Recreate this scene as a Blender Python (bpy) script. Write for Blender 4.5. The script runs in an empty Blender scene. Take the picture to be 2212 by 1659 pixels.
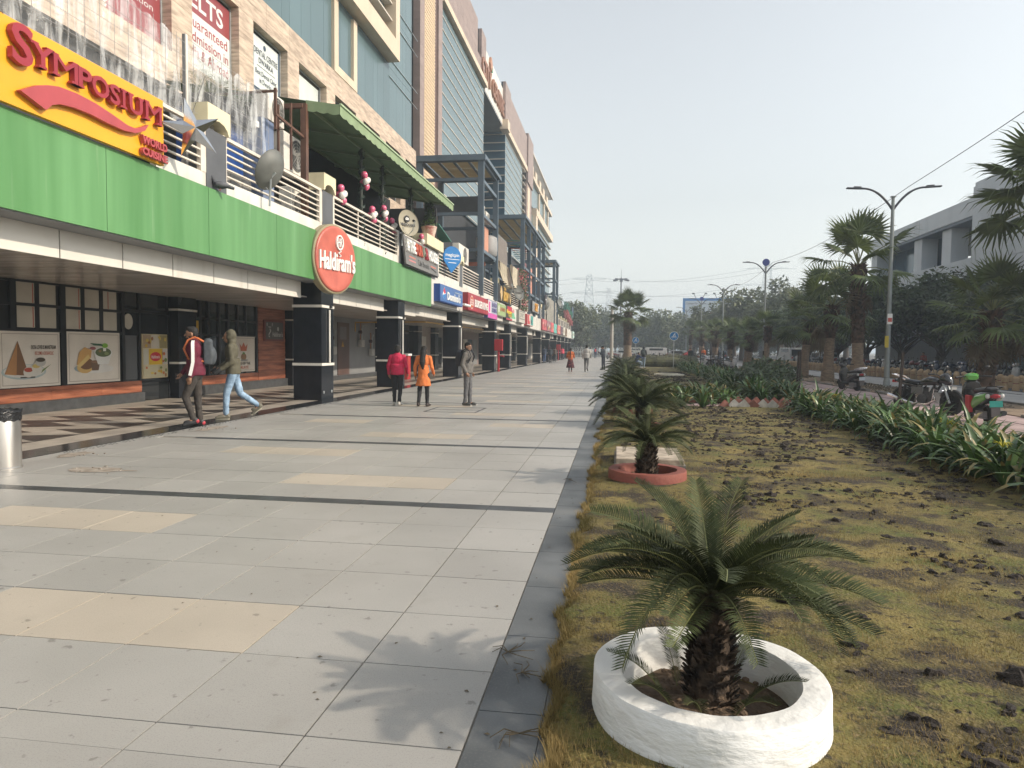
import bpy, bmesh, math, random
from math import sin, cos, pi, radians as RAD
from mathutils import Vector, Matrix, Euler, noise as mnoise
random.seed(7)
scene = bpy.context.scene
col = scene.collection

# ------------------------------------------------------------------ camera
EYE = 1.55
cam_d = bpy.data.cameras.new('camera'); cam = bpy.data.objects.new('camera', cam_d); col.objects.link(cam)
cam_d.sensor_fit = 'HORIZONTAL'; cam_d.sensor_width = 36.0; cam_d.lens = 36.0*1530/2212
cam_d.clip_start = 0.05; cam_d.clip_end = 6000
cam.matrix_world = Matrix.Translation((0, 0, EYE)) @ Matrix.Rotation(RAD(8.33), 4, 'Z') @ Matrix.Rotation(RAD(90-2.87), 4, 'X') @ Matrix.Rotation(0.01, 4, 'Z')
scene.camera = cam

# ------------------------------------------------------------------ sky, sun, exposure
SUN_EL, SUN_AZ = RAD(31), RAD(96)          # azimuth clockwise from +Y
world = bpy.data.worlds.new('World'); scene.world = world; world.use_nodes = True
wn = world.node_tree; wn.nodes.clear()
sky = wn.nodes.new('ShaderNodeTexSky'); sky.sky_type = 'NISHITA'; sky.sun_disc = False
sky.sun_elevation = SUN_EL; sky.sun_rotation = SUN_AZ
sky.air_density = 1.7; sky.dust_density = 1.8; sky.ozone_density = 1.0; sky.altitude = 200
bg = wn.nodes.new('ShaderNodeBackground'); bg.inputs['Strength'].default_value = 0.15
wo = wn.nodes.new('ShaderNodeOutputWorld')
hsv = wn.nodes.new('ShaderNodeHueSaturation'); hsv.inputs['Saturation'].default_value = 0.26     # winter haze: pale, little colour
wn.links.new(sky.outputs['Color'], hsv.inputs['Color']); wn.links.new(hsv.outputs[0], bg.inputs['Color']); wn.links.new(bg.outputs[0], wo.inputs['Surface'])
sl = bpy.data.lights.new('sun', 'SUN'); sl.energy = 3.0; sl.angle = RAD(0.9); sl.color = (1.0, 0.87, 0.70)
sun = bpy.data.objects.new('sun', sl); col.objects.link(sun)
sd = Vector((cos(SUN_EL)*sin(SUN_AZ), cos(SUN_EL)*cos(SUN_AZ), sin(SUN_EL)))
sun.rotation_euler = sd.to_track_quat('Z', 'Y').to_euler(); sun.location = sd*60
vs = scene.view_settings; vs.view_transform = 'Standard'; vs.look = 'None'; vs.gamma = 1.0; vs.exposure = 0.5
vs.use_curve_mapping = False
scene.render.engine = 'CYCLES'
scene.cycles.use_denoising = True
scene.cycles.max_bounces = 6; scene.cycles.diffuse_bounces = 3; scene.cycles.glossy_bounces = 3
scene.cycles.transparent_max_bounces = 8; scene.cycles.volume_bounces = 1
scene.cycles.volume_step_rate = 10; scene.cycles.volume_max_steps = 32
scene.cycles.caustics_reflective = False; scene.cycles.caustics_refractive = False

# ------------------------------------------------------------------ helpers
def tag(o, label=None, cat=None, group=None, kind=None):
    if label: o['label'] = label
    if cat: o['category'] = cat
    if group: o['group'] = group
    if kind: o['kind'] = kind
    return o
def thing(name, label, cat, loc=(0, 0, 0), rz=0.0, group=None):
    o = bpy.data.objects.new(name, None); col.objects.link(o); o.empty_display_size = 0.2
    o.location = loc; o.rotation_euler = (0, 0, rz)
    return tag(o, label, cat, group)
def link(name, me, parent=None, loc=None, rot=None, scl=None):
    o = bpy.data.objects.new(name, me); col.objects.link(o)
    if parent is not None: o.parent = parent
    if loc is not None: o.location = loc
    if rot is not None: o.rotation_euler = rot
    if scl is not None: o.scale = scl if hasattr(scl, '__len__') else (scl,)*3
    return o
def copy_tree(o, parent=None):
    c = o.copy(); col.objects.link(c); c.parent = parent
    for ch in list(o.children): copy_tree(ch, c)
    return c
class MB:
    def __init__(s): s.v = []; s.f = []; s.m = []; s.M = None
    def add(s, vs, fs, mi=0):
        n = len(s.v)
        s.v.extend([tuple(s.M @ Vector(v)) for v in vs] if s.M is not None else [tuple(v) for v in vs])
        s.f.extend([tuple(i+n for i in f) for f in fs]); s.m.extend([mi]*len(fs)); return s
    def box(s, x0, x1, y0, y1, z0, z1, mi=0):
        return s.add([(x0,y0,z0),(x1,y0,z0),(x1,y1,z0),(x0,y1,z0),(x0,y0,z1),(x1,y0,z1),(x1,y1,z1),(x0,y1,z1)],
                     [(0,3,2,1),(4,5,6,7),(0,1,5,4),(1,2,6,5),(2,3,7,6),(3,0,4,7)], mi)
    def cbox(s, c, d, mi=0):
        return s.box(c[0]-d[0]/2, c[0]+d[0]/2, c[1]-d[1]/2, c[1]+d[1]/2, c[2]-d[2]/2, c[2]+d[2]/2, mi)
    def beam(s, a, b, w, h, mi=0, up=(0, 0, 1)):
        a, b = Vector(a), Vector(b); d = (b-a).normalized(); u = Vector(up)
        if abs(d.dot(u)) > 0.99: u = Vector((0, 1, 0))
        r = d.cross(u).normalized(); u = r.cross(d)
        vs = [p+r*sx*w/2+u*sy*h/2 for p in (a, b) for sx, sy in ((-1,-1),(1,-1),(1,1),(-1,1))]
        return s.add(vs, [(3,2,1,0),(4,5,6,7),(0,1,5,4),(1,2,6,5),(2,3,7,6),(3,0,4,7)], mi)
    def tube(s, pts, r, n=8, mi=0, cap=True):
        pts = [Vector(p) for p in pts]; k = len(pts)
        rs = r if hasattr(r, '__len__') else [r]*k
        vs = []; prev = None
        for i, p in enumerate(pts):
            d = (pts[min(i+1, k-1)]-pts[max(i-1, 0)])
            if d.length < 1e-9: d = Vector((0, 0, 1))
            d.normalize()
            if prev is None: a = d.orthogonal().normalized()
            else:
                a = prev-d*prev.dot(d)
                a = a.normalized() if a.length > 1e-6 else d.orthogonal().normalized()
            prev = a; b = d.cross(a)
            for j in range(n):
                t = 2*pi*j/n; vs.append(p+(a*cos(t)+b*sin(t))*rs[i])
        fs = [(i*n+j, i*n+(j+1) % n, (i+1)*n+(j+1) % n, (i+1)*n+j) for i in range(k-1) for j in range(n)]
        if cap: fs += [tuple(range(n-1, -1, -1)), tuple((k-1)*n+j for j in range(n))]
        return s.add(vs, fs, mi)
    def lathe(s, prof, c=(0, 0, 0), n=24, mi=0, axis='Z', sy=1.0):
        vs = []
        for (r, z) in prof:
            for j in range(n):
                t = 2*pi*j/n
                p = (r*cos(t), r*sin(t)*sy, z)
                if axis == 'X': p = (z, r*cos(t), r*sin(t)*sy)
                if axis == 'Y': p = (r*cos(t), -z, r*sin(t)*sy)
                vs.append((c[0]+p[0], c[1]+p[1], c[2]+p[2]))
        k = len(prof)
        fs = [(i*n+j, i*n+(j+1) % n, (i+1)*n+(j+1) % n, (i+1)*n+j) for i in range(k-1) for j in range(n)]
        if prof[0][0] > 1e-6: fs.append(tuple(range(n-1, -1, -1)))
        if prof[-1][0] > 1e-6: fs.append(tuple((k-1)*n+j for j in range(n)))
        return s.add(vs, fs, mi)
    def prism(s, pts, d0, d1, mi=0):            # polygon (u,v) in local x,y extruded along local z
        n = len(pts)
        return s.add([(u, v, d0) for u, v in pts]+[(u, v, d1) for u, v in pts],
                     [tuple(range(n-1, -1, -1)), tuple(range(n, 2*n))]+[(i, (i+1) % n, n+(i+1) % n, n+i) for i in range(n)], mi)
    def ball(s, c, r, mi=0, n=10, m=7):
        rr = r if hasattr(r, '__len__') else (r, r, r)
        vs = [(c[0], c[1], c[2]-rr[2])]
        for i in range(1, m):
            a = -pi/2+pi*i/m
            for j in range(n):
                t = 2*pi*j/n; vs.append((c[0]+rr[0]*cos(a)*cos(t), c[1]+rr[1]*cos(a)*sin(t), c[2]+rr[2]*sin(a)))
        vs.append((c[0], c[1], c[2]+rr[2])); L = len(vs)-1
        fs = [(0, 1+(j+1) % n, 1+j) for j in range(n)]
        for i in range(m-2):
            for j in range(n): fs.append((1+i*n+j, 1+i*n+(j+1) % n, 1+(i+1)*n+(j+1) % n, 1+(i+1)*n+j))
        fs += [(1+(m-2)*n+j, 1+(m-2)*n+(j+1) % n, L) for j in range(n)]
        return s.add(vs, fs, mi)
    def mesh(s, name, mats, smooth=None):
        me = bpy.data.meshes.new(name); me.from_pydata(s.v, [], s.f)
        for m in (mats if isinstance(mats, (list, tuple)) else [mats]): me.materials.append(m)
        if len(me.materials) > 1: me.polygons.foreach_set('material_index', s.m)
        if smooth is not None:
            me.shade_smooth()
            if smooth < 179: me.set_sharp_from_angle(angle=RAD(smooth))
        me.update(); return me
    def build(s, name, mats, parent=None, smooth=None, bev=0, **kw):
        o = link(name, s.mesh(name, mats, smooth), parent, **kw)
        if bev:
            b = o.modifiers.new('bevel', 'BEVEL'); b.width = bev; b.segments = 2; b.limit_method = 'ANGLE'; b.angle_limit = RAD(40)
        return o
# facing frames: local x = reading direction, y = up, z = out of the face
def FX(X, Y, Z): return Matrix(((0, 0, 1, X), (1, 0, 0, Y), (0, 1, 0, Z), (0, 0, 0, 1)))      # faces +X
def FY(X, Y, Z): return Matrix(((1, 0, 0, X), (0, 0, -1, Y), (0, 1, 0, Z), (0, 0, 0, 1)))     # faces -Y
_tc = {}
_tmp = bpy.data.scenes.new('workbench_scene')
def bake(ob):                                # evaluate an object alone, away from the big scene
    _tmp.collection.objects.link(ob); vl = _tmp.view_layers[0]; vl.update(); dg = vl.depsgraph
    me = bpy.data.meshes.new_from_object(ob.evaluated_get(dg)); bpy.data.objects.remove(ob); return me
def text_mesh(s, bold=0.0, depth=0.02):
    key = (s, bold, depth)
    if key in _tc: return _tc[key]
    cu = bpy.data.curves.new('txt', 'FONT'); cu.body = s; cu.size = 1; cu.resolution_u = 3
    cu.offset = bold; cu.extrude = 0.5; cu.align_x = 'LEFT'
    me = bake(bpy.data.objects.new('txt', cu))
    xs = [v.co.x for v in me.vertices]; ys = [v.co.y for v in me.vertices]
    r = ([tuple(v.co) for v in me.vertices], [tuple(p.vertices) for p in me.polygons], (min(xs), max(xs), min(ys), max(ys)))
    bpy.data.meshes.remove(me); _tc[key] = r; return r
def put_text(mb, s, box, d0, d1, mi=0, bold=0.0, shear=0.0):
    vs, fs, (x0, x1, y0, y1) = text_mesh(s, bold)
    u0, v0, u1, v1 = box; sx = (u1-u0)/(x1-x0); sy = (v1-v0)/(y1-y0)
    mb.add([(u0+(x-x0)*sx+shear*(y-y0)*sy, v0+(y-y0)*sy, d0+(z+0.5)*(d1-d0)) for x, y, z in vs], fs, mi)
def letters(s, box, d0, d1, frame, mat, parent, name='letter', bold=0.0):
    o = MB(); o.M = frame; put_text(o, s, box, d0, d1, 0, bold)
    return o.build(name, mat, parent)

# ------------------------------------------------------------------ materials
def M(name, c, rough=0.6, var=0.12, scale=2.0, bump=0.0, bscale=40.0, metal=0.0, spec=0.5, rand=0.0, c2=None, zs=1.0, fleck=0.0, fscale=140.0, fcol=(0.05,0.05,0.05), alpha=1.0, trans=0.0, emis=0.0, sss=0.0, detail=6.0, coat=0.0, lo=0.35, hi=0.65):
    m = bpy.data.materials.new(name); m.use_nodes = True
    nt = m.node_tree; N = nt.nodes; L = nt.links; b = N['Principled BSDF']
    geo = N.new('ShaderNodeNewGeometry'); mp = N.new('ShaderNodeMapping'); mp.inputs['Scale'].default_value = (1, 1, zs)
    L.new(geo.outputs['Position'], mp.inputs['Vector'])
    nz = N.new('ShaderNodeTexNoise'); nz.inputs['Scale'].default_value = scale; nz.inputs['Detail'].default_value = detail
    L.new(mp.outputs[0], nz.inputs['Vector'])
    rp = N.new('ShaderNodeValToRGB'); rp.color_ramp.elements[0].position = lo; rp.color_ramp.elements[1].position = hi
    ca = tuple(x*(1-var) for x in c); cb = tuple(min(1, x*(1+var)) for x in (c2 or c))
    rp.color_ramp.elements[0].color = (*ca, 1); rp.color_ramp.elements[1].color = (*cb, 1)
    L.new(nz.outputs['Fac'], rp.inputs['Fac']); out = rp.outputs['Color']
    if fleck:
        n2 = N.new('ShaderNodeTexNoise'); n2.inputs['Scale'].default_value = fscale; n2.inputs['Detail'].default_value = 2
        L.new(geo.outputs['Position'], n2.inputs['Vector'])
        r2 = N.new('ShaderNodeValToRGB'); r2.color_ramp.elements[0].position = 0.52; r2.color_ramp.elements[1].position = 0.68
        L.new(n2.outputs['Fac'], r2.inputs['Fac'])
        mu = N.new('ShaderNodeMath'); mu.operation = 'MULTIPLY'; mu.inputs[1].default_value = fleck; L.new(r2.outputs['Color'], mu.inputs[0])
        mx = N.new('ShaderNodeMix'); mx.data_type = 'RGBA'; L.new(mu.outputs[0], mx.inputs['Factor'])
        L.new(out, mx.inputs[6]); mx.inputs[7].default_value = (*fcol, 1); out = mx.outputs[2]
    if rand:
        oi = N.new('ShaderNodeObjectInfo'); mr = N.new('ShaderNodeMapRange'); mr.inputs[3].default_value = 1-rand; mr.inputs[4].default_value = 1+rand
        L.new(oi.outputs['Random'], mr.inputs[0]); hs = N.new('ShaderNodeHueSaturation'); L.new(mr.outputs[0], hs.inputs['Value'])
        L.new(out, hs.inputs['Color']); out = hs.outputs[0]
    L.new(out, b.inputs['Base Color'])
    b.inputs['Roughness'].default_value = rough; b.inputs['Metallic'].default_value = metal; b.inputs['Specular IOR Level'].default_value = spec
    if alpha < 1: b.inputs['Alpha'].default_value = alpha
    if coat: b.inputs['Coat Weight'].default_value = coat; b.inputs['Coat Roughness'].default_value = 0.08
    if emis: b.inputs['Emission Color'].default_value = (*c, 1); b.inputs['Emission Strength'].default_value = emis
    if bump:
        n3 = N.new('ShaderNodeTexNoise'); n3.inputs['Scale'].default_value = bscale; n3.inputs['Detail'].default_value = 4
        L.new(mp.outputs[0], n3.inputs['Vector']); bp = N.new('ShaderNodeBump'); bp.inputs['Strength'].default_value = bump; bp.inputs['Distance'].default_value = 0.02
        L.new(n3.outputs['Fac'], bp.inputs['Height']); L.new(bp.outputs[0], b.inputs['Normal'])
    if trans:
        tr = N.new('ShaderNodeBsdfTranslucent'); L.new(out, tr.inputs['Color'])
        ms = N.new('ShaderNodeMixShader'); ms.inputs[0].default_value = trans
        L.new(b.outputs[0], ms.inputs[1]); L.new(tr.outputs[0], ms.inputs[2]); L.new(ms.outputs[0], N['Material Output'].inputs['Surface'])
    return m
_pm = {}
def paint(c, rough=0.5, var=0.06, **k):
    key = (tuple(round(x, 3) for x in c), rough, var, tuple(sorted(k.items())))
    if key not in _pm: _pm[key] = M('paint', c, rough, var, **k)
    return _pm[key]
mt = dict(
 tile=M('plaza_tile', (.345,.335,.315), .46, .06, .7, fleck=.35, fscale=150, fcol=(.17,.17,.17), rand=.05, spec=.35, bump=.02, bscale=120, c2=(.365,.353,.332)),
 tile_b=M('plaza_tile_beige', (.45,.40,.335), .48, .08, .8, fleck=.28, fscale=150, fcol=(.25,.19,.14), rand=.05, spec=.35),
 strip=M('strip_granite', (.05,.055,.06), .45, .3, 2.5, fleck=.3, fscale=60, fcol=(.12,.12,.12)),
 border=M('border_granite', (.07,.08,.088), .5, .3, 1.4, c2=(.105,.112,.116), rand=.07, fleck=.2, fscale=90, fcol=(.2,.2,.2)),
 joint=M('joint_mortar', (.25,.23,.20), .9, .2, 6),
 arc_b=M('arcade_tile_black', (.036,.033,.032), .3, .25, 2, rand=.15),
 arc_w=M('arcade_tile_pale', (.42,.375,.32), .36, .2, 2, rand=.08, fleck=.4, fscale=110, fcol=(.1,.08,.07)),
 arc_k=M('arcade_border_black', (.03,.031,.033), .14, .3, 1.5, fleck=.2, fscale=70, fcol=(.09,.09,.09)),
 granite=M('pillar_granite', (.010,.012,.017), .2, .25, 3, spec=.3),
 grey_gr=M('plinth_granite', (.055,.058,.062), .3, .25, 6, fleck=.4, fscale=90, fcol=(.12,.12,.12)),
 white=M('white_paint', (.66,.63,.575), .5, .07, 1.3, c2=(.7,.68,.62)),
 wfas=M('white_panel', (.66,.635,.58), .42, .06, .8, zs=.25, rand=.03),
 cream=M('cream_paint', (.72,.65,.44), .55, .06, 2),
 green=M('green_panel', (.085,.24,.078), .45, .10, 2.6, zs=.06, c2=(.125,.29,.118), lo=.3, hi=.75),
 yellow=M('yellow_panel', (.80,.37,.02), .38, .06, .8),
 maroon=M('maroon_letter', (.30,.025,.04), .45, .08, 2),
 pinkred=M('faded_red', (.40,.065,.075), .4, .08, 2),
 salmon=M('sign_red', (.47,.115,.085), .38, .14, 1.6, c2=(.50,.135,.10)),
 wlet=M('white_letter', (.8,.8,.77), .4, .04, 2),
 dgrey=M('dark_grey_paint', (.095,.10,.11), .5, .12, 2),
 steel=M('slate_steel', (.085,.12,.155), .45, .12, 1.2),
 rail=M('rail_white', (.68,.62,.54), .45, .08, 3),
 stone=M('beige_stone', (.42,.325,.25), .6, .16, 1.6, zs=6, rand=.06, c2=(.53,.42,.325), detail=8),
 stone_l=M('beige_panel', (.62,.50,.375), .5, .05, .7, rand=.03),
 brown=M('brown_tile', (.27,.205,.185), .55, .1, .7, zs=3, rand=.05),
 dbrown=M('dark_brown', (.11,.065,.055), .5, .15, 1),
 lattice=M('cream_lattice', (.66,.52,.36), .6, .06, 2),
 gap=M('dark_gap', (.03,.032,.036), .7, .2, 2),
 glass=M('teal_glass', (.105,.165,.18), .2, .07, .15, rand=.06, spec=.6, metal=.12),
 glass_b=M('blue_glass', (.035,.085,.125), .12, .15, .2, spec=.6, metal=.15),
 glass_d=M('dark_glass', (.018,.02,.022), .06, .2, .5, spec=.6),
 fin=M('pale_fin', (.55,.50,.43), .4, .06, 1),
 blackf=M('black_frame', (.014,.015,.018), .35, .2, 2),
 wood=M('red_wood', (.27,.085,.045), .45, .3, 1.3, zs=9, c2=(.30,.11,.06), rand=.12, detail=9),
 soff=M('soffit_slat', (.66,.61,.56), .22, .1, 1, metal=.3, rand=.1),
 pane_w=M('frosted_pane', (.52,.48,.40), .25, .08, 1.5, rand=.04),
 poster=M('poster_paper', (.62,.57,.50), .5, .05, 2),
 dark=M('dark_interior', (.03,.03,.032), .7, .3, 1.5),
 gwall=M('grey_wall', (.24,.245,.25), .7, .1, .8),
 awn=M('green_awning', (.10,.155,.085), .75, .15, 1.6, trans=.06),
 awn_t=M('green_awning_trim', (.26,.35,.20), .75, .12, 2, trans=.1),
 rust=M('rusty_iron', (.030,.020,.017), .8, .3, 8),
 brownp=M('brown_paint', (.12,.06,.04), .5, .2, 3),
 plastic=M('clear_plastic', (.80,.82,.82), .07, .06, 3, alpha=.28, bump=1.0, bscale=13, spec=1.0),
 silver=M('silver_foil', (.75,.76,.78), .16, .06, 4, metal=1.0),
 chrome=M('chrome', (.72,.72,.74), .15, .05, 4, metal=1.0),
 metal=M('galv_metal', (.38,.41,.42), .45, .12, 3, metal=.5),
 bsteel=M('brushed_steel', (.60,.57,.53), .28, .08, 2, zs=.1, metal=.9),
 rubber=M('rubber', (.02,.02,.021), .7, .2, 10),
 black=M('black_plastic', (.016,.017,.019), .3, .2, 4),
 blackm=M('matt_black', (.02,.021,.023), .75, .2, 6),
 bag=M('bin_liner', (.012,.012,.013), .22, .2, 8, bump=.8, bscale=25),
 wash=M('whitewash', (.80,.80,.78), .75, .05, 3, bump=.55, bscale=14, zs=2.5),
 redpot=M('red_pot', (.25,.075,.055), .75, .14, 3, bump=.4, bscale=20),
 soil=M('soil', (.12,.08,.05), .95, .4, 9, bump=1.0, bscale=45, c2=(.13,.09,.06)),
 clod=M('soil_clod', (.030,.023,.019), .95, .35, 14, bump=.8, bscale=60),
 cyc=M('cycad_leaf', (.030,.040,.014), .6, .35, 3.5, c2=(.058,.072,.030), rand=.25, trans=.1, spec=.2),
 cyc_r=M('cycad_rachis', (.13,.14,.045), .5, .2, 5),
 cyc_t=M('cycad_trunk', (.035,.024,.017), .95, .5, 18, bump=1, bscale=40, c2=(.075,.052,.035)),
 palm=M('palm_leaf', (.055,.085,.026), .5, .3, 1.6, c2=(.10,.135,.04), rand=.28, trans=.25),
 palm_d=M('palm_leaf_dead', (.12,.095,.06), .8, .3, 2, rand=.2, trans=.15),
 palm_t=M('palm_trunk', (.21,.155,.11), .9, .25, 5, zs=3, bump=.6, bscale=16),
 palm_b=M('palm_boot', (.040,.026,.020), .9, .5, 5, c2=(.075,.045,.03), bump=.6, bscale=20),
 lily=M('lily_leaf', (.036,.084,.020), .38, .35, 3.0, c2=(.075,.135,.036), rand=.25, trans=.12, spec=.55),
 lily_y=M('lily_leaf_yellow', (.17,.17,.05), .5, .3, 4, c2=(.25,.19,.07), trans=.2),
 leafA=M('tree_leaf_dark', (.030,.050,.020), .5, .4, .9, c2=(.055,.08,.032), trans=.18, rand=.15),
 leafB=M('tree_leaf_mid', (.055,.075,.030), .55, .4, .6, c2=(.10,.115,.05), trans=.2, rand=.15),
 bark=M('bark', (.075,.06,.05), .95, .3, 6, bump=.8, bscale=18),
 sand=M('sandstone', (.36,.25,.145), .8, .15, 4, rand=.08, bump=.25, bscale=40),
 sand_r=M('red_sandstone', (.22,.075,.05), .8, .15, 4),
 road=M('road_concrete', (.33,.325,.32), .85, .14, .5, c2=(.37,.36,.35), bump=.15, bscale=30),
 path=M('pink_path', (.36,.255,.25), .85, .14, .6, c2=(.40,.30,.29), bump=.15, bscale=25),
 dirt=M('dirt', (.21,.155,.11), .95, .3, 1.5, c2=(.27,.20,.14), bump=.5, bscale=12),
 ground=M('dusty_ground', (.16,.145,.125), .95, .25, .2),
 asph=M('asphalt', (.055,.056,.06), .9, .25, .8),
 kerb=M('kerb', (.20,.19,.175), .9, .2, 2),
 brick=M('red_brick', (.25,.10,.075), .85, .2, 5, rand=.15), brick_w=M('whitewashed_brick', (.42,.40,.37), .85, .25, 5, rand=.1),
 lamp=M('lamp_pole', (.25,.275,.275), .4, .1, 1.5, metal=.3),
 lamp_d=M('lamp_arm', (.06,.06,.075), .45, .15, 2),
 station=M('station_panel', (.54,.58,.62), .45, .05, .5, rand=.03),
 skin=M('skin', (.29,.155,.095), .5, .08, 9), skin2=M('skin_dark', (.20,.105,.066), .5, .08, 9),
 hair=M('hair', (.007,.006,.006), .7, .3, 30, bump=.5, bscale=80), balloon_p=M('balloon_pink', (.70,.14,.25), .2, .05, 3, coat=.4), balloon_w=M('balloon_white', (.75,.72,.68), .2, .04, 3, coat=.4),
 dish=M('dish_grey', (.13,.135,.125), .55, .15, 3), dish_c=M('dish_cream', (.36,.33,.25), .55, .1, 3),
)

# plastic film: opacity streaks painted in for white glints on its folds
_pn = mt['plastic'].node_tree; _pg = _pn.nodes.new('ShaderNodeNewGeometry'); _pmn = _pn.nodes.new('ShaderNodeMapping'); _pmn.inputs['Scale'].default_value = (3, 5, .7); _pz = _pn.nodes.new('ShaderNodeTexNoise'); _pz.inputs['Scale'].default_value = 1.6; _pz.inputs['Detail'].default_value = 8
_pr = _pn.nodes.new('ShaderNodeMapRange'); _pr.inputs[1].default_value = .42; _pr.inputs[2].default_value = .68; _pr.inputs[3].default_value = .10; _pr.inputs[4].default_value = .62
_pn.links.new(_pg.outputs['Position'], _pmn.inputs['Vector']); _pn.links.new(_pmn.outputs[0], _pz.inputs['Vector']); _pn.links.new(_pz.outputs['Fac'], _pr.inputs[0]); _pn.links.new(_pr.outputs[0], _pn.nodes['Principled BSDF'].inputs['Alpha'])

def stain(m, scale, lo, hi, c, amt, zs=1.0, xy=(1, 1), detail=8):
    nt = m.node_tree; N = nt.nodes; L = nt.links; b = N['Principled BSDF']; src = b.inputs['Base Color'].links[0].from_socket
    g = N.new('ShaderNodeNewGeometry'); mp = N.new('ShaderNodeMapping'); mp.inputs['Scale'].default_value = (xy[0], xy[1], zs); L.new(g.outputs['Position'], mp.inputs['Vector'])
    n = N.new('ShaderNodeTexNoise'); n.inputs['Scale'].default_value = scale; n.inputs['Detail'].default_value = detail; L.new(mp.outputs[0], n.inputs['Vector'])
    r = N.new('ShaderNodeMapRange'); r.inputs[1].default_value = lo; r.inputs[2].default_value = hi; r.inputs[3].default_value = 0; r.inputs[4].default_value = amt; L.new(n.outputs['Fac'], r.inputs[0])
    x = N.new('ShaderNodeMix'); x.data_type = 'RGBA'; L.new(r.outputs[0], x.inputs['Factor']); L.new(src, x.inputs[6]); x.inputs[7].default_value = (*c, 1); L.new(x.outputs[2], b.inputs['Base Color'])
for k_ in ('tile', 'tile_b'):
    stain(mt[k_], .55, .50, .75, (.24,.225,.20), .30); stain(mt[k_], 3.2, .62, .76, (.22,.20,.17), .22); stain(mt[k_], 14, .66, .72, (.10,.09,.08), .5, detail=3)
stain(mt['green'], 2.2, .52, .72, (.09,.22,.075), .55, .10); stain(mt['green'], 5, .62, .75, (.30,.42,.27), .5, .05)
stain(mt['white'], 2.5, .55, .75, (.36,.32,.26), .5, .25); stain(mt['wfas'], 2.0, .58, .78, (.40,.36,.30), .45, .12)
stain(mt['wash'], 2.2, .55, .75, (.55,.53,.48), .5); stain(mt['salmon'], 3, .55, .75, (.36,.08,.06), .5, .3); stain(mt['yellow'], 1.2, .55, .8, (.60,.30,.02), .4, .3)
stain(mt['stone_l'], .8, .55, .75, (.42,.33,.24), .5, .2); stain(mt['cream'], 2, .55, .75, (.5,.43,.28), .5, .3); stain(mt['station'], .5, .5, .75, (.36,.40,.44), .5, .15); stain(mt['border'], 2.0, .55, .75, (.17,.16,.14), .5)
stain(mt['path'], 1.0, .52, .70, (.26,.21,.19), .6); stain(mt['road'], .7, .5, .7, (.25,.24,.225), .6); stain(mt['granite'], 1.5, .55, .75, (.03,.03,.032), .6, .2)
# ================================================================== SETTING: ground, plaza
def struct(name, mb, m, bev=0, **k):
    return tag(mb.build(name, m, None, bev=bev, **k), kind='structure')
struct('ground', MB().box(-700, 900, -60, 2200, -.4, -.06), mt['ground'])
plaza = struct('plaza', MB().box(-8.42, -.02, -6, 139, -.055, -.012), mt['joint'])
TW, TD, X0 = .643, .672, -.56
g_ = .0045
tile_me = MB().box(-TW/2+g_, TW/2-g_, -TD/2+g_, TD/2-g_, -.02, 0).mesh('tile', mt['tile'])
tile_mb = MB().box(-TW/2+g_, TW/2-g_, -TD/2+g_, TD/2-g_, -.02, 0).mesh('tile', mt['tile_b'])
strip_me = MB().box(-TW/2+.002, TW/2-.002, -.097, .097, -.02, -.001).mesh('strip', mt['strip'])
cnt = 0; restA, restB, restS = MB(), MB(), MB()
bay = -1
while True:
    yb = 2.6+4.23*bay
    if yb > 138: break
    for r in range(6):
        for k in range(11):
            x = X0-TW*(k+.5); y = yb+TD*(r+.5)
            bg_ = (r == 1 and k in (2, 3, 4)) or (r == 4 and k in (5, 6, 7))
            if bay % 3 == 2: bg_ = (r == 1 and k in (3, 4, 5)) or (r == 4 and k in (1, 2, 7, 8))
            if cnt < 290 and yb > -1:
                link('tile', tile_mb if bg_ else tile_me, plaza, (x, y, random.uniform(-.0012, .0012))); cnt += 1
            else:
                (restB if bg_ else restA).box(x-TW/2+g_, x+TW/2-g_, y-TD/2+g_, y+TD/2-g_, -.02, random.uniform(-.001, .001))
    if bay < 0: yb = 2.6+4.23*bay+.2*0; [link('tile', tile_me, plaza, (X0-TW*(k+.5), 2.5-.001, 0), scl=(1, .2/TD, 1)) for k in range(11)]
    elif bay < 16:
        for k in range(10): link('strip', strip_me, plaza, (X0-TW*(k+.5), yb+4.13, 0))
    else: restS.box(X0-TW*10, X0, yb+4.035, yb+4.225, -.02, -.001)
    bay += 1
for mb, m, n in ((restA, 'tile', 'tile_field'), (restB, 'tile_b', 'beige_tile_field'), (restS, 'strip', 'strip_field')):
    tag(mb.build(n, mt[m], plaza), kind='stuff')
# edging column, dark border on both sides
for i in range(70):
    y = 1.0+i*2.0
    link('edging_slab', (MB().box(-7.855, X0-TW*11-.002, 0, 1.994, -.02, -.001).mesh('edging_slab', mt['tile']) if i == 0 else bpy.data.meshes['edging_slab']), plaza, (0, y, 0))
bme = MB().box(-.137, .137, -.4, .4, -.02, -.0005).mesh('border_slab', mt['border'])
for i in range(75):
    for j in (0, 1):
        link('border_slab', bme, plaza, (-.418+j*.277, .9+i*.806+j*.25, random.uniform(-.001, .0005)))
tag(MB().box(-.555, -.004, 61, 139, -.02, -.002).build('border_field', mt['border'], plaza), kind='stuff')
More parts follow.
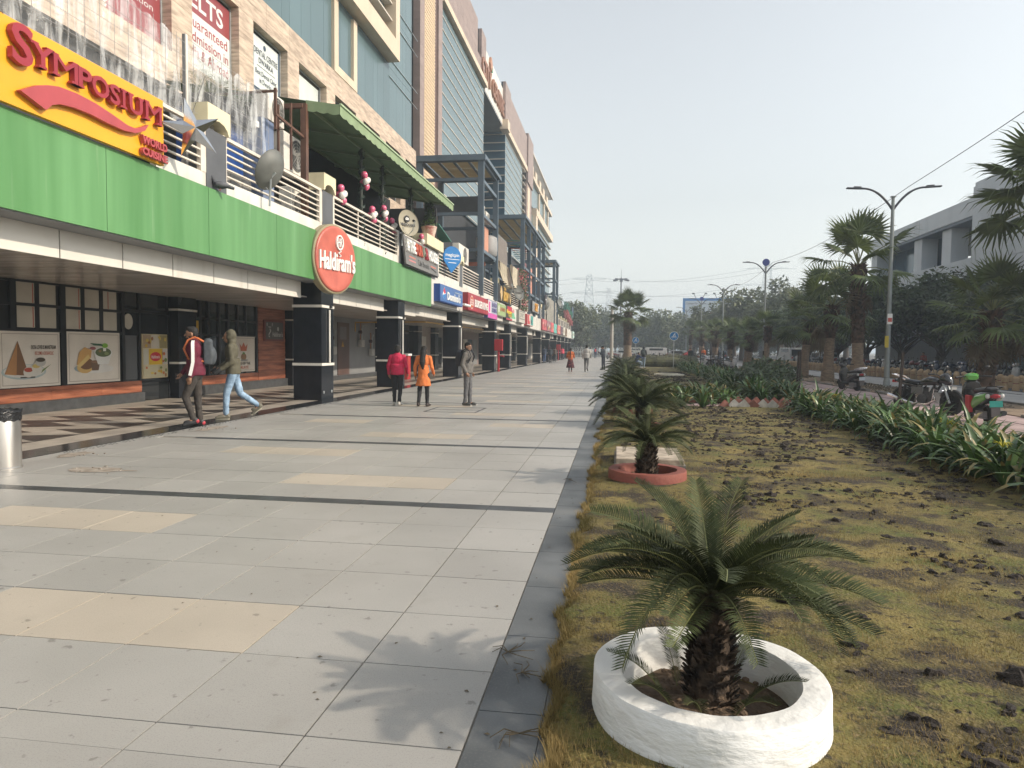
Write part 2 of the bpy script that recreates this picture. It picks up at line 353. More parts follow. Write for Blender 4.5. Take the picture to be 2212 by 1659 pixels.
# broken tile with rubble, tactile dots, floor hatch
def blob_sheet(cx, cy, rx, ry, z, n=22, seed=0, jit=.25):
    random.seed(seed); pts = []
    for i in range(n):
        t = 2*pi*i/n; k = 1+random.uniform(-jit, jit); pts.append((cx+rx*cos(t)*k, cy+ry*sin(t)*k, z))
    return pts
def sheet(mb, pts, mi=0): mb.add(pts, [tuple(range(len(pts)))], mi)
pt = MB(); sheet(pt, blob_sheet(-6.3, 7.85, .42, .16, .004, seed=2)); sheet(pt, blob_sheet(-7.5, 8.9, .15, .3, .0045, seed=3)); sheet(pt, blob_sheet(-7.45, 12.2, .14, .45, .005, seed=5))
random.seed(11)
for i in range(34):
    x, y = random.choice([(-6.3, 7.85), (-7.4, 8.9), (-7.25, 12.2)]); s = random.uniform(.004, .011)
    pt.cbox((x+random.uniform(-.35, .35), y+random.uniform(-.25, .25), s/2+.004), (s*random.uniform(1, 4), s*2, s))
tag(pt.build('rubble', M('broken_tile', (.27,.225,.18), .95, .2, 9, c2=(.31,.27,.23)), plaza), kind='stuff')
dots = MB()
for i in range(150):
    for j in range(3):
        if random.random() < .55: dots.cbox((-7.7-.05*j, 9+i*.1, .003), (.02, .02, .006))
tag(dots.build('tactile_studs', mt['strip'], plaza), kind='stuff')
lt = MB(); random.seed(19)
for i in range(170):
    y = 1.8+random.random()**1.6*30; x = random.choice([-.35-abs(random.gauss(0, .22)), random.uniform(-7.6, -.6)]); s = random.uniform(.006, .02); a0 = random.uniform(0, 6.28)
    lt.add([(x, y, .003), (x+s*cos(a0), y+s*sin(a0), .006), (x+s*1.6*cos(a0+.5), y+s*1.6*sin(a0+.5), .003), (x+s*.8*cos(a0+1.2), y+s*.8*sin(a0+1.2), .005)], [(0, 1, 2, 3)])
for (x, y) in ((-.52, 3.5), (-.42, 3.28), (-.36, 2.75), (-.3, 10.2), (-.5, 8.3)):
    for k in range(7):
        a0 = random.uniform(0, 6.28); L_ = random.uniform(.05, .16); lt.tube([(x, y, .006), (x+L_*.5*cos(a0), y+L_*.5*sin(a0), .02), (x+L_*cos(a0+.4), y+L_*sin(a0+.4), .006)], [.003, .0025, .0015], 4)
tag(lt.build('leaf_litter', mt['palm_d']), 'dry twigs and leaf scraps scattered along the dark paving border', 'litter', kind='stuff')
h = MB(); a, b, c, d = -4.6, -3.3, 16.6, 18.05
for (x0, x1, y0, y1) in ((a, b, c, c+.05), (a, b, d-.05, d), (a, a+.05, c, d), (b-.05, b, c, d), (a, b, 17.3, 17.32)): h.box(x0, x1, y0, y1, 0, .004)
hatch = tag(h.build('floor_hatch', mt['strip']), 'square metal hatch frame set in the tiles behind the orange coat', 'hatch')

# ================================================================== ARCADE
arc = thing('arcade', 'shopping arcade podium with black granite pillars, green and white fascia', 'arcade', (0, 0, 0))
FZ0, FZ1, FXX = 3.38, 4.74, -8.2
PILL = [19.3, 26.5, 37.1, 48.4, 55.4, 66.0, 78.2, 88.2, 99.5, 106.5, 114.5, 122.5, 130.5]
# floor
flo = MB().box(-12.95, -8.42, 2, 139, -.055, -.012).build('arcade_floor', mt['joint'], arc)
CX_, CY_ = .983, 1.03
tri = {}
def tripts(s, x, y, g2=0.0):
    return [(x+g2, y+CY_/2), (x+CX_-g2, y+g2), (x+CX_-g2, y+CY_-g2)] if s == 0 else [(x+g2, y+CY_/2+g2), (x+CX_-g2, y+CY_), (x+g2, y+CY_*1.5-g2)]
for s in (0, 1):
    for cname in ('arc_b', 'arc_w'):
        mb = MB(); mb.prism(tripts(s, 0, 0, .004), -.02, 0); tri[s, cname] = mb.mesh('tile', mt[cname])
restA, restB = MB(), MB()
for i in range(128):
    for k in range(3):
        x = -12.05+k*CX_; y = 4.8+i*CY_
        for s in (0, 1):
            cname = 'arc_b' if s == k % 2 else 'arc_w'
            if i < 45: link('tile', tri[s, cname], flo, (x, y, 0))
            else: (restB if cname == 'arc_b' else restA).prism(tripts(s, x, y), -.02, 0)
for mb, m in ((restA, 'arc_w'), (restB, 'arc_b')): tag(mb.build('tile_field', mt[m], flo), kind='stuff')
for i in range(67):
    y = 3+i*2.02
    link('margin_slab', (MB().box(-9.09, -8.43, 0, 2.012, -.02, -.0008).mesh('margin_slab', mt['arc_w']) if i == 0 else bpy.data.meshes['margin_slab']), flo, (0, y, 0))
    link('rear_slab', (MB().box(-12.94, -12.06, 0, 2.012, -.02, -.0008).mesh('rear_slab', mt['arc_w']) if i == 0 else bpy.data.meshes['rear_slab']), flo, (0, y, 0))
    link('edge_slab', (MB().box(-8.42, -7.86, 0, 2.012, -.025, .006).mesh('edge_slab', mt['arc_k']) if i == 0 else bpy.data.meshes['edge_slab']), flo, (0, y, 0))
# pillars
sh_me = MB().box(-.85, 0, 0, .86, 0, 3.5).mesh('pillar', mt['granite'])
bd = MB(); bd.box(-.875, .025, -.025, .885, 1.0, 1.075); bd_me = bd.mesh('band', mt['white'])
pp = MB(); pp.tube([(.035, .5, 1.08), (.035, .5, 2.62)], .03, 8, 0); pp_me = pp.mesh('drain_pipe', mt['white'], 60)
for i, y in enumerate(PILL):
    p = link('pillar', sh_me, arc, (-8.35, y, 0))
    link('band', bd_me, p, (0, 0, 0)); link('band', bd_me, p, (0, 0, 1.67))
    if i in (0, 1, 2, 4, 5): link('drain_pipe', pp_me, p); MB().cbox((.05, .56, 2.72), (.07, .1, .09)).build('spot_lamp', mt['blackm'], p)
    if i == 0:
        for dy in (.15, .72): MB().lathe([(.045, 0), (.045, .012), (.03, .014)], (0.0, dy, .23), 14, axis='X').build('socket_cover', mt['metal'], p)
# inner half pillars on shop front line
ip = MB().box(-.06, .3, 0, .9, 0, 3.0).mesh('inner_pillar', mt['granite'])
ib = MB().box(-.05, .33, -.02, .92, 1.0, 1.06).mesh('band', mt['white'])
for y in (19.0, 26.35, 37.0, 44.2, 48.6, 55.6, 66.2, 78.4, 88.4):
    p = link('inner_pillar', ip, arc, (-12.9, y, 0)); link('band', ib, p); link('band', ib, p, (0, 0, 1.55))
# fascia
gap = MB().box(-12.9, FXX-.05, 2, 138.5, 3.45, 4.68).build('roof_slab', mt['gwall'], arc)
for i in range(9):
    y0 = 4.7+i*2.91; MB().box(FXX-.045, FXX, y0+.006, min(y0+2.904, 30.86), FZ0, FZ1).build('green_panel', mt['green'], arc)
wf = MB().box(FXX-.045, FXX, .005, 1.195, 3.5, 4.78).mesh('white_panel', mt['wfas'])
for i in range(89): link('white_panel', wf, arc, (0, 30.9+i*1.2, 0))
und = MB().box(-8.79, FXX-.046, 2, 30.86, 3.36, 3.40); und.box(-8.79, FXX-.046, 30.87, 137.7, 3.46, 3.5)
und.build('fascia_underside', mt['gwall'], arc)
ws = MB().box(-.03, 0, .014, 1.436, 2.91, 3.358).mesh('valance_panel', mt['wfas'])
y = 3.0
for a, b in zip([7.8]+PILL[:-1], PILL):
    y = a+.9
    while y+1.0 < b:
        if not (y > 60 and random.random() < .45): link('valance_panel', ws, arc, (-8.75, y, 0 if y < 30 else .06), scl=(1, (min(1.45, b-y-.02))/1.45, 1))
        y += 1.45
# soffit slats
sl_me = MB().box(-12.88, -8.79, .004, .112, 2.95, 2.98).mesh('slat', mt['soff'])
for i in range(190): link('slat', sl_me, arc, (0, 4.0+i*.118, random.uniform(0, .004)))
rest = MB()
for i in range(190, 1100): rest.box(-12.88, -8.79, 4.0+i*.118, 4.0+i*.118+.108, 2.95+.02*(i % 7 == 0), 2.985)
tag(rest.build('slat_field', mt['soff'], arc), kind='stuff')
# rear wall (shop fronts)
SX = -12.9
rw = MB().box(-13.2, SX-.12, 2, 138, 0, 3.45).build('rear_wall', mt['dark'], arc)
def sbox(name, y0, y1, z0, z1, d0, d1, m, par=arc, bev=0): return MB().box(SX+d0, SX+d1, y0, y1, z0, z1).build(name, mt[m] if isinstance(m, str) else m, par, bev=bev)
sbox('plinth', 2, 17.75, 0, .26, -.1, .12, 'grey_gr'); sbox('plinth', 19.95, 26.4, 0, .3, -.1, .10, 'grey_gr')
for j in range(3):
    for k in range(8): sbox('plank', 5.0+k*1.6, min(5.0+k*1.6+1.594, 17.74), .265+j*.102, .265+j*.102+.099, -.1, .03+.004*(j % 2), 'wood')
    for k in range(3): sbox('plank', 19.96+k*1.4, 19.96+k*1.4+1.394, .305+j*.095, .305+j*.095+.092, -.1, .03, 'wood')
for j in range(25):
    sbox('plank', 24.18, 26.28, .60+j*.095, .60+j*.095+.092, -.1, .02+random.uniform(0, .012), 'wood')
for j in range(4): sbox('plank', 24.18, 26.28, .305+j*.074, .305+j*.074+.071, -.1, .03, 'wood')
fr = sbox('window_frame', 4, 17.0, .57, 2.95, -.1, -.03, 'blackf')
for y in (6.2, 7.6, 9.0, 10.4, 11.8, 13.0, 13.52, 14.92, 17.0): sbox('mullion', y, y+.16 if y != 17.0 else 17.08, .57, 2.95, -.03, .03, 'blackf', fr)
for z in (1.845, 2.41, 2.93): sbox('transom', 4, 17.0, z-.03, z+.03, -.03, .024, 'blackf', fr)
for (y0, y1) in ((4.9, 6.1), (6.4, 7.5), (7.8, 8.9), (9.2, 10.3), (10.6, 11.7), (12.0, 12.9), (13.71, 14.19), (14.32, 14.80), (15.08, 15.57), (15.70, 16.19), (16.34, 16.82)):
    for (z0, z1) in ((1.91, 2.38), (2.45, 2.90)): sbox('pane', y0, y1, z0, z1, -.02, .01, 'pane_w' if y0 > 13.2 else 'glass_d', fr)
for y in (14.255, 15.635, 16.265): sbox('mullion', y-.06, y+.06, 1.87, 2.9, -.03, .02, 'blackf', fr)
for y, z0, z1 in ((14.13, 1.92, 2.37), (14.13, 2.46, 2.89), (15.5, 1.92, 2.37), (15.5, 2.46, 2.89), (16.5, 2.46, 2.89)): sbox('pane_stripe', y, y+.025, z0, z1, .011, .013, paint((.42,.09,.06)), fr)
dr = sbox('glass_door', 17.05, 19.0, .02, 2.95, -.1, -.02, 'glass_d')
for y in (17.05, 17.68, 18.95): sbox('door_frame', y, y+.07, .02, 2.95, -.02, .02, 'blackf', dr)
sbox('door_frame', 17.05, 19.0, 2.42, 2.5, -.02, .018, 'blackf', dr); sbox('door_frame', 17.05, 19.0, .5, .58, -.02, .018, 'blackf', dr)
ov = MB(); ov.M = FX(SX, 17.28, 2.17); ov.prism([(.17*cos(t*pi/12), .21*sin(t*pi/12)) for t in range(24)], -.015, .004); ov.build('oval_sticker', mt['pane_w'], dr)
sbox('grey_film', 17.12, 17.62, .62, 1.80, -.02, -.012, paint((.09,.095,.1)), dr)
fr2 = sbox('window_frame', 19.95, 24.15, .57, 2.97, -.1, -.03, 'glass_d')
for y in (19.95, 20.55, 21.0, 21.6, 22.15, 22.75, 23.3, 24.05): sbox('mullion', y, y+.1, .6, 2.97, -.03, .02, 'blackf', fr2)
for z in (1.88, 2.4): sbox('transom', 19.95, 24.15, z-.03, z+.03, -.03, .016, 'blackf', fr2)
sbox('yellow_notice', 20.15, 20.52, 1.95, 2.32, -.03, -.01, paint((.55,.33,.03)), fr2)
# plain walls with shop doors further on
sbox('grey_wall', 27.3, 36.9, 0, 2.95, -.1, .0, 'gwall'); sbox('plinth', 27.3, 36.9, 0, .22, 0, .14, 'grey_gr')
d1 = sbox('brown_door', 31.6, 33.0, .2, 2.7, .0, .05, 'dbrown'); sbox('louvre', 31.8, 32.6, 1.9, 2.5, .05, .065, paint((.16,.15,.14)), d1)
tri_ = MB(); tri_.M = FX(SX+.055, 32.15, 1.55); tri_.prism([(-.16, 0), (.16, 0), (0, .27)], 0, .005); tri_.build('warning_sticker', paint((.5,.3,.05)), d1)
for (y0, y1, m) in ((37.95, 44.2, 'glass_d'), (45.2, 48.4, paint((.36,.30,.26))), (49.6, 55.4, 'gwall'), (56.5, 66, paint((.25,.2,.19))), (67.2, 78.2, paint((.34,.3,.27))), (79.5, 88, 'glass_d'), (89.5, 99, paint((.3,.29,.28))), (101, 137, 'glass_d')):
    w_ = sbox('shop_wall', y0, y1, 0, 2.95, -.1, .01, m)
    for k in range(int((y1-y0)//2.2)):
        sbox('door_leaf', y0+.3+k*2.2, y0+1.9+k*2.2, .05, 2.3, .01, .045, random.choice(['glass_d', 'white', 'blackf', 'gwall']), w_)
# yellow gas pipe under the ceiling and gas meters
gp = MB(); gp.tube([(-12.7, 33.4, 2.75), (-9.2, 33.5, 2.8), (-9.1, 60, 2.85)], .04, 8); gp.tube([(-12.7, 33.4, 2.75), (-12.7, 33.4, 2.3)], .035, 8)
tag(gp.build('gas_pipe', paint((.45,.26,.06)), None, 60), 'ochre gas pipe running under the arcade ceiling past the second pillar', 'pipe')
def meter(y, z, label):
    t = thing('gas_meter', label, 'gas meter', (-12.86, y, z), group='gas meters on the grey arcade wall')
    MB().box(0, .22, -.2, .2, 0, .36).build('meter_body', paint((.45,.44,.42)), t, bev=.04)
    MB().tube([(.1, -.12, .36), (.1, -.12, 1.2)], .035, 8).build('inlet_pipe', paint((.32,.16,.09)), t, 60)
    MB().tube([(.1, .12, .36), (.1, .12, .9), (.1, .3, 1.1)], .035, 8).build('outlet_pipe', mt['metal'], t, 60)
    MB().lathe([(.02, -.09), (.09, -.07), (.09, .07), (.02, .09)], (.1, -.12, .75), 12, axis='X').build('regulator', paint((.09,.05,.04)), t, 50)
meter(34.4, 1.55, 'grey gas meter with copper pipes on grey wall beside the brown door'); meter(35.9, 1.1, 'lower grey gas meter near the second black pillar'); meter(30.8, 1.2, 'grey gas meter half hidden right behind the first black pillar')
# ================================================================== POSTERS AND SHOP SIGNS UNDER THE ARCADE
def ell(cx, cy, rx, ry, n=20, a0=0, a1=2*pi): return [(cx+rx*cos(a0+(a1-a0)*i/n), cy+ry*sin(a0+(a1-a0)*i/n)) for i in range(n if abs(a1-a0) > 6.28 else n+1)]
def art(parent, frame, items, name='print'):
    mats = []; mb = MB(); mb.M = frame; d = .0
    for it in items:
        c = it[1]; m = paint(c, .6)
        if m not in mats: mats.append(m)
        d += .0016
        if it[0] == 'p': mb.prism(it[2], d, d+.0012, mats.index(m))
        else: put_text(mb, it[2], it[3], d, d+.0012, mats.index(m), it[4] if len(it) > 4 else .01)
    return mb.build(name, mats, parent)
def R(u0, v0, u1, v1): return [(u0, v0), (u1, v0), (u1, v1), (u0, v1)]
def poster(y0, y1, z0, z1, label, items, m='poster'):
    t = thing('wall_poster', label, 'poster', (SX, (y0+y1)/2, z0))
    f = MB().box(-.02, .035, -(y1-y0)/2, (y1-y0)/2, 0, z1-z0).build('poster_board', mt[m] if isinstance(m, str) else m, t)
    w, h = y1-y0, z1-z0; e = .05
    its = [('p', (.30,.25,.21), R(e, e, w-e, e+.012)), ('p', (.30,.25,.21), R(e, h-e-.012, w-e, h-e)), ('p', (.30,.25,.21), R(e, e, e+.012, h-e)), ('p', (.30,.25,.21), R(w-e-.012, e, w-e, h-e))] if m == 'poster' else []
    art(t, FX(.036, -w/2, 0), its+items); return t
K = (.03,.025,.02)
poster(13.22, 14.86, .59, 1.82, 'white poster of a cone shaped dosa with chutney bowls, leftmost on the shop window', [
 ('p', (.35,.42,.42), ell(.62, .34, .60, .17)), ('p', (.55,.53,.48), ell(.62, .355, .55, .145)), ('p', (.17,.085,.04), [(.1, .3), (.62, .26), (.7, .36), (.45, 1.02)]), ('p', (.36,.18,.07), [(.1, .3), (.4, .27), (.44, .98)]),
 ('p', (.05,.045,.04), R(.5, .2, .9, .23)), ('p', (.55,.52,.46), ell(.72, .33, .14, .12)), ('p', (.35,.06,.03), ell(.72, .38, .12, .05)), ('p', (.55,.52,.46), ell(.93, .42, .13, .11)), ('p', (.5,.38,.12), ell(.93, .46, .11, .045)), ('p', (.4,.39,.36), ell(1.05, .55, .15, .1)), ('p', (.06,.045,.03), ell(1.05, .6, .13, .05)), ('p', (.15,.2,.05), [(1.05, .3), (1.35, .5), (1.1, .38)]),
 ('t', K, 'DOSA LOVER IS MAINSTREAM.', (.8, .84, 1.5, .93)), ('t', (.45,.12,.07), 'BECOME A DOSAHOLIC', (.9, .71, 1.42, .79))])
poster(15.08, 16.88, .6, 1.85, 'white poster showing a filled bun and a bowl of peas, beside the cone poster', [
 ('p', (.28,.34,.36), ell(.75, .36, .55, .12)), ('p', (.62,.6,.56), ell(.95, .34, .6, .11)), ('p', (.55,.36,.13), ell(.55, .38, .26, .14)), ('p', (.16,.08,.04), ell(.6, .47, .24, .14)), ('p', (.52,.30,.10), [(.28, .45), (.36, .75), (.55, .88), (.78, .8), (.75, .62), (.45, .42)]), ('p', (.60,.44,.17), [(.3, .43), (.66, .7), (.72, .62), (.38, .38)]),
 ('p', (.14,.085,.055), [(.78, .3), (1.0, .3), (1.06, .52), (.74, .52)]), ('p', (.22,.13,.08), ell(.9, .52, .16, .035)), ('p', (.66,.65,.62), [(.86, .72), (.98, .45), (1.35, .45), (1.48, .72)]), ('p', (.66,.65,.62), ell(1.17, .74, .32, .14)), ('p', (.09,.12,.05), ell(1.17, .75, .28, .115)), ('p', (.25,.15,.06), ell(1.05, .78, .05, .03)), ('p', (.2,.24,.1), ell(1.28, .72, .08, .04)), ('p', (.7,.7,.66), R(1.16, .78, 1.26, .88)), ('p', (.2,.4,.05), ell(1.22, .92, .11, .06)), ('p', (.03,.10,.05), [(.7, .98), (1.1, .96), (1.16, .91), (.85, .92)]), ('p', (.3,.1,.1), ell(.8, .85, .1, .04))])
poster(22.3, 23.9, .65, 1.87, 'white poster with a red crown drawing, behind the man in the hood', [
 ('p', (.45,.13,.07), [(.62, .72), (1.0, .72), (1.08, .98), (.94, .86), (.81, 1.02), (.68, .86), (.54, .98)]), ('p', (.25,.14,.07), ell(.81, .52, .18, .12)), ('p', (.1,.2,.04), ell(.81, .64, .08, .04)), ('p', (.2,.2,.2), ell(.81, .4, .3, .025)),
 ('t', K, 'KING OF THE', (.35, .24, 1.25, .34)), ('t', (.45,.13,.07), 'PALATE', (.5, .1, 1.12, .2))])
yl = (.62,.40,.03)
mi_ = [('p', (.4,.3,.2), R(.02, .84, .36, 1.21)), ('p', (.55,.5,.42), R(.38, .84, .72, 1.21)), ('p', (.3,.25,.12), R(.74, .84, 1.08, 1.21)), ('p', yl, R(.26, .38, .84, .82)), ('p', (.48,.02,.03), ell(.55, .6, .24, .13)), ('t', (.7,.7,.66), "Haldiram's", (.37, .55, .73, .64)), ('p', (.5,.48,.4), R(.02, .38, .24, .82)), ('p', (.55,.5,.45), R(.86, .38, 1.08, .82)), ('p', (.5,.45,.3), R(.02, .02, 1.08, .36))]
random.seed(5)
for i in range(26):
    x, y = random.uniform(.08, 1.0), random.choice([random.uniform(.07, .3), random.uniform(.9, 1.15), random.uniform(.45, .75)])
    if .26 < x < .84 and .38 < y < .82: continue
    mi_.append(('p', random.choice([(.55,.35,.04), (.3,.12,.03), (.6,.45,.1), (.15,.2,.05), (.5,.15,.05)]), ell(x, y, random.uniform(.03, .07), random.uniform(.03, .06), 9)))
poster(17.78, 18.88, .62, 1.85, 'colourful menu poster with red oval logo on the glass door', mi_, paint((.6,.5,.3)))
t = thing('wooden_sign', 'dark framed wooden shop sign on the red plank wall', 'sign', (SX+.03, 25.27, 1.74))
MB().box(0, .07, -.76, .76, 0, .78).build('sign_frame', paint((.16,.035,.025)), t, bev=.015)
MB().box(.071, .078, -.68, .68, .07, .71).build('sign_board', paint((.075,.07,.065)), t)
art(t, FX(.079, -.68, .07), [('t', (.5,.49,.45), '"     "', (.06, .48, .52, .6)), ('p', (.5,.49,.45), R(.18, .44, .4, .465)), ('p', (.5,.49,.45), [(.28, .45), (.31, .45), (.31, .37), (.38, .34), (.37, .27), (.29, .22), (.22, .13), (.29, .1), (.29, .06), (.2, .1), (.2, .2), (.32, .3), (.28, .34)]), ('t', (.5,.49,.45), "Haldiram's", (.5, .1, 1.32, .28)), ('p', (.5,.49,.45), ell(.93, .39, .07, .08))])

# ================================================================== FASCIA SIGNS
# yellow restaurant sign
sg = thing('restaurant_sign', 'bright yellow sign board with raised red letters above the green fascia', 'sign', (-8.1, 9, 4.76))
MB().box(-.08, 0, -3.6, 2.86, 0, 1.15).build('sign_board', mt['yellow'], sg)
F_ = FX(0, -9+9, 0)  # local: u = world Y - 9, v = z - 4.76
def L(u): return u-9.0
word = [('S', 8.54, 8.89, 5.31, 5.86), ('Y', 8.87, 9.25, 5.40, 5.72), ('M', 9.25, 9.71, 5.40, 5.71), ('P', 9.72, 10.0, 5.40, 5.70), ('O', 10.0, 10.37, 5.39, 5.71), ('S', 10.39, 10.62, 5.39, 5.70), ('I', 10.68, 10.74, 5.40, 5.70), ('U', 10.84, 11.17, 5.39, 5.70), ('M', 11.25, 11.68, 5.40, 5.72)]
for ch, y0, y1, z0, z1 in word:
    mb = MB(); mb.M = F_; a, b, lo, hi = L(y0), L(y1), z0-4.76, z1-4.76
    put_text(mb, ch, (a, lo, b, hi), .02, .10, 0, 0.0 if ch == 'M' else .022)
    sh = (hi-lo)*.11
    def ser(c, v, w): mb.prism([(c-w/2, v), (c+w/2, v), (c+w/2*.8, v+sh*(1 if v < (lo+hi)/2 else -1)), (c-w/2*.8, v+sh*(1 if v < (lo+hi)/2 else -1))], .021, .0975)
    w = .15
    if ch == 'Y': ser((a+b)/2, lo, w); ser(a+.05, hi, w); ser(b-.05, hi, w)
    if ch == 'M': ser(a+.05, lo, w); ser(b-.05, lo, w); ser(a+.04, hi, .13); ser(b-.04, hi, .13)
    if ch == 'P': ser(a+.05, lo, w); ser(a+.02, hi, .12)
    if ch == 'I': ser((a+b)/2, lo, .16); ser((a+b)/2, hi, .16)
    if ch == 'U': ser(a+.04, hi, .15); ser(b-.04, hi, .15)
    if ch == 'S': ser(b-.03, hi-.05, .06); ser(a+.03, lo+.05, .06)
    mb.build('letter', mt['maroon'], sg)
sw = [(8.66,4.96),(8.95,5.13),(9.14,5.20),(9.33,5.25),(9.68,5.275),(10.06,5.26),(10.43,5.21),(10.78,5.15),(10.95,5.155),(11.07,5.19),(11.32,5.32),(11.22,5.19),(10.98,5.08),(10.7,5.04),(10.3,5.04),(9.96,5.06),(9.63,5.05),(9.36,5.01),(9.21,4.95),(9.09,4.84)]
mb = MB(); mb.M = F_; mb.prism([(L(a), b-4.76) for a, b in sw][::-1], .02, .10); mb.build('swoosh', mt['pinkred'], sg)
letters('WORLD', (L(11.17), .22, L(11.84), .36), .02, .09, F_, mt['pinkred'], sg, 'lettering', .04)
letters('CUISINE', (L(11.17), .03, L(11.85), .16), .02, .09, F_, mt['pinkred'], sg, 'lettering', .04)
MB().beam((0, -.5, 1.15), (-1.0, -.4, 1.25), .03, .03).build('bracket', mt['brownp'], sg)
# round red sign
rs = thing('round_sign', "big round red sign with white lettering hung over the first pillar", 'sign', (-8.12, 19.3, 4.02), RAD(-14))
MB().lathe([(.0, 0), (.98, 0), (.98, .2), (.96, .22), (.90, .225), (.88, .20), (.0, .20)], (0, 0, 0), 56, axis='X').build('sign_drum', paint((.30,.26,.16), .4), rs, 40)
MB().lathe([(.0, .19), (.925, .19), (.925, .235), (.90, .265), (.87, .275), (.80, .262), (.0, .262)], (0, 0, 0), 56, axis='X').build('sign_face', mt['salmon'], rs, 40)
Fr = FX(.262, 0, 0)
def hald():
    mb = MB(); mb.M = Fr; put_text(mb, "Haldiram's", (-.80, -.33, .84, .20), .0, .05, 0, .02); mb.build('lettering', mt['wlet'], rs)
    mb = MB(); mb.M = Fr
    n = 40; ou = ell(.12, .48, .17, .21, n); inn = ell(.12, .48, .135, .175, n)
    for i in range(n):
        j = (i+1) % n; mb.prism([ou[i], ou[j], inn[j], inn[i]], 0, .045)
    put_text(mb, 'HR', (.02, .36, .22, .6), 0, .044, 0, .0)
    for i in range(10):
        t0, t1 = i*.5, (i+1)*.5
        p0 = (.12+.05*sin(t0*2), .27-.02*i); p1 = (.12+.05*sin(t1*2), .27-.02*(i+1))
        mb.prism([(p0[0]-.015, p0[1]), (p1[0]-.015, p1[1]), (p1[0]+.015, p1[1]), (p0[0]+.015, p0[1])], 0, .043)
    mb.build('emblem', mt['wlet'], rs)
hald()
# box signs
def box_sign(name, label, y0, y1, z0, z1, X, dep, face, side, items=(), lets=(), rx=0):
    t = thing(name, label, 'sign', (X, (y0+y1)/2, z0)); w, h = y1-y0, z1-z0
    MB().box(-dep, -.02, -w/2, w/2, 0, h).build('sign_box', side if side else paint((.3,.3,.3)), t)
    MB().box(-.0195, 0, -w/2+.03, w/2-.03, .03, h-.03).build('sign_face', face, t)
    F = FX(.002, -w/2, 0)
    if items: art(t, F, items)
    for s, bx, m, dp in lets: letters(s, bx, 0, dp, F, m, t, 'lettering', .025)
    if rx: t.rotation_euler = (0, rx, 0)
    return t
Wh = mt['wlet']
box_sign('shop_sign', "blue sign box with red and blue diamond mark on white fascia", 31.3, 36.05, 3.66, 4.45, -7.9, .3, paint((.045,.13,.36), .35), paint((.012,.055,.26)),
  [('p', (.8,.8,.78), [(.75, .02+.08), (1.05, .42), (.78, .70), (.45, .32)]), ('p', (.60,.03,.05), [(.76, .38), (1.03, .43), (.79, .68), (.6, .5)]), ('p', (.02,.2,.5), [(.74, .11), (1.02, .4), (.76, .36), (.47, .32)]), ('t', (.6,.65,.6), '( www.dominos.co.in', (2.9, .55, 4.5, .66), .0)], [("Domino's", (1.3, .14, 4.1, .54), Wh, .03)])
box_sign('shop_sign', 'long red sign box with white lettering and oval burger mark', 37.4, 43.5, 3.6, 4.55, -7.9, .32, paint((.36,.025,.04), .4, .18), paint((.22,.012,.025)),
  [('p', (.7,.66,.6), ell(1.0, .47, .45, .36)), ('p', (.45,.09,.03), ell(1.0, .62, .32, .17, 12, 0, pi)), ('t', (.4,.02,.03), 'BURGER', (.62, .48, 1.38, .59), .02), ('t', (.4,.02,.03), 'KING', (.7, .35, 1.3, .46), .02), ('p', (.45,.09,.03), ell(1.0, .31, .32, .16, 12, pi, 2*pi))], [('BURGER KING', (1.7, .25, 5.7, .68), Wh, .04)])
box_sign('shop_sign', 'pale blue sign with pink panels beside the long red sign', 43.6, 47.1, 3.45, 4.62, -7.95, .25, paint((.36,.38,.48)), paint((.07,.09,.22)),
  [('p', (.7,.68,.7), R(.1, .35, 1.2, 1.1)), ('p', (.60,.04,.27), R(.35, .4, .85, 1.05)), ('p', (.55,.10,.36), R(.05, .02, 3.45, .33)), ('t', (.08,.06,.22), 'BASKIN', (1.4, .76, 3.3, 1.05), .02), ('t', (.08,.06,.22), 'ROBBINS', (1.4, .42, 3.3, .7), .02)])
box_sign('shop_sign', 'light green sign panel with orange marks, after the pink sign', 47.3, 50.9, 3.8, 4.65, -7.95, .3, paint((.30,.40,.18)), paint((.4,.42,.36)),
  [('p', (.65,.66,.6), ell(.5, .45, .25, .25)), *[('p', (.5,.2,.1), R(1.0+.2*k, .32+.03*(k%3), 1.1+.2*k, .62-.04*(k%2))) for k in range(11)]])
box_sign('shop_sign', "black sign with yellow letters and red panel on the fascia", 51.0, 54.0, 3.62, 4.7, -7.95, .3, paint((.05,.04,.035)), paint((.02,.02,.02)),
  [('p', (.45,.03,.06), R(.6, .62, 2.9, 1.05)), ('t', (.75,.55,.03), 'Nazeer', (.3, .5, 2.9, .82), .03), ('t', (.75,.55,.03), 'FOODS', (1.2, .3, 2.9, .46), .02), ('p', (.5,.05,.08), R(.1, .05, 2.9, .15)), ('p', (.5,.5,.48), R(1.9, .17, 2.8, .28))])
box_sign('shop_sign', 'white sign panel with green cap cartoon shape', 54.1, 57.4, 3.7, 4.7, -8.1, .1, mt['wfas'], None, [('p', (.15,.45,.27), [(.5, .2), (2.4, .2), (2.9, .3), (2.2, .42), (1.9, .68), (.9, .62)]), ('p', (.55,.22,.22), ell(1.6, .8, .5, .15)), ('p', (.5,.15,.18), ell(1.1, .72, .3, .1))])
box_sign('shop_sign', 'white sign box with lettering in a dark grey frame', 57.6, 61.4, 3.7, 4.75, -7.9, .35, paint((.5,.48,.43)), paint((.3,.3,.28)), [('p', (.16,.16,.16), R(.3, .3, 3.5, .98)), ('p', (.55,.52,.45), R(.45, .38, 3.35, .9)), ('t', (.1,.1,.1), 'DNKY', (.7, .45, 3.1, .83), .02)])
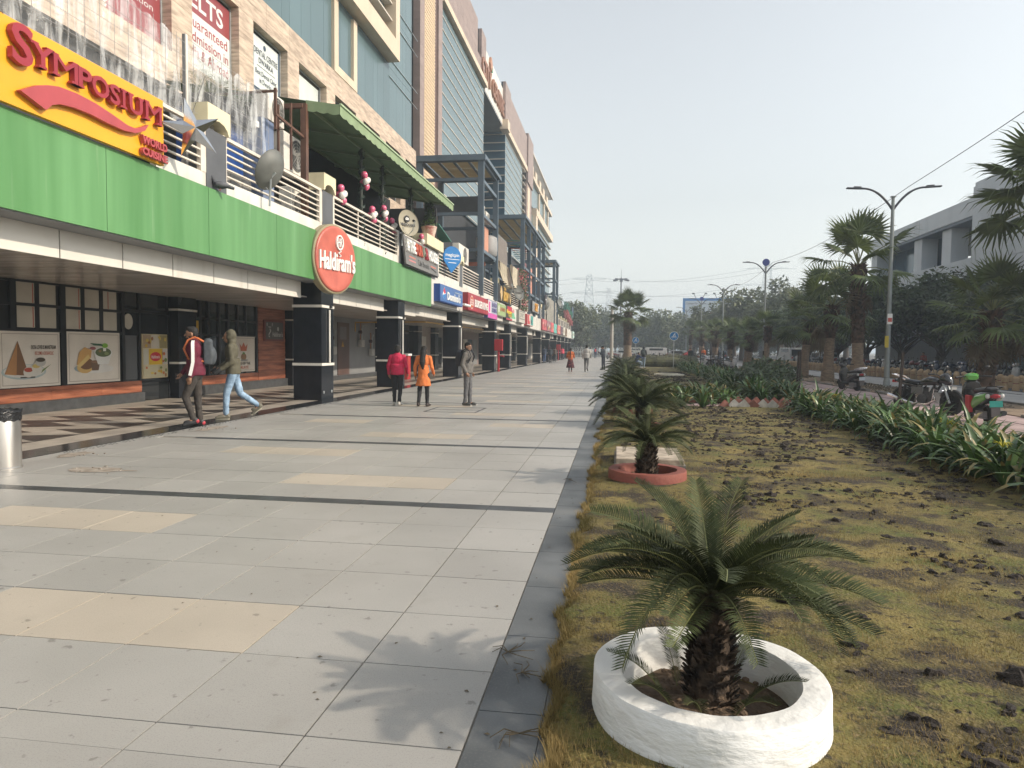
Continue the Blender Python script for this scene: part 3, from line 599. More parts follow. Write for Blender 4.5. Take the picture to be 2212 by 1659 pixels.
box_sign('shop_sign', 'red and white sign box with teal end panel', 63.0, 67.5, 3.66, 4.66, -7.9, .3, paint((.60,.58,.54)), paint((.4,.04,.05)), [('p', (.48,.05,.06), R(.1, .1, 2.0, .95)), ('p', (.6,.58,.5), R(1.3, .4, 1.8, .9)), ('p', (.04,.28,.25), R(2.6, .08, 4.4, .95)), ('p', (.02,.02,.02), ell(2.9, .4, .35, .18))])
random.seed(21)
for i, (y0, y1, c, lab) in enumerate([(77.2, 82, (.52,.10,.12), 'long red fascia sign with dark food picture, past the blank white fascia'), (82.2, 87.4, (.26,.11,.14), 'dull maroon fascia sign right of the long red sign'), (87.6, 91.4, (.60,.10,.12), 'bright red fascia sign with orange dot'), (91.6, 96.3, (.12,.42,.37), 'teal and white fascia sign in the far row'), (97, 102.4, (.55,.14,.13), 'red framed fascia sign with white centre'), (102.6, 107.5, (.10,.06,.08), 'dark maroon fascia sign near the far corner'), (108, 112, (.55,.53,.46), 'cream fascia sign with small dark mark'), (112.2, 116.3, (.14,.07,.03), 'brown fascia sign with orange lettering near the far end'), (131, 136.5, (.45,.6,.55), 'pale mint fascia sign at the far end of the arcade')]):
    w = y1-y0; its = []
    for k in range(6): its.append(('p', random.choice([(.65,.6,.5), (.08,.05,.04), (.6,.4,.08), c, (.3,.2,.12), (.55,.5,.45)]), ell(random.uniform(.6, w-.6), random.uniform(.3, .8), random.uniform(.15, .5), random.uniform(.1, .28), 10)))
    box_sign('shop_sign', lab, y0, y1, 3.62, 4.85, -8.0, .18, paint(c), paint(tuple(x*.5 for x in c)), its)

# ================================================================== TERRACE: parapet posts and railings
RX = -8.3
posts = [(7.6, 8.28), (13.47, 14.15), (19.2, 19.98), (26.32, 27.1), (31.5, 32.4), (36.9, 37.7)]+[(43.0+5.75*i, 43.8+5.75*i) for i in range(16)]
words = 'first second third fourth fifth sixth seventh eighth ninth tenth eleventh twelfth thirteenth fourteenth fifteenth sixteenth seventeenth eighteenth nineteenth twentieth twenty-first twenty-second twenty-third'.split()
pme = MB().box(-.36, .04, 0, .74, 4.7, 5.96).mesh('post_shaft', mt['dgrey'])
cm = MB(); cm.box(-.42, .09, -.05, .79, 5.962, 6.43); 
for s in (0, 1):
    pass
cm = MB(); cm.M = FX(-.44, .37, 5.965); cm.prism([(-.42, .0), (-.36, .0), (-.30, .10), (-.18, .17), (0, .20), (.18, .17), (.30, .10), (.36, .0), (.42, .0), (.42, .47), (-.42, .47)], 0, .55); cap_me = cm.mesh('post_cap', mt['cream'])
for i, (a, b) in enumerate(posts):
    t = thing('parapet_post', f'{words[i]} dark grey parapet post along the terrace edge, counted from the yellow sign', 'post', (RX, a, 0), group='parapet posts along the terrace')
    link('post_shaft', pme, t)
    if i not in (3, 6, 9, 11): link('post_cap', cap_me, t)
for i in range(len(posts)-1):
    y0, y1 = posts[i][1]-.04, posts[i+1][0]+.06
    if i == 0: y0 = 11.9
    t = thing('terrace_railing', f'white terrace railing with horizontal bars after the {words[i]} parapet post', 'railing', (RX, y0, 4.74), group='white railings along the terrace'); w = y1-y0
    MB().box(-.1, .02, 0, w, 0, .30).build('kick_panel', mt['white'], t)
    fr = MB(); fr.box(-.06, .03, 0, .14, .301, 1.24); fr.box(-.06, .03, w-.24, w, .301, 1.24); fr.box(-.06, .03, .141, w-.241, 1.17, 1.238); fr.build('rail_frame', mt['rail'], t)
    if i < 12:
        bm = MB().box(-.03, .02, .141, w-.241, -.016, .016).mesh('bar', mt['rail'])
        for k in range(5): link('bar', bm, t, (0, 0, .42+k*.152))
    else:
        bb = MB(); [bb.box(-.03, .02, .141, w-.241, .40+k*.152, .44+k*.152) for k in range(5)]; tag(bb.build('bars', mt['rail'], t), kind='stuff')
    if i == 2 or i == 3:
        for k in (1, 2): MB().box(-.035, .0, w*k/3, w*k/3+.05, .3, 1.17).build('stile', mt['rail'], t)
tf = MB().box(-13.0, -8.45, 2, 138, 4.681, 4.72).build('terrace_floor', mt['grey_gr'], arc)
# clutter behind the second railing: stacked grey crates / louvre boxes so the gaps are not empty
random.seed(3)
for k, (y0, y1, X, hgt, c, nm, lab) in enumerate([(14.5, 16.6, -9.0, .9, (.35,.33,.30), 'storage_cabinet', 'pale metal cabinet standing behind the railing under the blue panel'), (17.0, 18.6, -9.1, .75, (.1,.1,.1), 'storage_cabinet', 'black cabinet behind the railing below the brown steel frame'), (38.2, 42.2, -9.2, .8, (.12,.09,.07), 'planter_box', 'brown planter box behind the railing next to the air conditioner'), (33.0, 36.0, -9.0, .7, (.14,.1,.08), 'planter_box', 'dark planter box behind the railing below the blue pin sign')]):
    t = thing(nm, lab, 'cabinet', (X, (y0+y1)/2, 4.72)); w = y1-y0
    MB().box(-.5, 0, -w/2, w/2, 0, hgt).build('cabinet_body', paint(c), t, bev=.02)
    for j in range(4): MB().box(.001, .02, -w/2+.08+j*w/4, -w/2+w/4-.02+j*w/4, .08, hgt-.06).build('cabinet_door', paint(tuple(x*.8 for x in c)), t)
# ================================================================== TERRACE THINGS
def person_free(): pass
# wavy clear plastic sheets tied along the terrace
def plastic(name, label, y0, y1, z0, z1, zt0, zt1, X, seed):
    random.seed(seed); mb = MB(); nu, nv = int((y1-y0)/.07), 14; vs = []
    for i in range(nu+1):
        f = i/nu; y = y0+(y1-y0)*f; top = zt0+(zt1-zt0)*f+.05*sin(i*.9)-.06*abs(sin(i*.33)); bot = z0+(z1-z0)*f
        for j in range(nv+1):
            g = j/nv; w = .055*sin(i*.8+2*sin(g*3+seed))+.03*sin(i*.37+seed)+.02*sin(i*2.1+g*4)
            vs.append((X+w*(.3+.7*g), y+.02*sin(g*6+i), top+(bot-top)*g))
    fs = [(i*(nv+1)+j, (i+1)*(nv+1)+j, (i+1)*(nv+1)+j+1, i*(nv+1)+j+1) for i in range(nu) for j in range(nv)]
    mb.add(vs, fs)
    t = thing(name, label, 'plastic sheet', (0, 0, 0))
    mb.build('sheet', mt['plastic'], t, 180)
    gr = MB()
    k = 0; y = y0+.2
    while y < y1:
        f = (y-y0)/(y1-y0); gr.tube([(X+.09, y, zt0+(zt1-zt0)*f-.02), (X+.09, y, z0+(z1-z0)*f)], .004, 4); y += .34
    z = max(z0, z1)+.15
    while z < min(zt0, zt1): gr.tube([(X+.09, y0, z), (X+.09, y1, z)], .004, 4); z += .27
    gr.build('string_grid', paint((.35,.34,.33)), t)
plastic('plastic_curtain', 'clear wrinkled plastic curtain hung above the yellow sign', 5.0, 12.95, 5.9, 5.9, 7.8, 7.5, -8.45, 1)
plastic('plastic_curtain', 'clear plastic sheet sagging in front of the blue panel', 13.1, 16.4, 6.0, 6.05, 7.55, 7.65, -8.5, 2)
t = thing('steel_pole', 'slim dark steel pole holding the plastic curtains apart', 'pole', (-8.42, 13.02, 4.74)); MB().box(-.03, .03, -.035, .035, 0, 2.85).build('pole_shaft', paint((.2,.2,.2)), t); MB().box(.031, .05, -.03, .03, 1.3, 2.85).build('pole_strip', mt['white'], t)
# star lantern
st = thing('star_lantern', 'silver foil star lantern hanging beside the yellow sign', 'lantern', (-7.75, 12.2, 5.5), RAD(-40))
mb = MB(); pts = []
for i in range(10):
    a = pi/2+.25+pi*i/5; r = .56 if i % 2 == 0 else .2; pts.append((0, r*cos(a), r*sin(a)))
vs = [(.17, 0, 0), (-.17, 0, 0)]+pts
mb.add(vs, [(0, 2+i, 2+(i+1) % 10) for i in range(10)]+[(1, 2+(i+1) % 10, 2+i) for i in range(10)])
mb.build('star_body', mt['silver'], st); MB().tube([(0, 0, .3), (-.5, .4, 1.2)], .006, 4).build('hanger', mt['blackm'], st)
# pigeon on the ledge
pg = thing('pigeon', 'dark grey pigeon sitting on the green fascia ledge by the first railing', 'pigeon', (-8.12, 13.75, 4.75), rz=RAD(-60))
mb = MB(); mb.ball((0, 0, .1), (.075, .14, .08), n=12, m=8); mb.tube([(0, -.1, .14), (0, -.14, .2), (0, -.16, .24)], [.055, .038, .034], 8); mb.ball((0, -.17, .25), .036); mb.tube([(0, .1, .1), (0, .26, .05)], [.055, .03], 6); mb.build('body', paint((.055,.06,.07), .6, .3, scale=12), pg, 60)
mb = MB(); mb.ball((-.06, .03, .11), (.03, .13, .055), n=8, m=6); mb.ball((.06, .03, .11), (.03, .13, .055), n=8, m=6); mb.build('wings', paint((.12,.125,.14)), pg, 60)
mb = MB(); mb.tube([(0, -.2, .25), (0, -.23, .245)], [.01, .003], 5); mb.build('beak', mt['blackm'], pg); mb = MB(); [mb.tube([(x, 0, .04), (x, -.01, 0), (x, -.04, 0)], .006, 5) for x in (-.03, .03)]; mb.build('legs', paint((.35,.1,.08)), pg)
# pot palm behind the plastic
def frond_mesh(name, L, n, wid, droop, lift, vang=.5, mats=None, seed=0, ll=.16):
    random.seed(seed); mb = MB(); path = []
    for i in range(n+1):
        f = i/n; path.append(Vector((0, L*f*(1-.08*droop*f), lift*L*f-droop*L*f*f)))
    mb.tube(path, [max(.0025, wid*(1-.8*i/n)) for i in range(n+1)], 4, 1, False)
    for i in range(2, n+1):
        for q in (0, .5):
            f = min(1, (i+q-.5)/n); 
            p = Vector((0, L*f*(1-.08*droop*f), lift*L*f-droop*L*f*f)); d = Vector((0, 1, lift-2*droop*f)).normalized()
            l = ll*(.45+.9*sin(pi*min(1, f*.92+.06)))*random.uniform(.88, 1.1)
            up = Vector((1, 0, 0)).cross(d)
            for s in (-1, 1):
                o = (Vector((s, 0, 0))*cos(vang)+up*sin(vang)*random.uniform(.7, 1.1)+d*.55).normalized()
                w = d*.0040; m = p+o*l*.55-Vector((0, 0, 1))*.004; e = p+o*l-Vector((0, 0, l*.18))
                mb.add([p-w*.6, p+w*.6, m+w, m-w, e], [(0, 1, 2, 3), (3, 2, 4)], 0)
    return mb.mesh(name, mats)
pot_fr = frond_mesh('frond', .9, 16, .008, .7, .9, .5, [mt['palm'], mt['cyc_r']], 4, .28)
t = thing('potted_palm', 'potted feathery palm standing behind the clear plastic sheet', 'plant', (-9.3, 15.2, 4.72))
MB().lathe([(.22, 0), (.28, .5), (.3, .52), (.26, .52), (.24, .4), (0, .4)], (0, 0, 0), 18).build('pot', paint((.25,.1,.06)), t, 40)
MB().tube([(0, 0, .4), (0, 0, 2.55)], .05, 8).build('stem', mt['bark'], t, 60)
for i in range(16): link('frond', pot_fr, t, (0, 0, 2.45), (random.uniform(-.2, .6), 0, i*2.4))
# blue kiosk panel, air conditioner stack, brown steel frame
t = thing('blue_kiosk', 'blue and grey kiosk panel standing behind the second railing', 'kiosk', (-9.2, 16.1, 4.72))
MB().box(-.6, .0, -1.3, .5, 0, 2.15).build('kiosk_body', paint((.02,.07,.26), .3), t); MB().box(-.6, .45, .62, 1.2, 0, 2.5).build('side_panel', paint((.17,.22,.34), .35), t); MB().box(-.7, .3, -1.35, .6, 2.151, 2.4).build('roof_trim', paint((.02,.02,.025)), t); MB().box(.31, .4, .4, .55, 2.2, 2.34).build('spot_lamp', mt['wlet'], t)
def ac(label, loc, w=1.15, h=.95, dep=.38, rz=0):
    t = thing('air_conditioner', label, 'air conditioner', loc, rz, group='outdoor air conditioners on the terrace')
    MB().box(-dep, 0, -w/2, w/2, 0, h).build('casing', mt['white'], t, bev=.02)
    mb = MB(); mb.lathe([(.0, .004), (h*.42, .004), (h*.42, .01)], (0, w*.1, h/2), 28, axis='X'); mb.build('fan_opening', paint((.05,.05,.05)), t)
    g = MB()
    for k in range(5):
        r = h*.42*(k+1)/5; g.tube([(.02, w*.1+r*cos(a*pi/12), h/2+r*sin(a*pi/12)) for a in range(25)], .006, 4)
    for k in range(8): a = pi*k/4; g.tube([(.02, w*.1, h/2), (.02, w*.1+h*.42*cos(a), h/2+h*.42*sin(a))], .006, 4)
    g.build('fan_grille', paint((.4,.39,.36)), t)
    f = MB(); [f.prism([], 0, 0) for _ in ()]
    for k in range(3):
        a = 2*pi*k/3+.4; f.add([(.012, w*.1, h/2), (.012, w*.1+h*.36*cos(a), h/2+h*.36*sin(a)), (.012, w*.1+h*.36*cos(a+.7), h/2+h*.36*sin(a+.7))], [(0, 1, 2)])
    f.build('fan_blade', paint((.25,.25,.24)), t); return t
ac('large cream air conditioner behind brown bars above the second railing', (-8.85, 18.7, 6.3), 1.25, 1.0)
ac('upper air conditioner unit hung on the brown bracket left of the awning', (-8.9, 17.75, 7.35), .9, .75)
ac('narrow air conditioner casing standing beside the brown post', (-8.8, 18.85, 5.0), .9, .9)
ac('white air conditioner with round fan right of the blue pin sign', (-8.75, 40.2, 6.4), 2.6, 1.0)
ac('small air conditioner high on the first steel canopy', (-8.5, 44.6, 9.9), 1.3, .75); ac('second small air conditioner high on the first steel canopy', (-8.5, 46.3, 9.75), 1.2, .7)
t = thing('support_rack', 'brown steel rack of posts and brackets at the awning end', 'frame', (-8.55, 18.4, 4.74))
for n, a, b, w in (('post', (.1, .06, 0), (.1, .06, 3.35), .16), ('post', (-.15, -.95, 1.55), (-.15, -.95, 3.0), .05), ('post', (.1, -.75, 1.4), (.1, -.75, 3.1), .05), ('bracket', (.1, -1.6, 2.55), (.1, .0, 2.45), .06), ('bracket', (.1, -1.5, 3.15), (-1.8, -1.4, 3.15), .05), ('top_beam', (.1, .0, 3.28), (-4, .0, 3.3), .12), ('bracket', (.08, -1.55, 2.2), (.08, -1.55, 3.2), .06)):
    MB().beam((a[0], a[1], a[2]), (b[0], b[1], b[2]), w, w).build(n, mt['brownp'], t)
# satellite dishes
def dish(label, loc, az, el, r, m, txt=None):
    t = thing('satellite_dish', label, 'satellite dish', loc)
    fr = Matrix.Rotation(az, 4, 'Z') @ Matrix.Rotation(-el, 4, 'Y')     # bowl axis = local +X
    mb = MB(); mb.M = fr; prof = [(0, .0)]+[(r*i/8, .30*r*(i/8)**2) for i in range(1, 9)]+[(r*1.0, .30*r+.015), (r*.97, .30*r*.93-.02), (r*.5, .03*r-.03), (0, -.03)]
    mb.lathe(prof, (0, 0, 0), 32, axis='X', sy=1.1); mb.build('bowl', m, t, 50)
    mb = MB(); mb.M = fr; mb.tube([(.0, 0, -r), (.75*r, 0, -.75*r), (1.1*r, 0, -.1*r)], .018, 6); mb.build('feed_arm', mt['metal'], t, 60)
    mb = MB(); mb.M = fr; mb.tube([(1.12*r, 0, -.12*r), (.96*r, 0, -.02*r)], [.035, .05], 8); mb.build('receiver', mt['blackm'], t, 60)
    mb = MB(); a = fr @ Vector((-.05, 0, 0)); mb.tube([a, a+Vector((-.12, 0, -.12)), (a.x-.15, a.y, -r-.35)], .028, 8); mb.build('mast', mt['metal'], t, 60)
    if txt:
        mb = MB(); mb.M = fr @ FX(.075*r+.0, 0, 0)
        for s, bx, c in txt: put_text(mb, s, tuple(v*r for v in bx), .02, .10*r, 0, .02)
        mb.build('lettering', paint((.03,.03,.03)), t)
    return t
dish('dark satellite dish seen from behind on the second railing', (-7.95, 15.72, 5.6), RAD(168), RAD(24), .44, mt['dish'])
dish('cream satellite dish with round black logo beside the green fascia end', (-7.9, 26.1, 6.2), RAD(-38), RAD(10), .46, mt['dish_c'], [('VIDEOCON', (-.72, -.22, .72, .0), 0)])
lg = MB(); lg.M = Matrix.Translation((-7.9, 26.1, 6.2)) @ Matrix.Rotation(RAD(-38), 4, 'Z') @ Matrix.Rotation(RAD(-10), 4, 'Y') @ FX(.06, 0, .18)
lg.prism(ell(0, 0, .12, .13, 22), 0, .012, 0); put_text(lg, 'd2h', (-.08, -.045, .08, .05), .012, .016, 1, .02)
dt = [o for o in bpy.data.objects if o.name.startswith('satellite_dish')][-1]
lo = lg.build('logo_disc', [mt['blackm'], mt['wlet']]); lo.parent = dt; lo.matrix_parent_inverse = Matrix.Translation((-7.9, 26.1, 6.2)).inverted()
dish('large grey satellite dish beside the striped curtains', (-7.75, 55.6, 5.9), RAD(-40), RAD(12), .55, mt['dish'], [('airtel', (-.6, -.05, .6, .25), 0)])
dish('small grey satellite dish behind the golden letters', (-7.9, 53.4, 6.0), RAD(170), RAD(15), .4, mt['dish'])
dish('dark satellite dish on the far railing by the grey tarpaulin', (-7.8, 80.6, 6.5), RAD(150), RAD(15), .55, mt['dish'])
dish('small dark satellite dish at the edge of the last steel canopy', (-7.9, 97.5, 7.8), RAD(-30), RAD(15), .5, mt['dish'])
# awning
aw = thing('awning', 'long sage green fabric awning with scalloped valance over the terrace', 'awning', (0, 0, 0))
ya, yb, xf, xb, zf, zb = 18.5, 31.9, -7.47, -12.7, 8.03, 8.95
mb = MB(); nu = 40
vs = [(xf+(xb-xf)*g, ya+(yb-ya)*i/nu, zf+(zb-zf)*g-.05*sin(pi*g)*abs(sin(i*pi/5))) for i in range(nu+1) for g in (0, .15, .4, .7, 1)]
mb.add(vs, [(i*5+j, (i+1)*5+j, (i+1)*5+j+1, i*5+j+1) for i in range(nu) for j in range(4)]); mb.build('canopy_sheet', mt['awn'], aw, 60)
mb = MB(); n = 224; pts = [(i*(yb-ya)/n, .0) for i in range(n+1)]+[(i*(yb-ya)/n, -.24-.045*abs(sin(i*pi/8))) for i in range(n, -1, -1)]
mb.M = FX(xf+.012, ya, zf+.01); vs = [(u, v, 0) for u, v in pts]; m2 = len(pts)
mb.add(vs, [(m2-1-i, m2-2-i, i+1, i) for i in range(n)]); mb.build('valance', mt['awn_t'], aw)
mb = MB(); n = 40; w = .95; mb.M = FY(xf-w, ya-.012, zf+.02)
mb.add([(i*w/n, .16*(1-i/n)-.005, 0) for i in range(n+1)]+[(i*w/n, .16*(1-i/n)-.26-.04*abs(sin(i*pi/13)), 0) for i in range(n+1)], [(n+1+i, n+2+i, i+1, i) for i in range(n)]); mb.build('valance', mt['awn_t'], aw)
for i in range(6):
    y = ya+.3+i*(yb-ya-.6)/5; MB().beam((xf-.03, y, zf-.06), (xb, y, zb-.1), .07, .08).build('rafter', paint((.22,.29,.18)), aw)
for x in (-8.4, -10.5): MB().beam((x, ya+.05, zf+(zb-zf)*(x-xf)/(xb-xf)-.14), (x, yb-.05, zf+(zb-zf)*(x-xf)/(xb-xf)-.14), .06, .07).build('purlin', paint((.22,.29,.18)), aw)
MB().beam((xf+.02, ya, zf+.03), (xf+.02, yb, zf+.03), .06, .05).build('front_rail', paint((.36,.46,.28)), aw)
for i, y in enumerate((22.6, 24.75, 28.3)):
    x = -8.38; p = MB().tube([(x, y, 4.72), (x, y, 8.05)], .045, 8).build('awning_post', paint((.05,.06,.05)), aw)
    random.seed(i); g = MB(); h = [(x+.085*cos(k*.9), y+.085*sin(k*.9), 4.9+k*.045) for k in range(70)]; g.tube(h, .032, 5); 
    for k in range(240):
        a = random.uniform(0, 6.28); z = random.uniform(4.9, 8.0); r = .1; s = .035
        g.add([(x+r*cos(a), y+r*sin(a), z), (x+(r+.04)*cos(a+.3), y+(r+.04)*sin(a+.3), z+s), (x+(r+.02)*cos(a-.2), y+(r+.02)*sin(a-.2), z-s)], [(0, 1, 2)])
    tag(g.build('tinsel_garland', paint((.035,.055,.045), .3, .4, scale=20), p), kind='stuff')
# bar room: near-black walls and floor put in to stand for its shade
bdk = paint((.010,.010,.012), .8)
br = MB().box(-11.0, -10.9, 17.95, 33.3, 4.72, 8.62).build('bar_room_shade_wall', bdk, arc)
MB().box(-10.89, -8.5, 18.0, 33.2, 4.721, 4.74).build('bar_room_shade_floor', bdk, arc)
MB().box(-12.6, -9.4, 17.9, 18.2, 4.72, 8.0).build('bar_room_shade_wall', bdk, arc); MB().box(-12.6, -8.6, 33.2, 33.4, 4.72, 8.2).build('bar_room_shade_wall', bdk, arc)
def balloons(label, c, seq):
    t = thing('balloon_cluster', label, 'balloons', c, group='balloon clusters along the terrace')
    for (dx, dy, dz, k) in seq:
        mb = MB(); prof = [(0, -.13), (.01, -.126), (.017, -.118), (.076, -.076), (.106, -.017), (.11, .025), (.093, .076), (.051, .109), (0, .12)]
        mb.lathe(prof, (0, 0, 0), 16); mb.build('balloon', mt['balloon_p' if k else 'balloon_w'], t, 180, loc=(dx, dy, dz), rot=(random.uniform(-.6, .6), random.uniform(-.6, .6), 0))
cl = [(.0, -.1, .13, 1), (.02, .12, .0, 0), (.05, -.12, -.1, 0), (.0, .08, -.22, 1), (-.1, -.02, -.05, 1)]
for lab, y, z, x in (('pink and white balloons high on the first garland post', 22.65, 7.05, -8.25), ('balloons tied at the left end of the bar railing', 20.75, 6.2, -8.3), ('balloons at the foot of the first garland post', 23.5, 6.1, -8.3), ('pink balloons on the second garland post', 24.85, 6.4, -8.35), ('pink balloons on the railing left of the cream dish', 26.0, 6.15, -8.4), ('white and pink balloons on the third garland post', 28.6, 6.8, -8.4), ('balloons above the grey board with raised letters', 29.7, 6.15, -8.3), ('dim balloons deep inside the bar', 24.5, 7.0, -10.4), ('red balloons hanging near the bar ceiling', 20.5, 7.2, -10.0)):
    random.shuffle(cl); balloons(lab, (x, y, z), cl if 'dish' not in lab else cl[:4])
# board with raised letters
t = thing('restaurant_board', 'tilted grey board with raised white and red letters above the green fascia end', 'sign', (-8.02, 26.5, 4.76)); t.rotation_euler = (0, RAD(-7), 0)
MB().box(-.06, 0, 0, 5.0, 0, 1.12).build('board', paint((.16,.155,.15)), t); MB().box(-.09, -.061, -.04, 5.04, -.05, 1.17).build('board_back', mt['blackm'], t)
F = FX(.0, 0, 0)
for s, a, b, m in (('#', .12, .45, Wh), ('THE', .5, 1.35, Wh), ('PUN', 1.4, 2.3, paint((.52,.09,.04))), ('JA', 2.36, 2.85, paint((.2,.21,.15))), ('R', 2.9, 3.3, paint((.35,.02,.03))), ('HOUSE', 3.36, 4.7, Wh), ('&', 4.72, 4.92, Wh)):
    letters(s, (a, .52, b, 1.0), 0, .09, F, m, t, 'letter', .03)
art(t, FX(.001, 0, 0), [('p', (.5,.18,.14), R(.5, .32, 1.4, .38)), ('p', (.5,.2,.2), R(.4, .17, 1.35, .23)), ('t', (.02,.02,.02), 'Cafe Brunch', (1.7, .14, 3.4, .38), .0), ('p', (.5,.18,.14), R(3.7, .3, 4.6, .36)), ('p', (.02,.02,.02), [(3.6, .24), (4.6, .12), (4.6, .18), (3.9, .26)])])
# potted plant on cap
t = thing('potted_plant', 'leafy plant in a checked pot standing on a wide cream cap', 'plant', (-8.4, 31.2, 6.44))
MB().box(-.9, .35, -1.6, 1.3, -.47, -.01).build('ledge_block', mt['cream'], t)
MB().lathe([(.24, 0), (.34, .45), (.36, .46), (.36, .52), (.3, .5), (0, .45)], (0, 0, 0), 18).build('pot', M('check_pot', (.45,.12,.1), .6, .1, 3, c2=(.6,.5,.42), fleck=.6, fscale=14, fcol=(.6,.52,.44)), t, 40)
mb = MB(); random.seed(8)
for k in range(420):
    a, r, z = random.uniform(0, 6.28), random.uniform(0, .38), .5+random.uniform(0, 1.1); p = Vector((r*cos(a)*(1.2-z*.5), r*sin(a)*(1.2-z*.5), z)); d = Vector((random.uniform(-1, 1), random.uniform(-1, 1), random.uniform(-.6, .9))).normalized()*.11; e = d.orthogonal().normalized()*.03
    mb.add([p-e, p+e, p+d+e*.6, p+d-e*.6], [(0, 1, 2, 3)])
mb.build('foliage', mt['lily'], t)
# blue location-pin sign
t = thing('pin_sign', 'round blue pin shaped sign with white lettering on the railing', 'sign', (-7.9, 33.6, 5.93))
mb = MB(); mb.M = Matrix.Rotation(RAD(-45), 4, 'Z') @ FX(0, 0, 0); pts = [(.5*cos(a), .5*sin(a)) for a in [RAD(-50)+i*RAD(280)/28 for i in range(29)]]+[(-.05, -.78)]
mb.prism(pts, -.03, .03); mb.build('sign_plate', paint((.0,.16,.46), .35), t)
mb = MB(); mb.M = Matrix.Rotation(RAD(-45), 4, 'Z') @ FX(0, 0, 0); put_text(mb, 'magicpin', (-.38, -.04, .38, .16), .031, .037, 0, .01); mb.prism(R(-.4, -.13, .4, -.105), .031, .036); mb.prism(R(-.22, -.3, .22, -.27), .031, .036); mb.build('print', Wh, t)
# blue/green hut at the end of the terrace bar
t = thing('terrace_hut', 'small hut with teal posts and sloping green roof beyond the awning', 'hut', (-9.0, 33.0, 4.72))
MB().box(-1.5, .0, .8, 2.4, 0, 1.6).build('hut_wall', paint((.4,.36,.3)), t); MB().box(.001, .03, .9, 2.3, 1.0, 2.3).build('hut_window', paint((.13,.12,.09)), t); MB().box(-1.5, -.01, .8, 2.4, 1.601, 2.4).build('hut_wall', paint((.2,.18,.15)), t); MB().box(-.1, .05, .55, .75, 0, 3.1).build('blue_post', paint((.01,.12,.33)), t); MB().box(-.02, .05, 2.5, 2.57, 0, 3.0).build('teal_post', paint((.02,.16,.12)), t); MB().beam((.2, .4, 2.75), (.2, 3.0, 2.3), .6, .05).build('hut_roof', paint((.05,.2,.15)), t)
# golden letters board, striped curtains, vines, banners
t = thing('cafe_sign', 'black cafe sign with golden letters and two golden fish shapes', 'sign', (-8.05, 48.2, 4.85))
MB().box(-.12, -.04, 0, 6.4, 0, 1.15).build('sign_back', mt['blackm'], t); F = FX(-.035, 0, 0); gold = paint((.62,.36,.05), .35)
letters('BOW', (2.2, .1, 4.4, .82), 0, .07, F, gold, t, 'lettering', .05); letters('THE', (2.3, .88, 3.3, 1.1), 0, .05, F, gold, t, 'lettering', .02)
for u in (1.2, 5.4):
    mb = MB(); mb.M = F; mb.prism([(u-.45, .55), (u-.3, .85), (u, 1.08), (u+.3, .85), (u+.45, .55), (u+.2, .2), (u, .02), (u-.2, .2)], 0, .05); mb.build('fish_shape', paint((.6,.42,.2)), t)
def striped(label, y0, y1, z0, z1, slant):
    t = thing('striped_curtain', label, 'curtain', (-8.15, y0, z0), group='striped curtains on the terrace'); mb = MB(); nb = 36; nv = 10; vs = []
    for i in range(nb+1):
        for j in range(nv+1):
            f, g = i/nb, j/nv; vs.append((.1*sin(i*.9+g*2)+.25*(1-g)**2, (y1-y0)*f+slant*(1-g), (z1-z0)*g+.25*(1-f)*(1-g)))
    for s in range(nb): mb.add([vs[s*(nv+1)+j] for j in range(nv+1)]+[vs[(s+1)*(nv+1)+j] for j in range(nv+1)], [(j, nv+1+j, nv+2+j, j+1) for j in range(nv)], (s//3) % 2)
    mb.build('curtain_cloth', [M('stripe_cream', (.62,.55,.42), .8, .1, 3, trans=.2), M('stripe_brown', (.12,.095,.075), .8, .1, 3, trans=.1)], t, 180); return t
striped('slanting black and cream striped curtain left of the flowering vine', 47.9, 53.0, 6.0, 7.6, 1.2); striped('straight black and cream striped curtain beside the flowering vine', 54.2, 58.6, 6.1, 8.0, .1)
t = thing('louvre_screen', 'brown corrugated louvre screen above the striped curtain', 'screen', (-8.25, 48.2, 7.45)); mb = MB()
for k in range(22): MB().box(-.04, .05, 0, 4.6, k*.09, k*.09+.06).build('louvre', paint((.27,.23,.2)), t)
MB().box(-.1, -.041, 0, 4.6, 0, 2.0).build('screen_back', paint((.07,.06,.055)), t)
t = thing('flowering_vine', 'bougainvillea vine with pink flowers climbing beside the curtains', 'plant', (-8.0, 60.2, 4.8)); mb = MB(); random.seed(12)
for k in range(1500):
    z = random.uniform(0, 3.4); p = Vector((random.gauss(0, .22), random.gauss(.3*sin(z)+(.9 if z > 2.2 else 0)*random.uniform(-1.6, 1), .35), z)); d = Vector((random.uniform(-1, 1), random.uniform(-1, 1), random.uniform(-1, 1))).normalized()*.1; e = d.orthogonal().normalized()*.05
    mb.add([p-e, p+e, p+d+e, p+d-e], [(0, 1, 2, 3)], 1 if random.random() < .2 else 0)
mb.build('foliage', [mt['leafB'], paint((.5,.1,.13))], t); MB().tube([(0, 0, 0), (.05, .1, 1.5), (0, .4, 3)], .04, 6).build('stem', mt['bark'], t)
box_sign('restaurant_board', 'cream board with two rows of raised lettering on the terrace edge', 59.9, 64.7, 4.9, 5.95, -8.05, .12, paint((.58,.54,.45)), None, [], [('STEAK', (.5, .55, 4.3, .95), paint((.25,.23,.19)), .05), ('HOUSE', (.5, .08, 4.3, .48), paint((.25,.23,.19)), .05)])
box_sign('restaurant_board', 'grey framed board with orange letters on the terrace edge', 67.2, 73.2, 5.1, 6.15, -7.95, .3, paint((.24,.24,.24)), mt['blackm'], [], [('S', (1.8, .15, 2.8, .9), paint((.65,.30,.03)), .1), ('Z', (3.0, .15, 4.0, .9), paint((.65,.30,.03)), .1), ('Y', (4.1, .3, 4.9, .75), Wh, .08)])
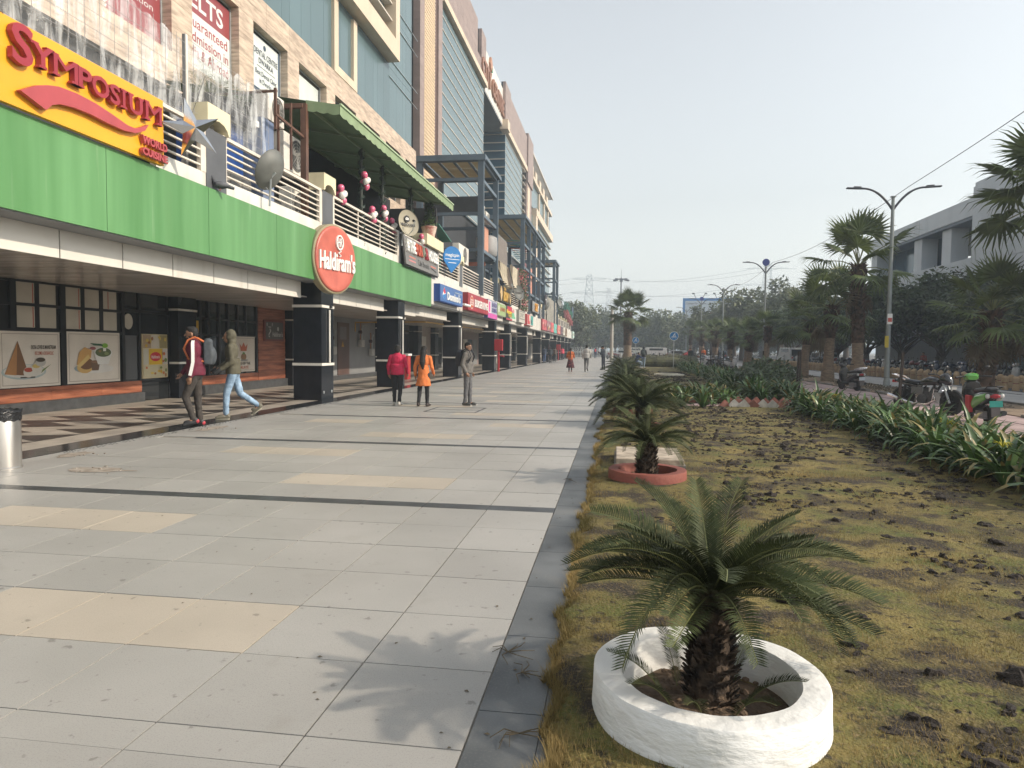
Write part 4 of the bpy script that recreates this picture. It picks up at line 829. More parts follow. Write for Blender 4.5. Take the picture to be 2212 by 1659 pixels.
t = thing('grey_tarpaulin', 'grey tarpaulin hanging from the terrace under the last canopy', 'tarpaulin', (-8.15, 83.5, 4.8)); mb = MB(); vs = [(.12*sin(i*1.1), i*.33, .25*0+j*.58+.02*sin(i)) for i in range(37) for j in range(6)]
mb.add(vs, [(i*6+j, (i+1)*6+j, (i+1)*6+j+1, i*6+j+1) for i in range(36) for j in range(5)]); mb.build('tarpaulin_sheet', paint((.24,.23,.20), .7, .15), t, 180)
t = thing('round_dark_sign', 'round dark sign board fixed near the grey tarpaulin', 'sign', (-7.9, 79.3, 7.05)); MB().lathe([(0, -.04), (.6, -.04), (.6, .04), (0, .04)], (0, 0, 0), 28, axis='X').build('sign_plate', paint((.035,.025,.035)), t, 40); MB().box(.041, .05, -.45, .45, -.06, .06).build('white_band', Wh, t)
t = thing('green_banner', 'green and red cloth bunting at the far end of the terrace', 'banner', (-8.1, 113, 5.9)); mb = MB(); random.seed(9)
for k in range(500):
    y, z = random.uniform(0, 15), random.uniform(0, 2.2)
    mb.cbox((random.uniform(-.3, .3), y, z-.08*y+1), (.1, .4, .25), 0 if z > 1 else 1)
mb.build('bunting', [paint((.05,.2,.14)), paint((.4,.12,.12))], t)
t = thing('terrace_hoarding', 'dark hoarding on a post near the far end of the terrace', 'sign', (-8.0, 128, 4.8)); MB().box(-.1, 0, 0, 5, 2.6, 4.4).build('board', paint((.03,.05,.10)), t); letters('TEST', (.6, 2.9, 4.2, 4.0), 0, .03, FX(.001, 0, 0), paint((.3,.35,.45)), t, 'lettering', .02) if False else None; MB().box(-.1, -.02, .2, .5, 0, 2.6).build('post', mt['dgrey'], t)
t = thing('water_tank', 'grey round water tank in the first steel canopy', 'tank', (-8.75, 47.3, 7.65)); MB().lathe([(0, 0), (.6, .02), (.72, .15), (.74, .5), (.74, 1.0), (.70, 1.3), (.5, 1.42), (0, 1.45)], (0, 0, 0), 22).build('tank_shell', paint((.30,.30,.30)), t, 50); MB().box(-.6, .6, -.6, .6, -.35, .0).build('tank_stand', mt['steel'], t)
t = thing('cctv_camera', 'white camera bracket between the blue and red fascia signs', 'camera', (-8.1, 36.5, 3.85)); MB().tube([(-.1, 0, 0), (.25, 0, 0)], .03, 6).build('arm', mt['wlet'], t); MB().tube([(.2, -.05, -.03), (.45, .25, -.1)], .07, 10).build('camera_body', mt['wlet'], t, 50)

# ================================================================== STEEL CANOPIES
def canopy(label, x0, x1, y0, y1, ztop, nposts, levels, glassroof=True, braces=True):
    t = thing('steel_canopy', label, 'canopy', (0, 0, 0)); S = mt['steel']
    for x in (x0, x1):
        for i in range(nposts):
            y = y0+(y1-y0)*i/(nposts-1)
            o = MB().box(x-.17, x+.17, y-.17, y+.17, 4.74 if x < -9 else 4.74, ztop-.1).build('post', S, t)
            MB().box(x+.171, x+.19, y-.05, y+.05, 4.8, ztop-.12).build('flange', S, o)
    for z in [ztop-.25]+levels:
        for x in (x0, x1): MB().box(x-.09, x+.09, y0+.171, y1-.171, z, z+.2).build('beam', S, t)
        for y in (y0, y1): MB().box(x0+.171, x1-.171, y-.09, y+.09, z+.003, z+.197).build('beam', S, t)
    MB().box(x0-.15, x1+.35, y0-.25, y1+.6, ztop, ztop+.09).build('roof_edge', S, t) if not glassroof else None
    if glassroof:
        fr = MB(); fr.box(x0-.15, x1+.3, y0-.3, y0-.02, ztop-.22, ztop+.12); fr.box(x0-.15, x1+.3, y1+.02, y1+.5, ztop-.12, ztop+.12); fr.box(x1+.0, x1+.3, y0-.02, y1+.02, ztop-.1, ztop+.118); fr.box(x0-.15, x0+.05, y0-.02, y1+.02, ztop-.1, ztop+.118); fr.build('roof_edge', S, t)
        n = max(4, int((x1-x0)/.95)); 
        for i in range(n):
            a, b = x0+.05+(x1-x0-.05)*i/n, x0+.05+(x1-x0-.05)*(i+1)/n
            for j in range(max(2, int((y1-y0)/2.6))):
                nn = max(2, int((y1-y0)/2.6)); c, d = y0+(y1-y0)*j/nn, y0+(y1-y0)*(j+1)/nn
                MB().box(a+.06, b-.06, c+.05, d-.05, ztop+.02, ztop+.04).build('roof_pane', roofm, t)
            MB().box(b-.05, b+.05, y0-.02, y1+.02, ztop-.12, ztop+.01).build('rafter', S, t)
    return t
roofm = M('roof_sheet', (.40,.34,.23), .5, .1, 1.5, trans=.6)
c1 = canopy('first slate blue steel canopy tower with glazed roof over the terrace', -12.0, -8.2, 42.4, 47.6, 13.0, 2, [11.6, 7.4, 9.55])
MB().box(-12.0, -8.5, 43.4, 43.46, 9.9, 10.9).build('dark_panel', mt['gap'], c1); MB().box(-11.9, -8.6, 46.0, 46.1, 5, 6.9).build('container_wall', paint((.15,.16,.17)), c1); MB().box(-11.9, -8.6, 46.0, 46.12, 6.95, 7.2).build('container_top', paint((.32,.10,.06)), c1); MB().box(-8.6, -8.5, 45.2, 46.6, 7.7, 9.4).build('salmon_panel', paint((.55,.26,.17)), c1)
c2 = canopy('second long slate blue steel canopy with many posts', -12.0, -8.2, 61.5, 79.2, 13.0, 5, [6.6, 8.6, 10.6])
MB().box(-8.75, -8.6, 66.2, 69.8, 6.9, 9.6).build('red_panel', paint((.16,.045,.045)), c2); MB().box(-8.75, -8.6, 70.3, 73.9, 6.9, 9.6).build('salmon_panel', paint((.55,.24,.16)), c2); MB().box(-11, -8.8, 62.5, 78, 4.75, 6.4).build('dark_room', mt['glass_d'], c2)
c3 = canopy('third slate blue steel canopy at the far end of the terrace', -12.0, -8.2, 92.8, 97.8, 13.0, 2, [6.6, 8.6, 10.6]); MB().box(-11.4, -9.4, 93.4, 93.5, 8.8, 10.4).build('blue_panel', paint((.03,.13,.24)), c3); MB().box(-11, -8.8, 94, 97, 4.75, 6.4).build('dark_room', mt['glass_d'], c3)
t = thing('party_flags', 'teal and red cloth strips hanging under the second canopy', 'flags', (-9.8, 63, 11.2))
for k in range(10): MB().beam((0, k*.6, -.1*k), (1.6, k*.6+.2, -.1*k-.1), .3, .03).build('flag', paint(random.choice([(.03,.24,.22), (.4,.05,.06), (.04,.2,.3)])), t)
# ================================================================== MALL BUILDING ABOVE THE TERRACE
mall = thing('mall_building', 'long beige, brown and teal glass mall building above the arcade', 'building', (0, 0, 0))
BX = -12.9
def pb(name, y0, y1, z0, z1, d0, d1, m, par=None, **k): return MB().box(BX+d0, BX+d1, y0, y1, z0, z1).build(name, mt[m] if isinstance(m, str) else m, par or mall, **k)
core = MB().box(-40, BX-.5, 4, 68.15, 4.7, 27); core.box(-40, -20.5, 68.15, 81.1, 4.7, 27); core.box(-40, BX-.5, 81.1, 137, 4.7, 26.5); core.build('core', mt['gap'], mall)
lw = pb('lower_wall', 4, 45.2, 4.72, 9.9, -.45, -.32, 'gap')
# stone band, piers and window recesses
win = [(12.8, 15.55), (16.65, 19.34), (20.36, 23.07), (24.05, 26.69), (27.7, 30.47), (31.44, 34.07), (35.1, 37.63), (38.68, 41.37), (42.42, 44.62)]
WZ0, WZ1 = 10.05, 13.05
y = 5.0; k = 0
while y < 44.6:
    y1 = min(y+1.82, 44.64)
    pb('stone_panel', y+.004, y1-.004, 13.054, 13.56, -.33, 0, 'stone'); pb('stone_panel', y+.004, y1-.004, 13.566, 14.08, -.33, 0, 'stone')
    pb('stone_panel', y+.004, y1-.004, 9.0, 10.046, -.33, 0, 'stone'); y = y1
prev = 5.0
for (a, b) in win+[(44.64, 44.64)]:
    w = a-prev
    if w > .05:
        z = 10.05
        for zz in (10.8, 11.55, 12.3, 13.05): pb('stone_panel', prev+.002, a-.002, z+.003, zz-.003, -.33, 0, 'stone'); z = zz
    prev = b
blank = paint((.55,.60,.57), .3)
for i, (a, b) in enumerate(win):
    f = pb('window', a+.002, b-.002, WZ0, WZ1, -.42, -.33, 'glass_d')
    pb('window_frame', a+.002, a+.07, WZ0, WZ1, -.33, -.29, 'metal', f); pb('window_frame', b-.07, b-.002, WZ0, WZ1, -.33, -.29, 'metal', f); pb('window_frame', a+.07, b-.07, WZ1-.06, WZ1, -.33, -.291, 'metal', f)
    if i == 4: pb('blank_film', a+.08, b-.2, WZ0, WZ1-.22, -.33, -.315, blank, f)
def winsign(i, label, items, bgc):
    a, b = win[i]; t = thing('window_sign', label, 'sign', (BX-.32, (a+b)/2, WZ0)); w = b-a-.16
    MB().box(-.005, .012, -w/2, w/2, 0, 2.85).build('sign_sheet', paint(bgc, .3), t); art(t, FX(.0125, -w/2, 0), items)
rd = (.27,.055,.06)
winsign(1, 'dark red coaching sign in the upper window behind the plastic curtain', [('t', (.62,.6,.58), 'Coaching', (1.2, 1.75, 2.4, 1.98), .0), ('t', (.62,.6,.58), '& Visa Guidance', (.3, 1.35, 2.4, 1.6), .0), ('t', (.62,.6,.58), 'Immigration', (.3, .9, 2.2, 1.15), .0)], rd)
winsign(2, 'red and white admission sign in the upper window above the cream cap', [('p', (.60,.63,.61), R(0, 0, 2.55, 1.86)), ('t', (.66,.66,.64), 'IELTS', (.05, 2.02, 2.15, 2.62), .02), ('t', (.30,.035,.045), 'Guaranteed', (.05, 1.42, 2.4, 1.76), .006), ('t', (.30,.035,.045), 'Admission in', (.05, .98, 2.45, 1.3), .006), ('t', (.30,.035,.045), 'India & Abroad', (.0, .52, 2.45, .86), .006)], rd)
dk = (.035,.06,.10)
winsign(3, 'dental clinic sign with masked face picture in the upper window', [('p', (.60,.64,.62), R(.45, 1.0, 2.35, 2.82)), ('p', (.22,.38,.44), ell(.12, 2.0, .42, .85)), ('p', (.42,.28,.22), ell(.1, 2.62, .3, .22)), ('p', dk, R(0, 0, 2.48, 1.0)), ('p', (.02,.03,.04), R(1.9, .2, 2.48, 1.0)), ('p', dk, ell(1.3, 2.6, .1, .1)),
 ('t', (.05,.06,.08), 'DENTAL CENTRE', (.5, 2.2, 2.3, 2.42), .01), ('t', (.05,.06,.08), 'DWARKA', (.85, 1.92, 1.95, 2.12), .01), ('p', (.05,.06,.08), R(.7, 1.8, 2.1, 1.815)), ('t', (.05,.06,.08), 'Best Dental Clinic', (.6, 1.5, 2.2, 1.68), .0), ('t', (.05,.06,.08), 'in Dwarka', (.9, 1.22, 1.8, 1.4), .0), ('t', (.66,.66,.64), '9643002279', (.45, .62, 2.3, .86), .01), ('p', (.55,.58,.56), ell(.35, .35, .25, .25)), ('p', (.55,.58,.56), ell(1.1, .2, .25, .25)), ('p', (.5,.52,.5), ell(1.8, .1, .2, .2))], (.08,.12,.18))
# glass field above the band
for (z0, z1) in ((14.09, 17.45), (17.45, 20.6), (20.6, 23.8), (23.8, 27.0)):
    y = 20.0; k = 0
    while y < 43.9:
        w = (1.24, .66, 1.05, .95, 1.32)[k % 5]; y1 = min(y+w, 44.0); pb('glass_pane', y+.007, y1-.007, z0+.006, z1-.006, -.3, -.12, 'glass'); y = y1; k += 1
pb('glass_backing', 19.9, 44.0, 14.08, 27, -.5, -.31, 'gap')
for (y0, y1, z0, z1) in ((31.3, 31.78, 14.085, 17.44), (33.7, 34.16, 14.085, 17.44), (31.782, 33.698, 14.085, 14.46)):
    pb('beige_frame', y0, y1, z0, z1, -.119, .03, 'stone_l')
n = 12
for i in range(n):
    a = 20.0+i*(39.44-20)/n; b = 20.0+(i+1)*(39.44-20)/n
    pb('frame_panel', a+.004, b-.004, 17.62, 18.6, -.119, .55, 'stone_l')
for i in range(6): pb('frame_panel', 38.72, 39.436, 18.604+i*1.1, 18.6+(i+1)*1.1-.004, -.119, .55, 'stone_l')
for z in (19.55, 20.45, 21.35): pb('pale_fin', 28, 38.7, z, z+.09, -.119, .35, 'fin')
for z in (16.9, 17.9, 20.2, 21.2): pb('thin_bar', 39.5, 45.2, z, z+.03, -.11, -.07, 'metal')
# recess and tower
pb('recess_wall', 44.02, 45.3, 4.72, 34, -1.2, -1.0, 'gap'); pb('recess_side', 44.02, 44.62, 14.09, 27, -1.2, -.32, 'gap')
tz = 4.72; i = 0
while tz < 36:
    for (a, b, m, d) in ((45.32, 46.36, 'brown', .06), (49.40, 50.08, 'dbrown', -.05), (50.085, 51.2, 'brown', .06)): pb('tower_tile', a, b, tz+.004, tz+.716, -.4, d, m)
    tz += .72
pb('tower_wall', 45.33, 51.19, 4.72, 36, -1.4, -.41, 'gap')
pb('lattice_back', 46.37, 49.39, 11.0, 36, -.4, -.1, paint((.33,.25,.17)))
lat = MB(); random.seed(4); lat.M = FX(BX-.099, 46.38, 11.0)
for r in range(100):
    for c in range(12):
        u, v = c*.25+.01, r*.25; o = (r % 2)*.0
        a = .03; lat.prism([(u, v+.02), (u+.09, v+.02), (u+.22, v+.15), (u+.22, v+.23), (u+.13, v+.23), (u, v+.10)], 0, .10)
        lat.prism([(u+.14, v+.02), (u+.23, v+.02), (u+.23, v+.10), (u+.19, v+.10)], 0, .07)
tag(lat.build('lattice', mt['lattice'], mall), kind='stuff')
# finned glass wing helper
def wing(y0, y1, zt, step, zfirst, cols, dep=-.1, fd=-.06, joined=False):
    J = MB()
    z = 12.9; zz = [12.9]
    f = zfirst
    while f < zt: zz.append(f); f += step
    zz.append(zt); w = (y1-y0)/cols
    for a, b in zip(zz[:-1], zz[1:]):
        for c in range(cols):
            if joined: J.box(BX+dep-.18, BX+dep, y0+c*w+.008, y0+(c+1)*w-.008, a+.006, b-.006)
            else: pb('glass_pane', y0+c*w+.008, y0+(c+1)*w-.008, a+.006, b-.006, dep-.18, dep, 'glass')
        if a > 12.95: pb('pale_fin', y0+.01, y1-.01, a-.032, a+.032, dep+.001, fd, 'fin')
    if joined: tag(J.build('glass_pane_field', mt['glass'], mall), kind='stuff')
    pb('glass_backing', y0, y1, 4.72, zt, dep-.4, dep-.19, 'gap')
wing(51.25, 68.15, 26.35, .912, 13.04, 15)
for c in range(15):
    a = 51.25+c*1.15; pb('beige_frame', a+.004, a+1.146, 26.62, 27.12, -.28, .22, 'stone_l')
pb('shadow_gap', 51.25, 68.1, 26.35, 26.615, -.28, -.2, 'gap')
def tiles(y0, y1, z0, z1, d, m, nw, nh):
    for i in range(nw):
        for j in range(nh): pb('wall_tile', y0+(y1-y0)*i/nw+.006, y0+(y1-y0)*(i+1)/nw-.006, z0+(z1-z0)*j/nh+.006, z0+(z1-z0)*(j+1)/nh-.006, d-.3, d, m)
    pb('tile_backing', y0+.01, y1-.01, z0, z1-.01, d-.5, d-.301, 'gap')
tiles(45.3, 64.25, 27.14, 31.2, .06, 'brown', 16, 6); tiles(66.0, 68.3, 27.14, 31.15, .08, 'brown', 2, 6); pb('recess_wall', 64.26, 65.99, 27.14, 30.4, -1.2, -.9, 'dbrown'); tiles(64.26, 65.99, 27.14, 28.4, .05, 'brown', 2, 2)
# white portal beam with lettering
for i in range(18): pb('white_panel', 68.35+i*.6, 68.35+i*.6+.594, 26.4, 30.3, -1.2, -.02, 'wfas')
pb('portal_soffit', 68.2, 80.9, 26.2, 26.39, -8, -.03, 'gwall')
t = thing('building_lettering', 'brown raised CITY CENTRE letters on the white portal beam', 'sign', (BX-.02, 64.6, 27.1)); brl = paint((.26,.12,.07))
letters('CITY', (1.4, 0, 6.4, 1.75), .0, .22, FX(0.0, 0, 0), brl, t, 'lettering', .03); letters('CENTRE', (7.0, 0, 14.3, 1.75), .0, .22, FX(0, 0, 0), brl, t, 'lettering', .03)
mb = MB(); mb.M = FX(0, 5.6, 2.0); mb.prism([(0, .6), (.3, .2), (.9, 0), (1.2, .3), (1.1, .9), (.6, 1.3), (.25, 1.2)], 0, .2); mb.prism([(.9, 0), (1.4, .1), (1.3, .55), (1.15, .5)], .0, .21, 1); mb.build('logo_leaf', [paint((.4,.2,.12)), paint((.05,.3,.2))], t)
# blue return wall of the entrance recess
rb = MB(); zz = [4.72]+[11.2+.92*i for i in range(17)]+[26.2]
for a, b in zip(zz[:-1], zz[1:]):
    MB().box(-20.4, BX-.02, 81.0, 81.15, a+.006, b-.006).build('glass_pane', mt['glass_b'], mall)
    if a > 5: MB().box(-20.4, BX+.02, 80.93, 80.999, a-.05, a+.05).build('pale_fin', mt['fin'], mall)
pb('recess_back', 68.2, 81, 4.72, 26.2, -7.6, -7.5, 'glass_b')
wing(81.2, 96.2, 26.0, .92, 13.04, 14, joined=True)
for c in range(13): pb('beige_frame', 81.2+c*1.44, 81.2+c*1.44+1.43, 26.3, 26.95, -.28, .2, 'stone_l')
pb('shadow_gap', 81.2, 99.8, 26.0, 26.295, -.28, -.2, 'gap')
pb('recess_wall', 96.25, 99.9, 4.72, 26.2, -1.4, -1.2, 'glass_b')
for i in range(15): pb('pale_fin', 96.3, 98.5, 13.04+.92*i-.05, 13.04+.92*i+.05, -1.19, .1, 'fin')
tiles(79.0, 83.0, 27.0, 31.1, .3, 'brown', 2, 5); tiles(83.02, 99.9, 27.0, 31.15, .06, 'brown', 12, 5); tiles(100.0, 106.0, 25.0, 31.7, .25, 'brown', 3, 7)
pb('portal_bracket', 78.9, 80.6, 25.9, 26.95, -.3, .6, 'stone_l')
tiles(100.0, 106.0, 4.72, 25.0, .05, 'brown', 3, 12); pb('beige_inset', 100.8, 103.4, 9, 24.6, .05, .12, 'stone_l')
# far wing
for (z0, z1) in ((23.1, 26.75), (17, 21.9), (12, 17)):
    y = 106.1
    while y < 136: pb('glass_pane', y+.01, min(y+1.6, 136.6)-.01, z0, z1-.01, -.25, -.1, 'glass'); y += 1.6
pb('glass_backing', 106.1, 136.7, 4.72, 27, -.45, -.26, 'gap'); pb('beige_frame', 106.02, 137.0, 26.8, 27.35, -.25, .3, 'stone_l'); pb('beige_frame', 109.0, 137.0, 21.95, 23.05, -.25, .5, 'stone_l'); pb('beige_frame', 108.8, 111.0, 12, 21.9, -.25, .45, 'stone_l')
for y in (116, 124, 131): pb('beige_pier', y, y+.9, 23.1, 26.79, -.25, .12, 'stone_l')
for z in (13.4, 14.6, 15.8, 18.2, 19.4, 20.6): pb('pale_fin', 111.1, 136.9, z, z+.1, -.09, .2, 'fin')
for y in (108, 113, 119, 125, 131): pb('roof_pier', y, y+2.4, 27.36, 29.6, -2, -.2, 'stone_l')
pb('roof_room', 107, 136.5, 27.36, 30.2, -4, -2.1, 'glass_b')
pb('pergola_edge', 105.7, 141, 30.75, 31.0, -.05, .1, 'fin')
for i in range(36): pb('pergola_slat', 106+i*.97, 106+i*.97+.13, 30.7, 30.95, -5, -.051, 'fin')
# ================================================================== LAWN, PLANTERS, CYCADS, LILIES
random.seed(31)
lawn_m = M('lawn_grass', (.125,.110,.026), .95, .35, 1.3, c2=(.20,.155,.052), bump=1.0, bscale=55, lo=.3, hi=.7, detail=10)
nt = lawn_m.node_tree; N = nt.nodes; Lk = nt.links; b_ = N['Principled BSDF']; src = b_.inputs['Base Color'].links[0].from_socket
geo = N.new('ShaderNodeNewGeometry')
def nramp(scale, lo, hi, detail=8):
    n = N.new('ShaderNodeTexNoise'); n.inputs['Scale'].default_value = scale; n.inputs['Detail'].default_value = detail; Lk.new(geo.outputs['Position'], n.inputs['Vector'])
    r = N.new('ShaderNodeValToRGB'); r.color_ramp.elements[0].position = lo; r.color_ramp.elements[1].position = hi; Lk.new(n.outputs['Fac'], r.inputs['Fac']); return r.outputs['Color']
def mixc(fac, c, s):
    x = N.new('ShaderNodeMix'); x.data_type = 'RGBA'; Lk.new(fac, x.inputs['Factor']); Lk.new(s, x.inputs[6]); x.inputs[7].default_value = (*c, 1); return x.outputs[2]
src = mixc(nramp(2.3, .46, .70), (.085,.105,.020), src)      # greener patches
src = mixc(nramp(2.1, .50, .60, 15), (.032,.024,.017), src); src = mixc(nramp(16, .54, .66, 8), (.040,.032,.016), src)  # dark soil crumbs
src = mixc(nramp(40, .55, .75, 3), (.20,.15,.075), src)       # dry straw
Lk.new(src, b_.inputs['Base Color'])
def lawn_edge(y): return -.27+.11*mnoise.noise((0, y*1.3, 4))+.09*mnoise.noise((3, y*4.1, 1))+.03*mnoise.noise((8, y*11, 1))
mb = MB(); xs = None; vs = []; ny = 420; nx = 34
ys = [1.0*(1+i*.0)+(110-1.0)*(i/ny)**2.2 for i in range(ny+1)]
for y in ys:
    xl = lawn_edge(y); xr = 5.6
    for j in range(nx+1):
        f = j/nx; x = xl+(xr-xl)*f**1.3; z = .012+(.0 if j == 0 else .018*mnoise.noise((x*1.7, y*1.7, 0))+.02) if j else .001
        vs.append((x, y, z))
mb.add(vs, [(i*(nx+1)+j, i*(nx+1)+j+1, (i+1)*(nx+1)+j+1, (i+1)*(nx+1)+j) for i in range(ny) for j in range(nx)])
lawn = tag(mb.build('lawn', lawn_m, None, 180), kind='structure')
# grass blades
gm = M('grass_blade', (.15,.125,.03), .8, .4, 1.4, c2=(.29,.21,.085), trans=.25, lo=.3, hi=.7, detail=10)
mb = MB(); vs = []; fs = []
def blades(n, y0, y1, x0, x1, hh, edge=False):
    for _ in range(n):
        y = y0+(y1-y0)*random.random()**1.5; x = (lawn_edge(y)+abs(random.gauss(0, .05))-.015) if edge else random.uniform(max(x0, lawn_edge(y)), x1)
        if (x-.4)**2+(y-3.05)**2 < .25: continue
        k = mnoise.noise((x*2.3, y*2.3, 5)); h = hh*random.uniform(.4, 1.2)*(1+.5*k); a = random.uniform(0, 6.28); le = random.uniform(.2, 1.3)*h; w = .0022
        z = .028 if not edge else .006; dx, dy = cos(a), sin(a); i = len(vs)
        vs.extend([(x-dy*w, y+dx*w, z-.01), (x+dy*w, y-dx*w, z-.01), (x+dx*le, y+dy*le, z+h)]); fs.append((i, i+1, i+2))
blades(90000, 2.3, 9, -.3, 4.4, .026); blades(17000, 2.2, 14, 0, 0, .05, True); blades(30000, 9, 20, -.2, 4.4, .035)
mb.add(vs, fs); tag(mb.build('grass', gm), 'short dry yellow green grass covering the lawn', 'grass', kind='stuff')
# soil clods
mb = MB(); random.seed(77)
ico = [(0, 0, 1)]+[(cos(a)*.9, sin(a)*.9, .35) for a in [2*pi*i/6 for i in range(6)]]+[(cos(a+.5), sin(a+.5), -.25) for a in [2*pi*i/6 for i in range(6)]]
icf = [(0, 1+i, 1+(i+1) % 6) for i in range(6)]+[(1+i, 7+i, 1+(i+1) % 6) for i in range(6)]+[(1+(i+1) % 6, 7+i, 7+(i+1) % 6) for i in range(6)]
cb_ = MB().ball((0, 0, 0), 1.0, n=8, m=6); cl_v, cl_f = cb_.v, cb_.f
n = 0
while n < 26000:
    y = 2.4+random.random()**1.3*48; x = random.uniform(.1, 4.5)
    d = mnoise.noise((x*.9+7, y*.55, 2))+.5*mnoise.noise((x*2.3, y*1.7, 6))
    wgt = .32+1.7*d+(.25 if x > 1.2 else -.35)+(.45 if 11 < y < 18 else 0)
    if random.random() > max(.015, wgt*.8): continue
    if y < 4.2 and x < 1.1: continue
    s = min(.05, .0052*math.exp(random.gauss(.25, .7))*(1+y*.025)); 
    sx, sy, sz = s*random.uniform(.8, 1.9), s*random.uniform(.7, 1.5), s*random.uniform(.45, .95); a = random.uniform(0, 6.28)
    if s > .012:
        vv = []
        for (px, py, pz) in cl_v:
            k = 1+.75*mnoise.noise((px*1.6+n*3.1, py*1.6, pz*1.6+n)); vv.append((x+(px*sx*cos(a)-py*sy*sin(a))*k, y+(px*sx*sin(a)+py*sy*cos(a))*k, .024+pz*sz*k+sz*.25))
        mb.add(vv, cl_f)
    else: mb.add([(x+(px*sx*cos(a)-py*sy*sin(a))*random.uniform(.45, 1.4), y+(px*sx*sin(a)+py*sy*cos(a))*random.uniform(.45, 1.4), .026+pz*sz*random.uniform(.4, 1.5)+sz*.2) for px, py, pz in ico], icf)
    n += 1
tag(mb.build('soil_clods', mt['clod']), 'dark crumbled soil clods scattered over the lawn', 'soil', kind='stuff')
# planter rings
def ring(name, label, cx, cy, R_, h, m, seed, wall=.115):
    random.seed(seed); t = thing(name, label, 'planter', (cx, cy, 0)); n = 72; mb = MB(); vs = []
    prof = [(R_+.008, -.03), (R_, .02), (R_-.004, h*.5), (R_-.006, h-.008), (R_-.012, h), (R_-wall*.5, h+.003), (R_-wall, h-.001), (R_-wall-.006, h-.01), (R_-wall-.02, h*.4), (R_-wall-.03, .02)]
    for j in range(n):
        a = 2*pi*j/n
        for (r, z) in prof:
            k = 1+.012*mnoise.noise((cos(a)*2, sin(a)*2, seed+z*3)); vs.append((r*k*cos(a), r*k*sin(a), z+(.006*mnoise.noise((cos(a)*3, sin(a)*3, seed)) if z > h*.6 else 0)))
    k = len(prof); mb.add(vs, [(j*k+i, ((j+1) % n)*k+i, ((j+1) % n)*k+i+1, j*k+i+1) for j in range(n) for i in range(k-1)])
    mb.build('ring_wall', m, t, 38)
    s = MB(); vs = [(0, 0, h*.4)]
    for r_ in (.25, .5, .75, 1.0):
        for j in range(30):
            a = 2*pi*j/30; rr = (R_-wall-.02)*r_; vs.append((rr*cos(a), rr*sin(a), h*.4-h*.2*r_+.02*mnoise.noise((rr*cos(a)*9, rr*sin(a)*9, seed))))
    s.add(vs, [(0, 1+j, 1+(j+1) % 30) for j in range(30)]+[(1+i*30+j, 1+(i+1)*30+j, 1+(i+1)*30+(j+1) % 30, 1+i*30+(j+1) % 30) for i in range(3) for j in range(30)])
    s.build('soil_bed', mt['soil'], t, 180)
    c = MB()
    for _ in range(90):
        a, r = random.uniform(0, 6.28), (R_-wall-.06)*random.random()**.5; q = random.uniform(.006, .022); x, y, z = r*cos(a), r*sin(a), h*.55-h*.25*(r/(R_-wall))
        c.add([(x+p[0]*q, y+p[1]*q, z+p[2]*q*.7) for p in ico], icf)
    tag(c.build('soil_crumbs', mt['soil'], t), kind='stuff'); return t
ring('planter_ring', 'round whitewashed planter ring in the foreground lawn', .41, 3.03, .49, .195, mt['wash'], 1)
ring('planter_ring', 'nearer of the two round red planter rings, beside the concrete slab', .39, 8.5, .46, .14, mt['redpot'], 2)
ring('planter_ring', 'farther red planter ring half hidden under a cycad', .42, 17.3, .48, .14, mt['redpot'], 3)
ring('planter_ring', 'low red ring under the third cycad', .55, 14.6, .44, .05, mt['redpot'], 4)
# cycads
cm_ = [mt['cyc'], mt['cyc_r']]
fronds = [frond_mesh('frond', .63, 34, .006, dr, lf, .66, cm_, 40+i, .095) for i, (dr, lf) in enumerate(((.50, .62), (.72, .75), (.32, .48), (.9, .7)))]
def cycad(label, x, y, zb, zt, nf, sc, seed, rb=.13, suckers=0, tilt=(0, 0)):
    random.seed(seed); t = thing('cycad', label, 'cycad', (x, y, zb), group='cycads along the lawn edge'); h = zt-zb
    mb = MB(); mb.lathe([(rb*1.05, -.02), (rb*1.0, h*.15), (rb*.95, h*.6), (rb*.85, h*.92), (rb*.4, h+.03), (0, h+.05)], (0, 0, 0), 14)
    for k in range(int(160+420*h)):
        a = random.uniform(0, 6.28); z = h*random.random(); r = rb*(1.04-.16*z/h); d = Vector((cos(a), sin(a), random.uniform(.3, 1.1))).normalized(); p = Vector((r*.9*cos(a), r*.9*sin(a), z)); s = Vector((-sin(a), cos(a), 0))*.017; L_ = random.uniform(.03, .07)
        mb.add([p-s, p+s, p+d*L_+s*.5, p+d*L_-s*.5, p+Vector((0, 0, -.03))], [(0, 1, 2, 3), (4, 1, 0), (0, 3, 4)])
    mb.build('trunk', mt['cyc_t'], t)
    for k in range(nf):
        f = (k+.5)/nf; az = k*2.39996+random.uniform(-.2, .2); pitch = RAD(46)*(1-f)**1.3-RAD(20)*f+random.uniform(-.12, .12)
        v = fronds[2] if f < .25 else random.choice(fronds[:2] if f < .7 else fronds[1:])
        link('frond', v, t, (.05*cos(az+pi/2)*f, .05*sin(az+pi/2)*f, h-.02), Euler((pitch*.75, random.uniform(-.3, .3), az)), sc*random.uniform(.82, 1.08))
    for k in range(suckers):
        a = 2.2+k*.8; 
        link('sucker_frond', fronds[0], t, (.16*cos(a)-.04, .16*sin(a)-.12, .05), Euler((.5, 0, a-pi/2+random.uniform(-.4, .4))), sc*.5)
    return t
cycad('big dark cycad in the whitewashed ring', .42, 3.06, .05, .54, 46, .95, 1, .085, 7)
cycad('cycad in the nearer red ring beside the concrete slab', .38, 8.48, .05, .46, 38, .98, 2, .11)
cycad('large cycad with thick trunk in the low red ring', .55, 14.6, .03, .40, 42, 1.6, 3, .14)
cycad('wide cycad above the farther red ring', .42, 17.3, .05, .30, 44, 1.6, 4, .15)
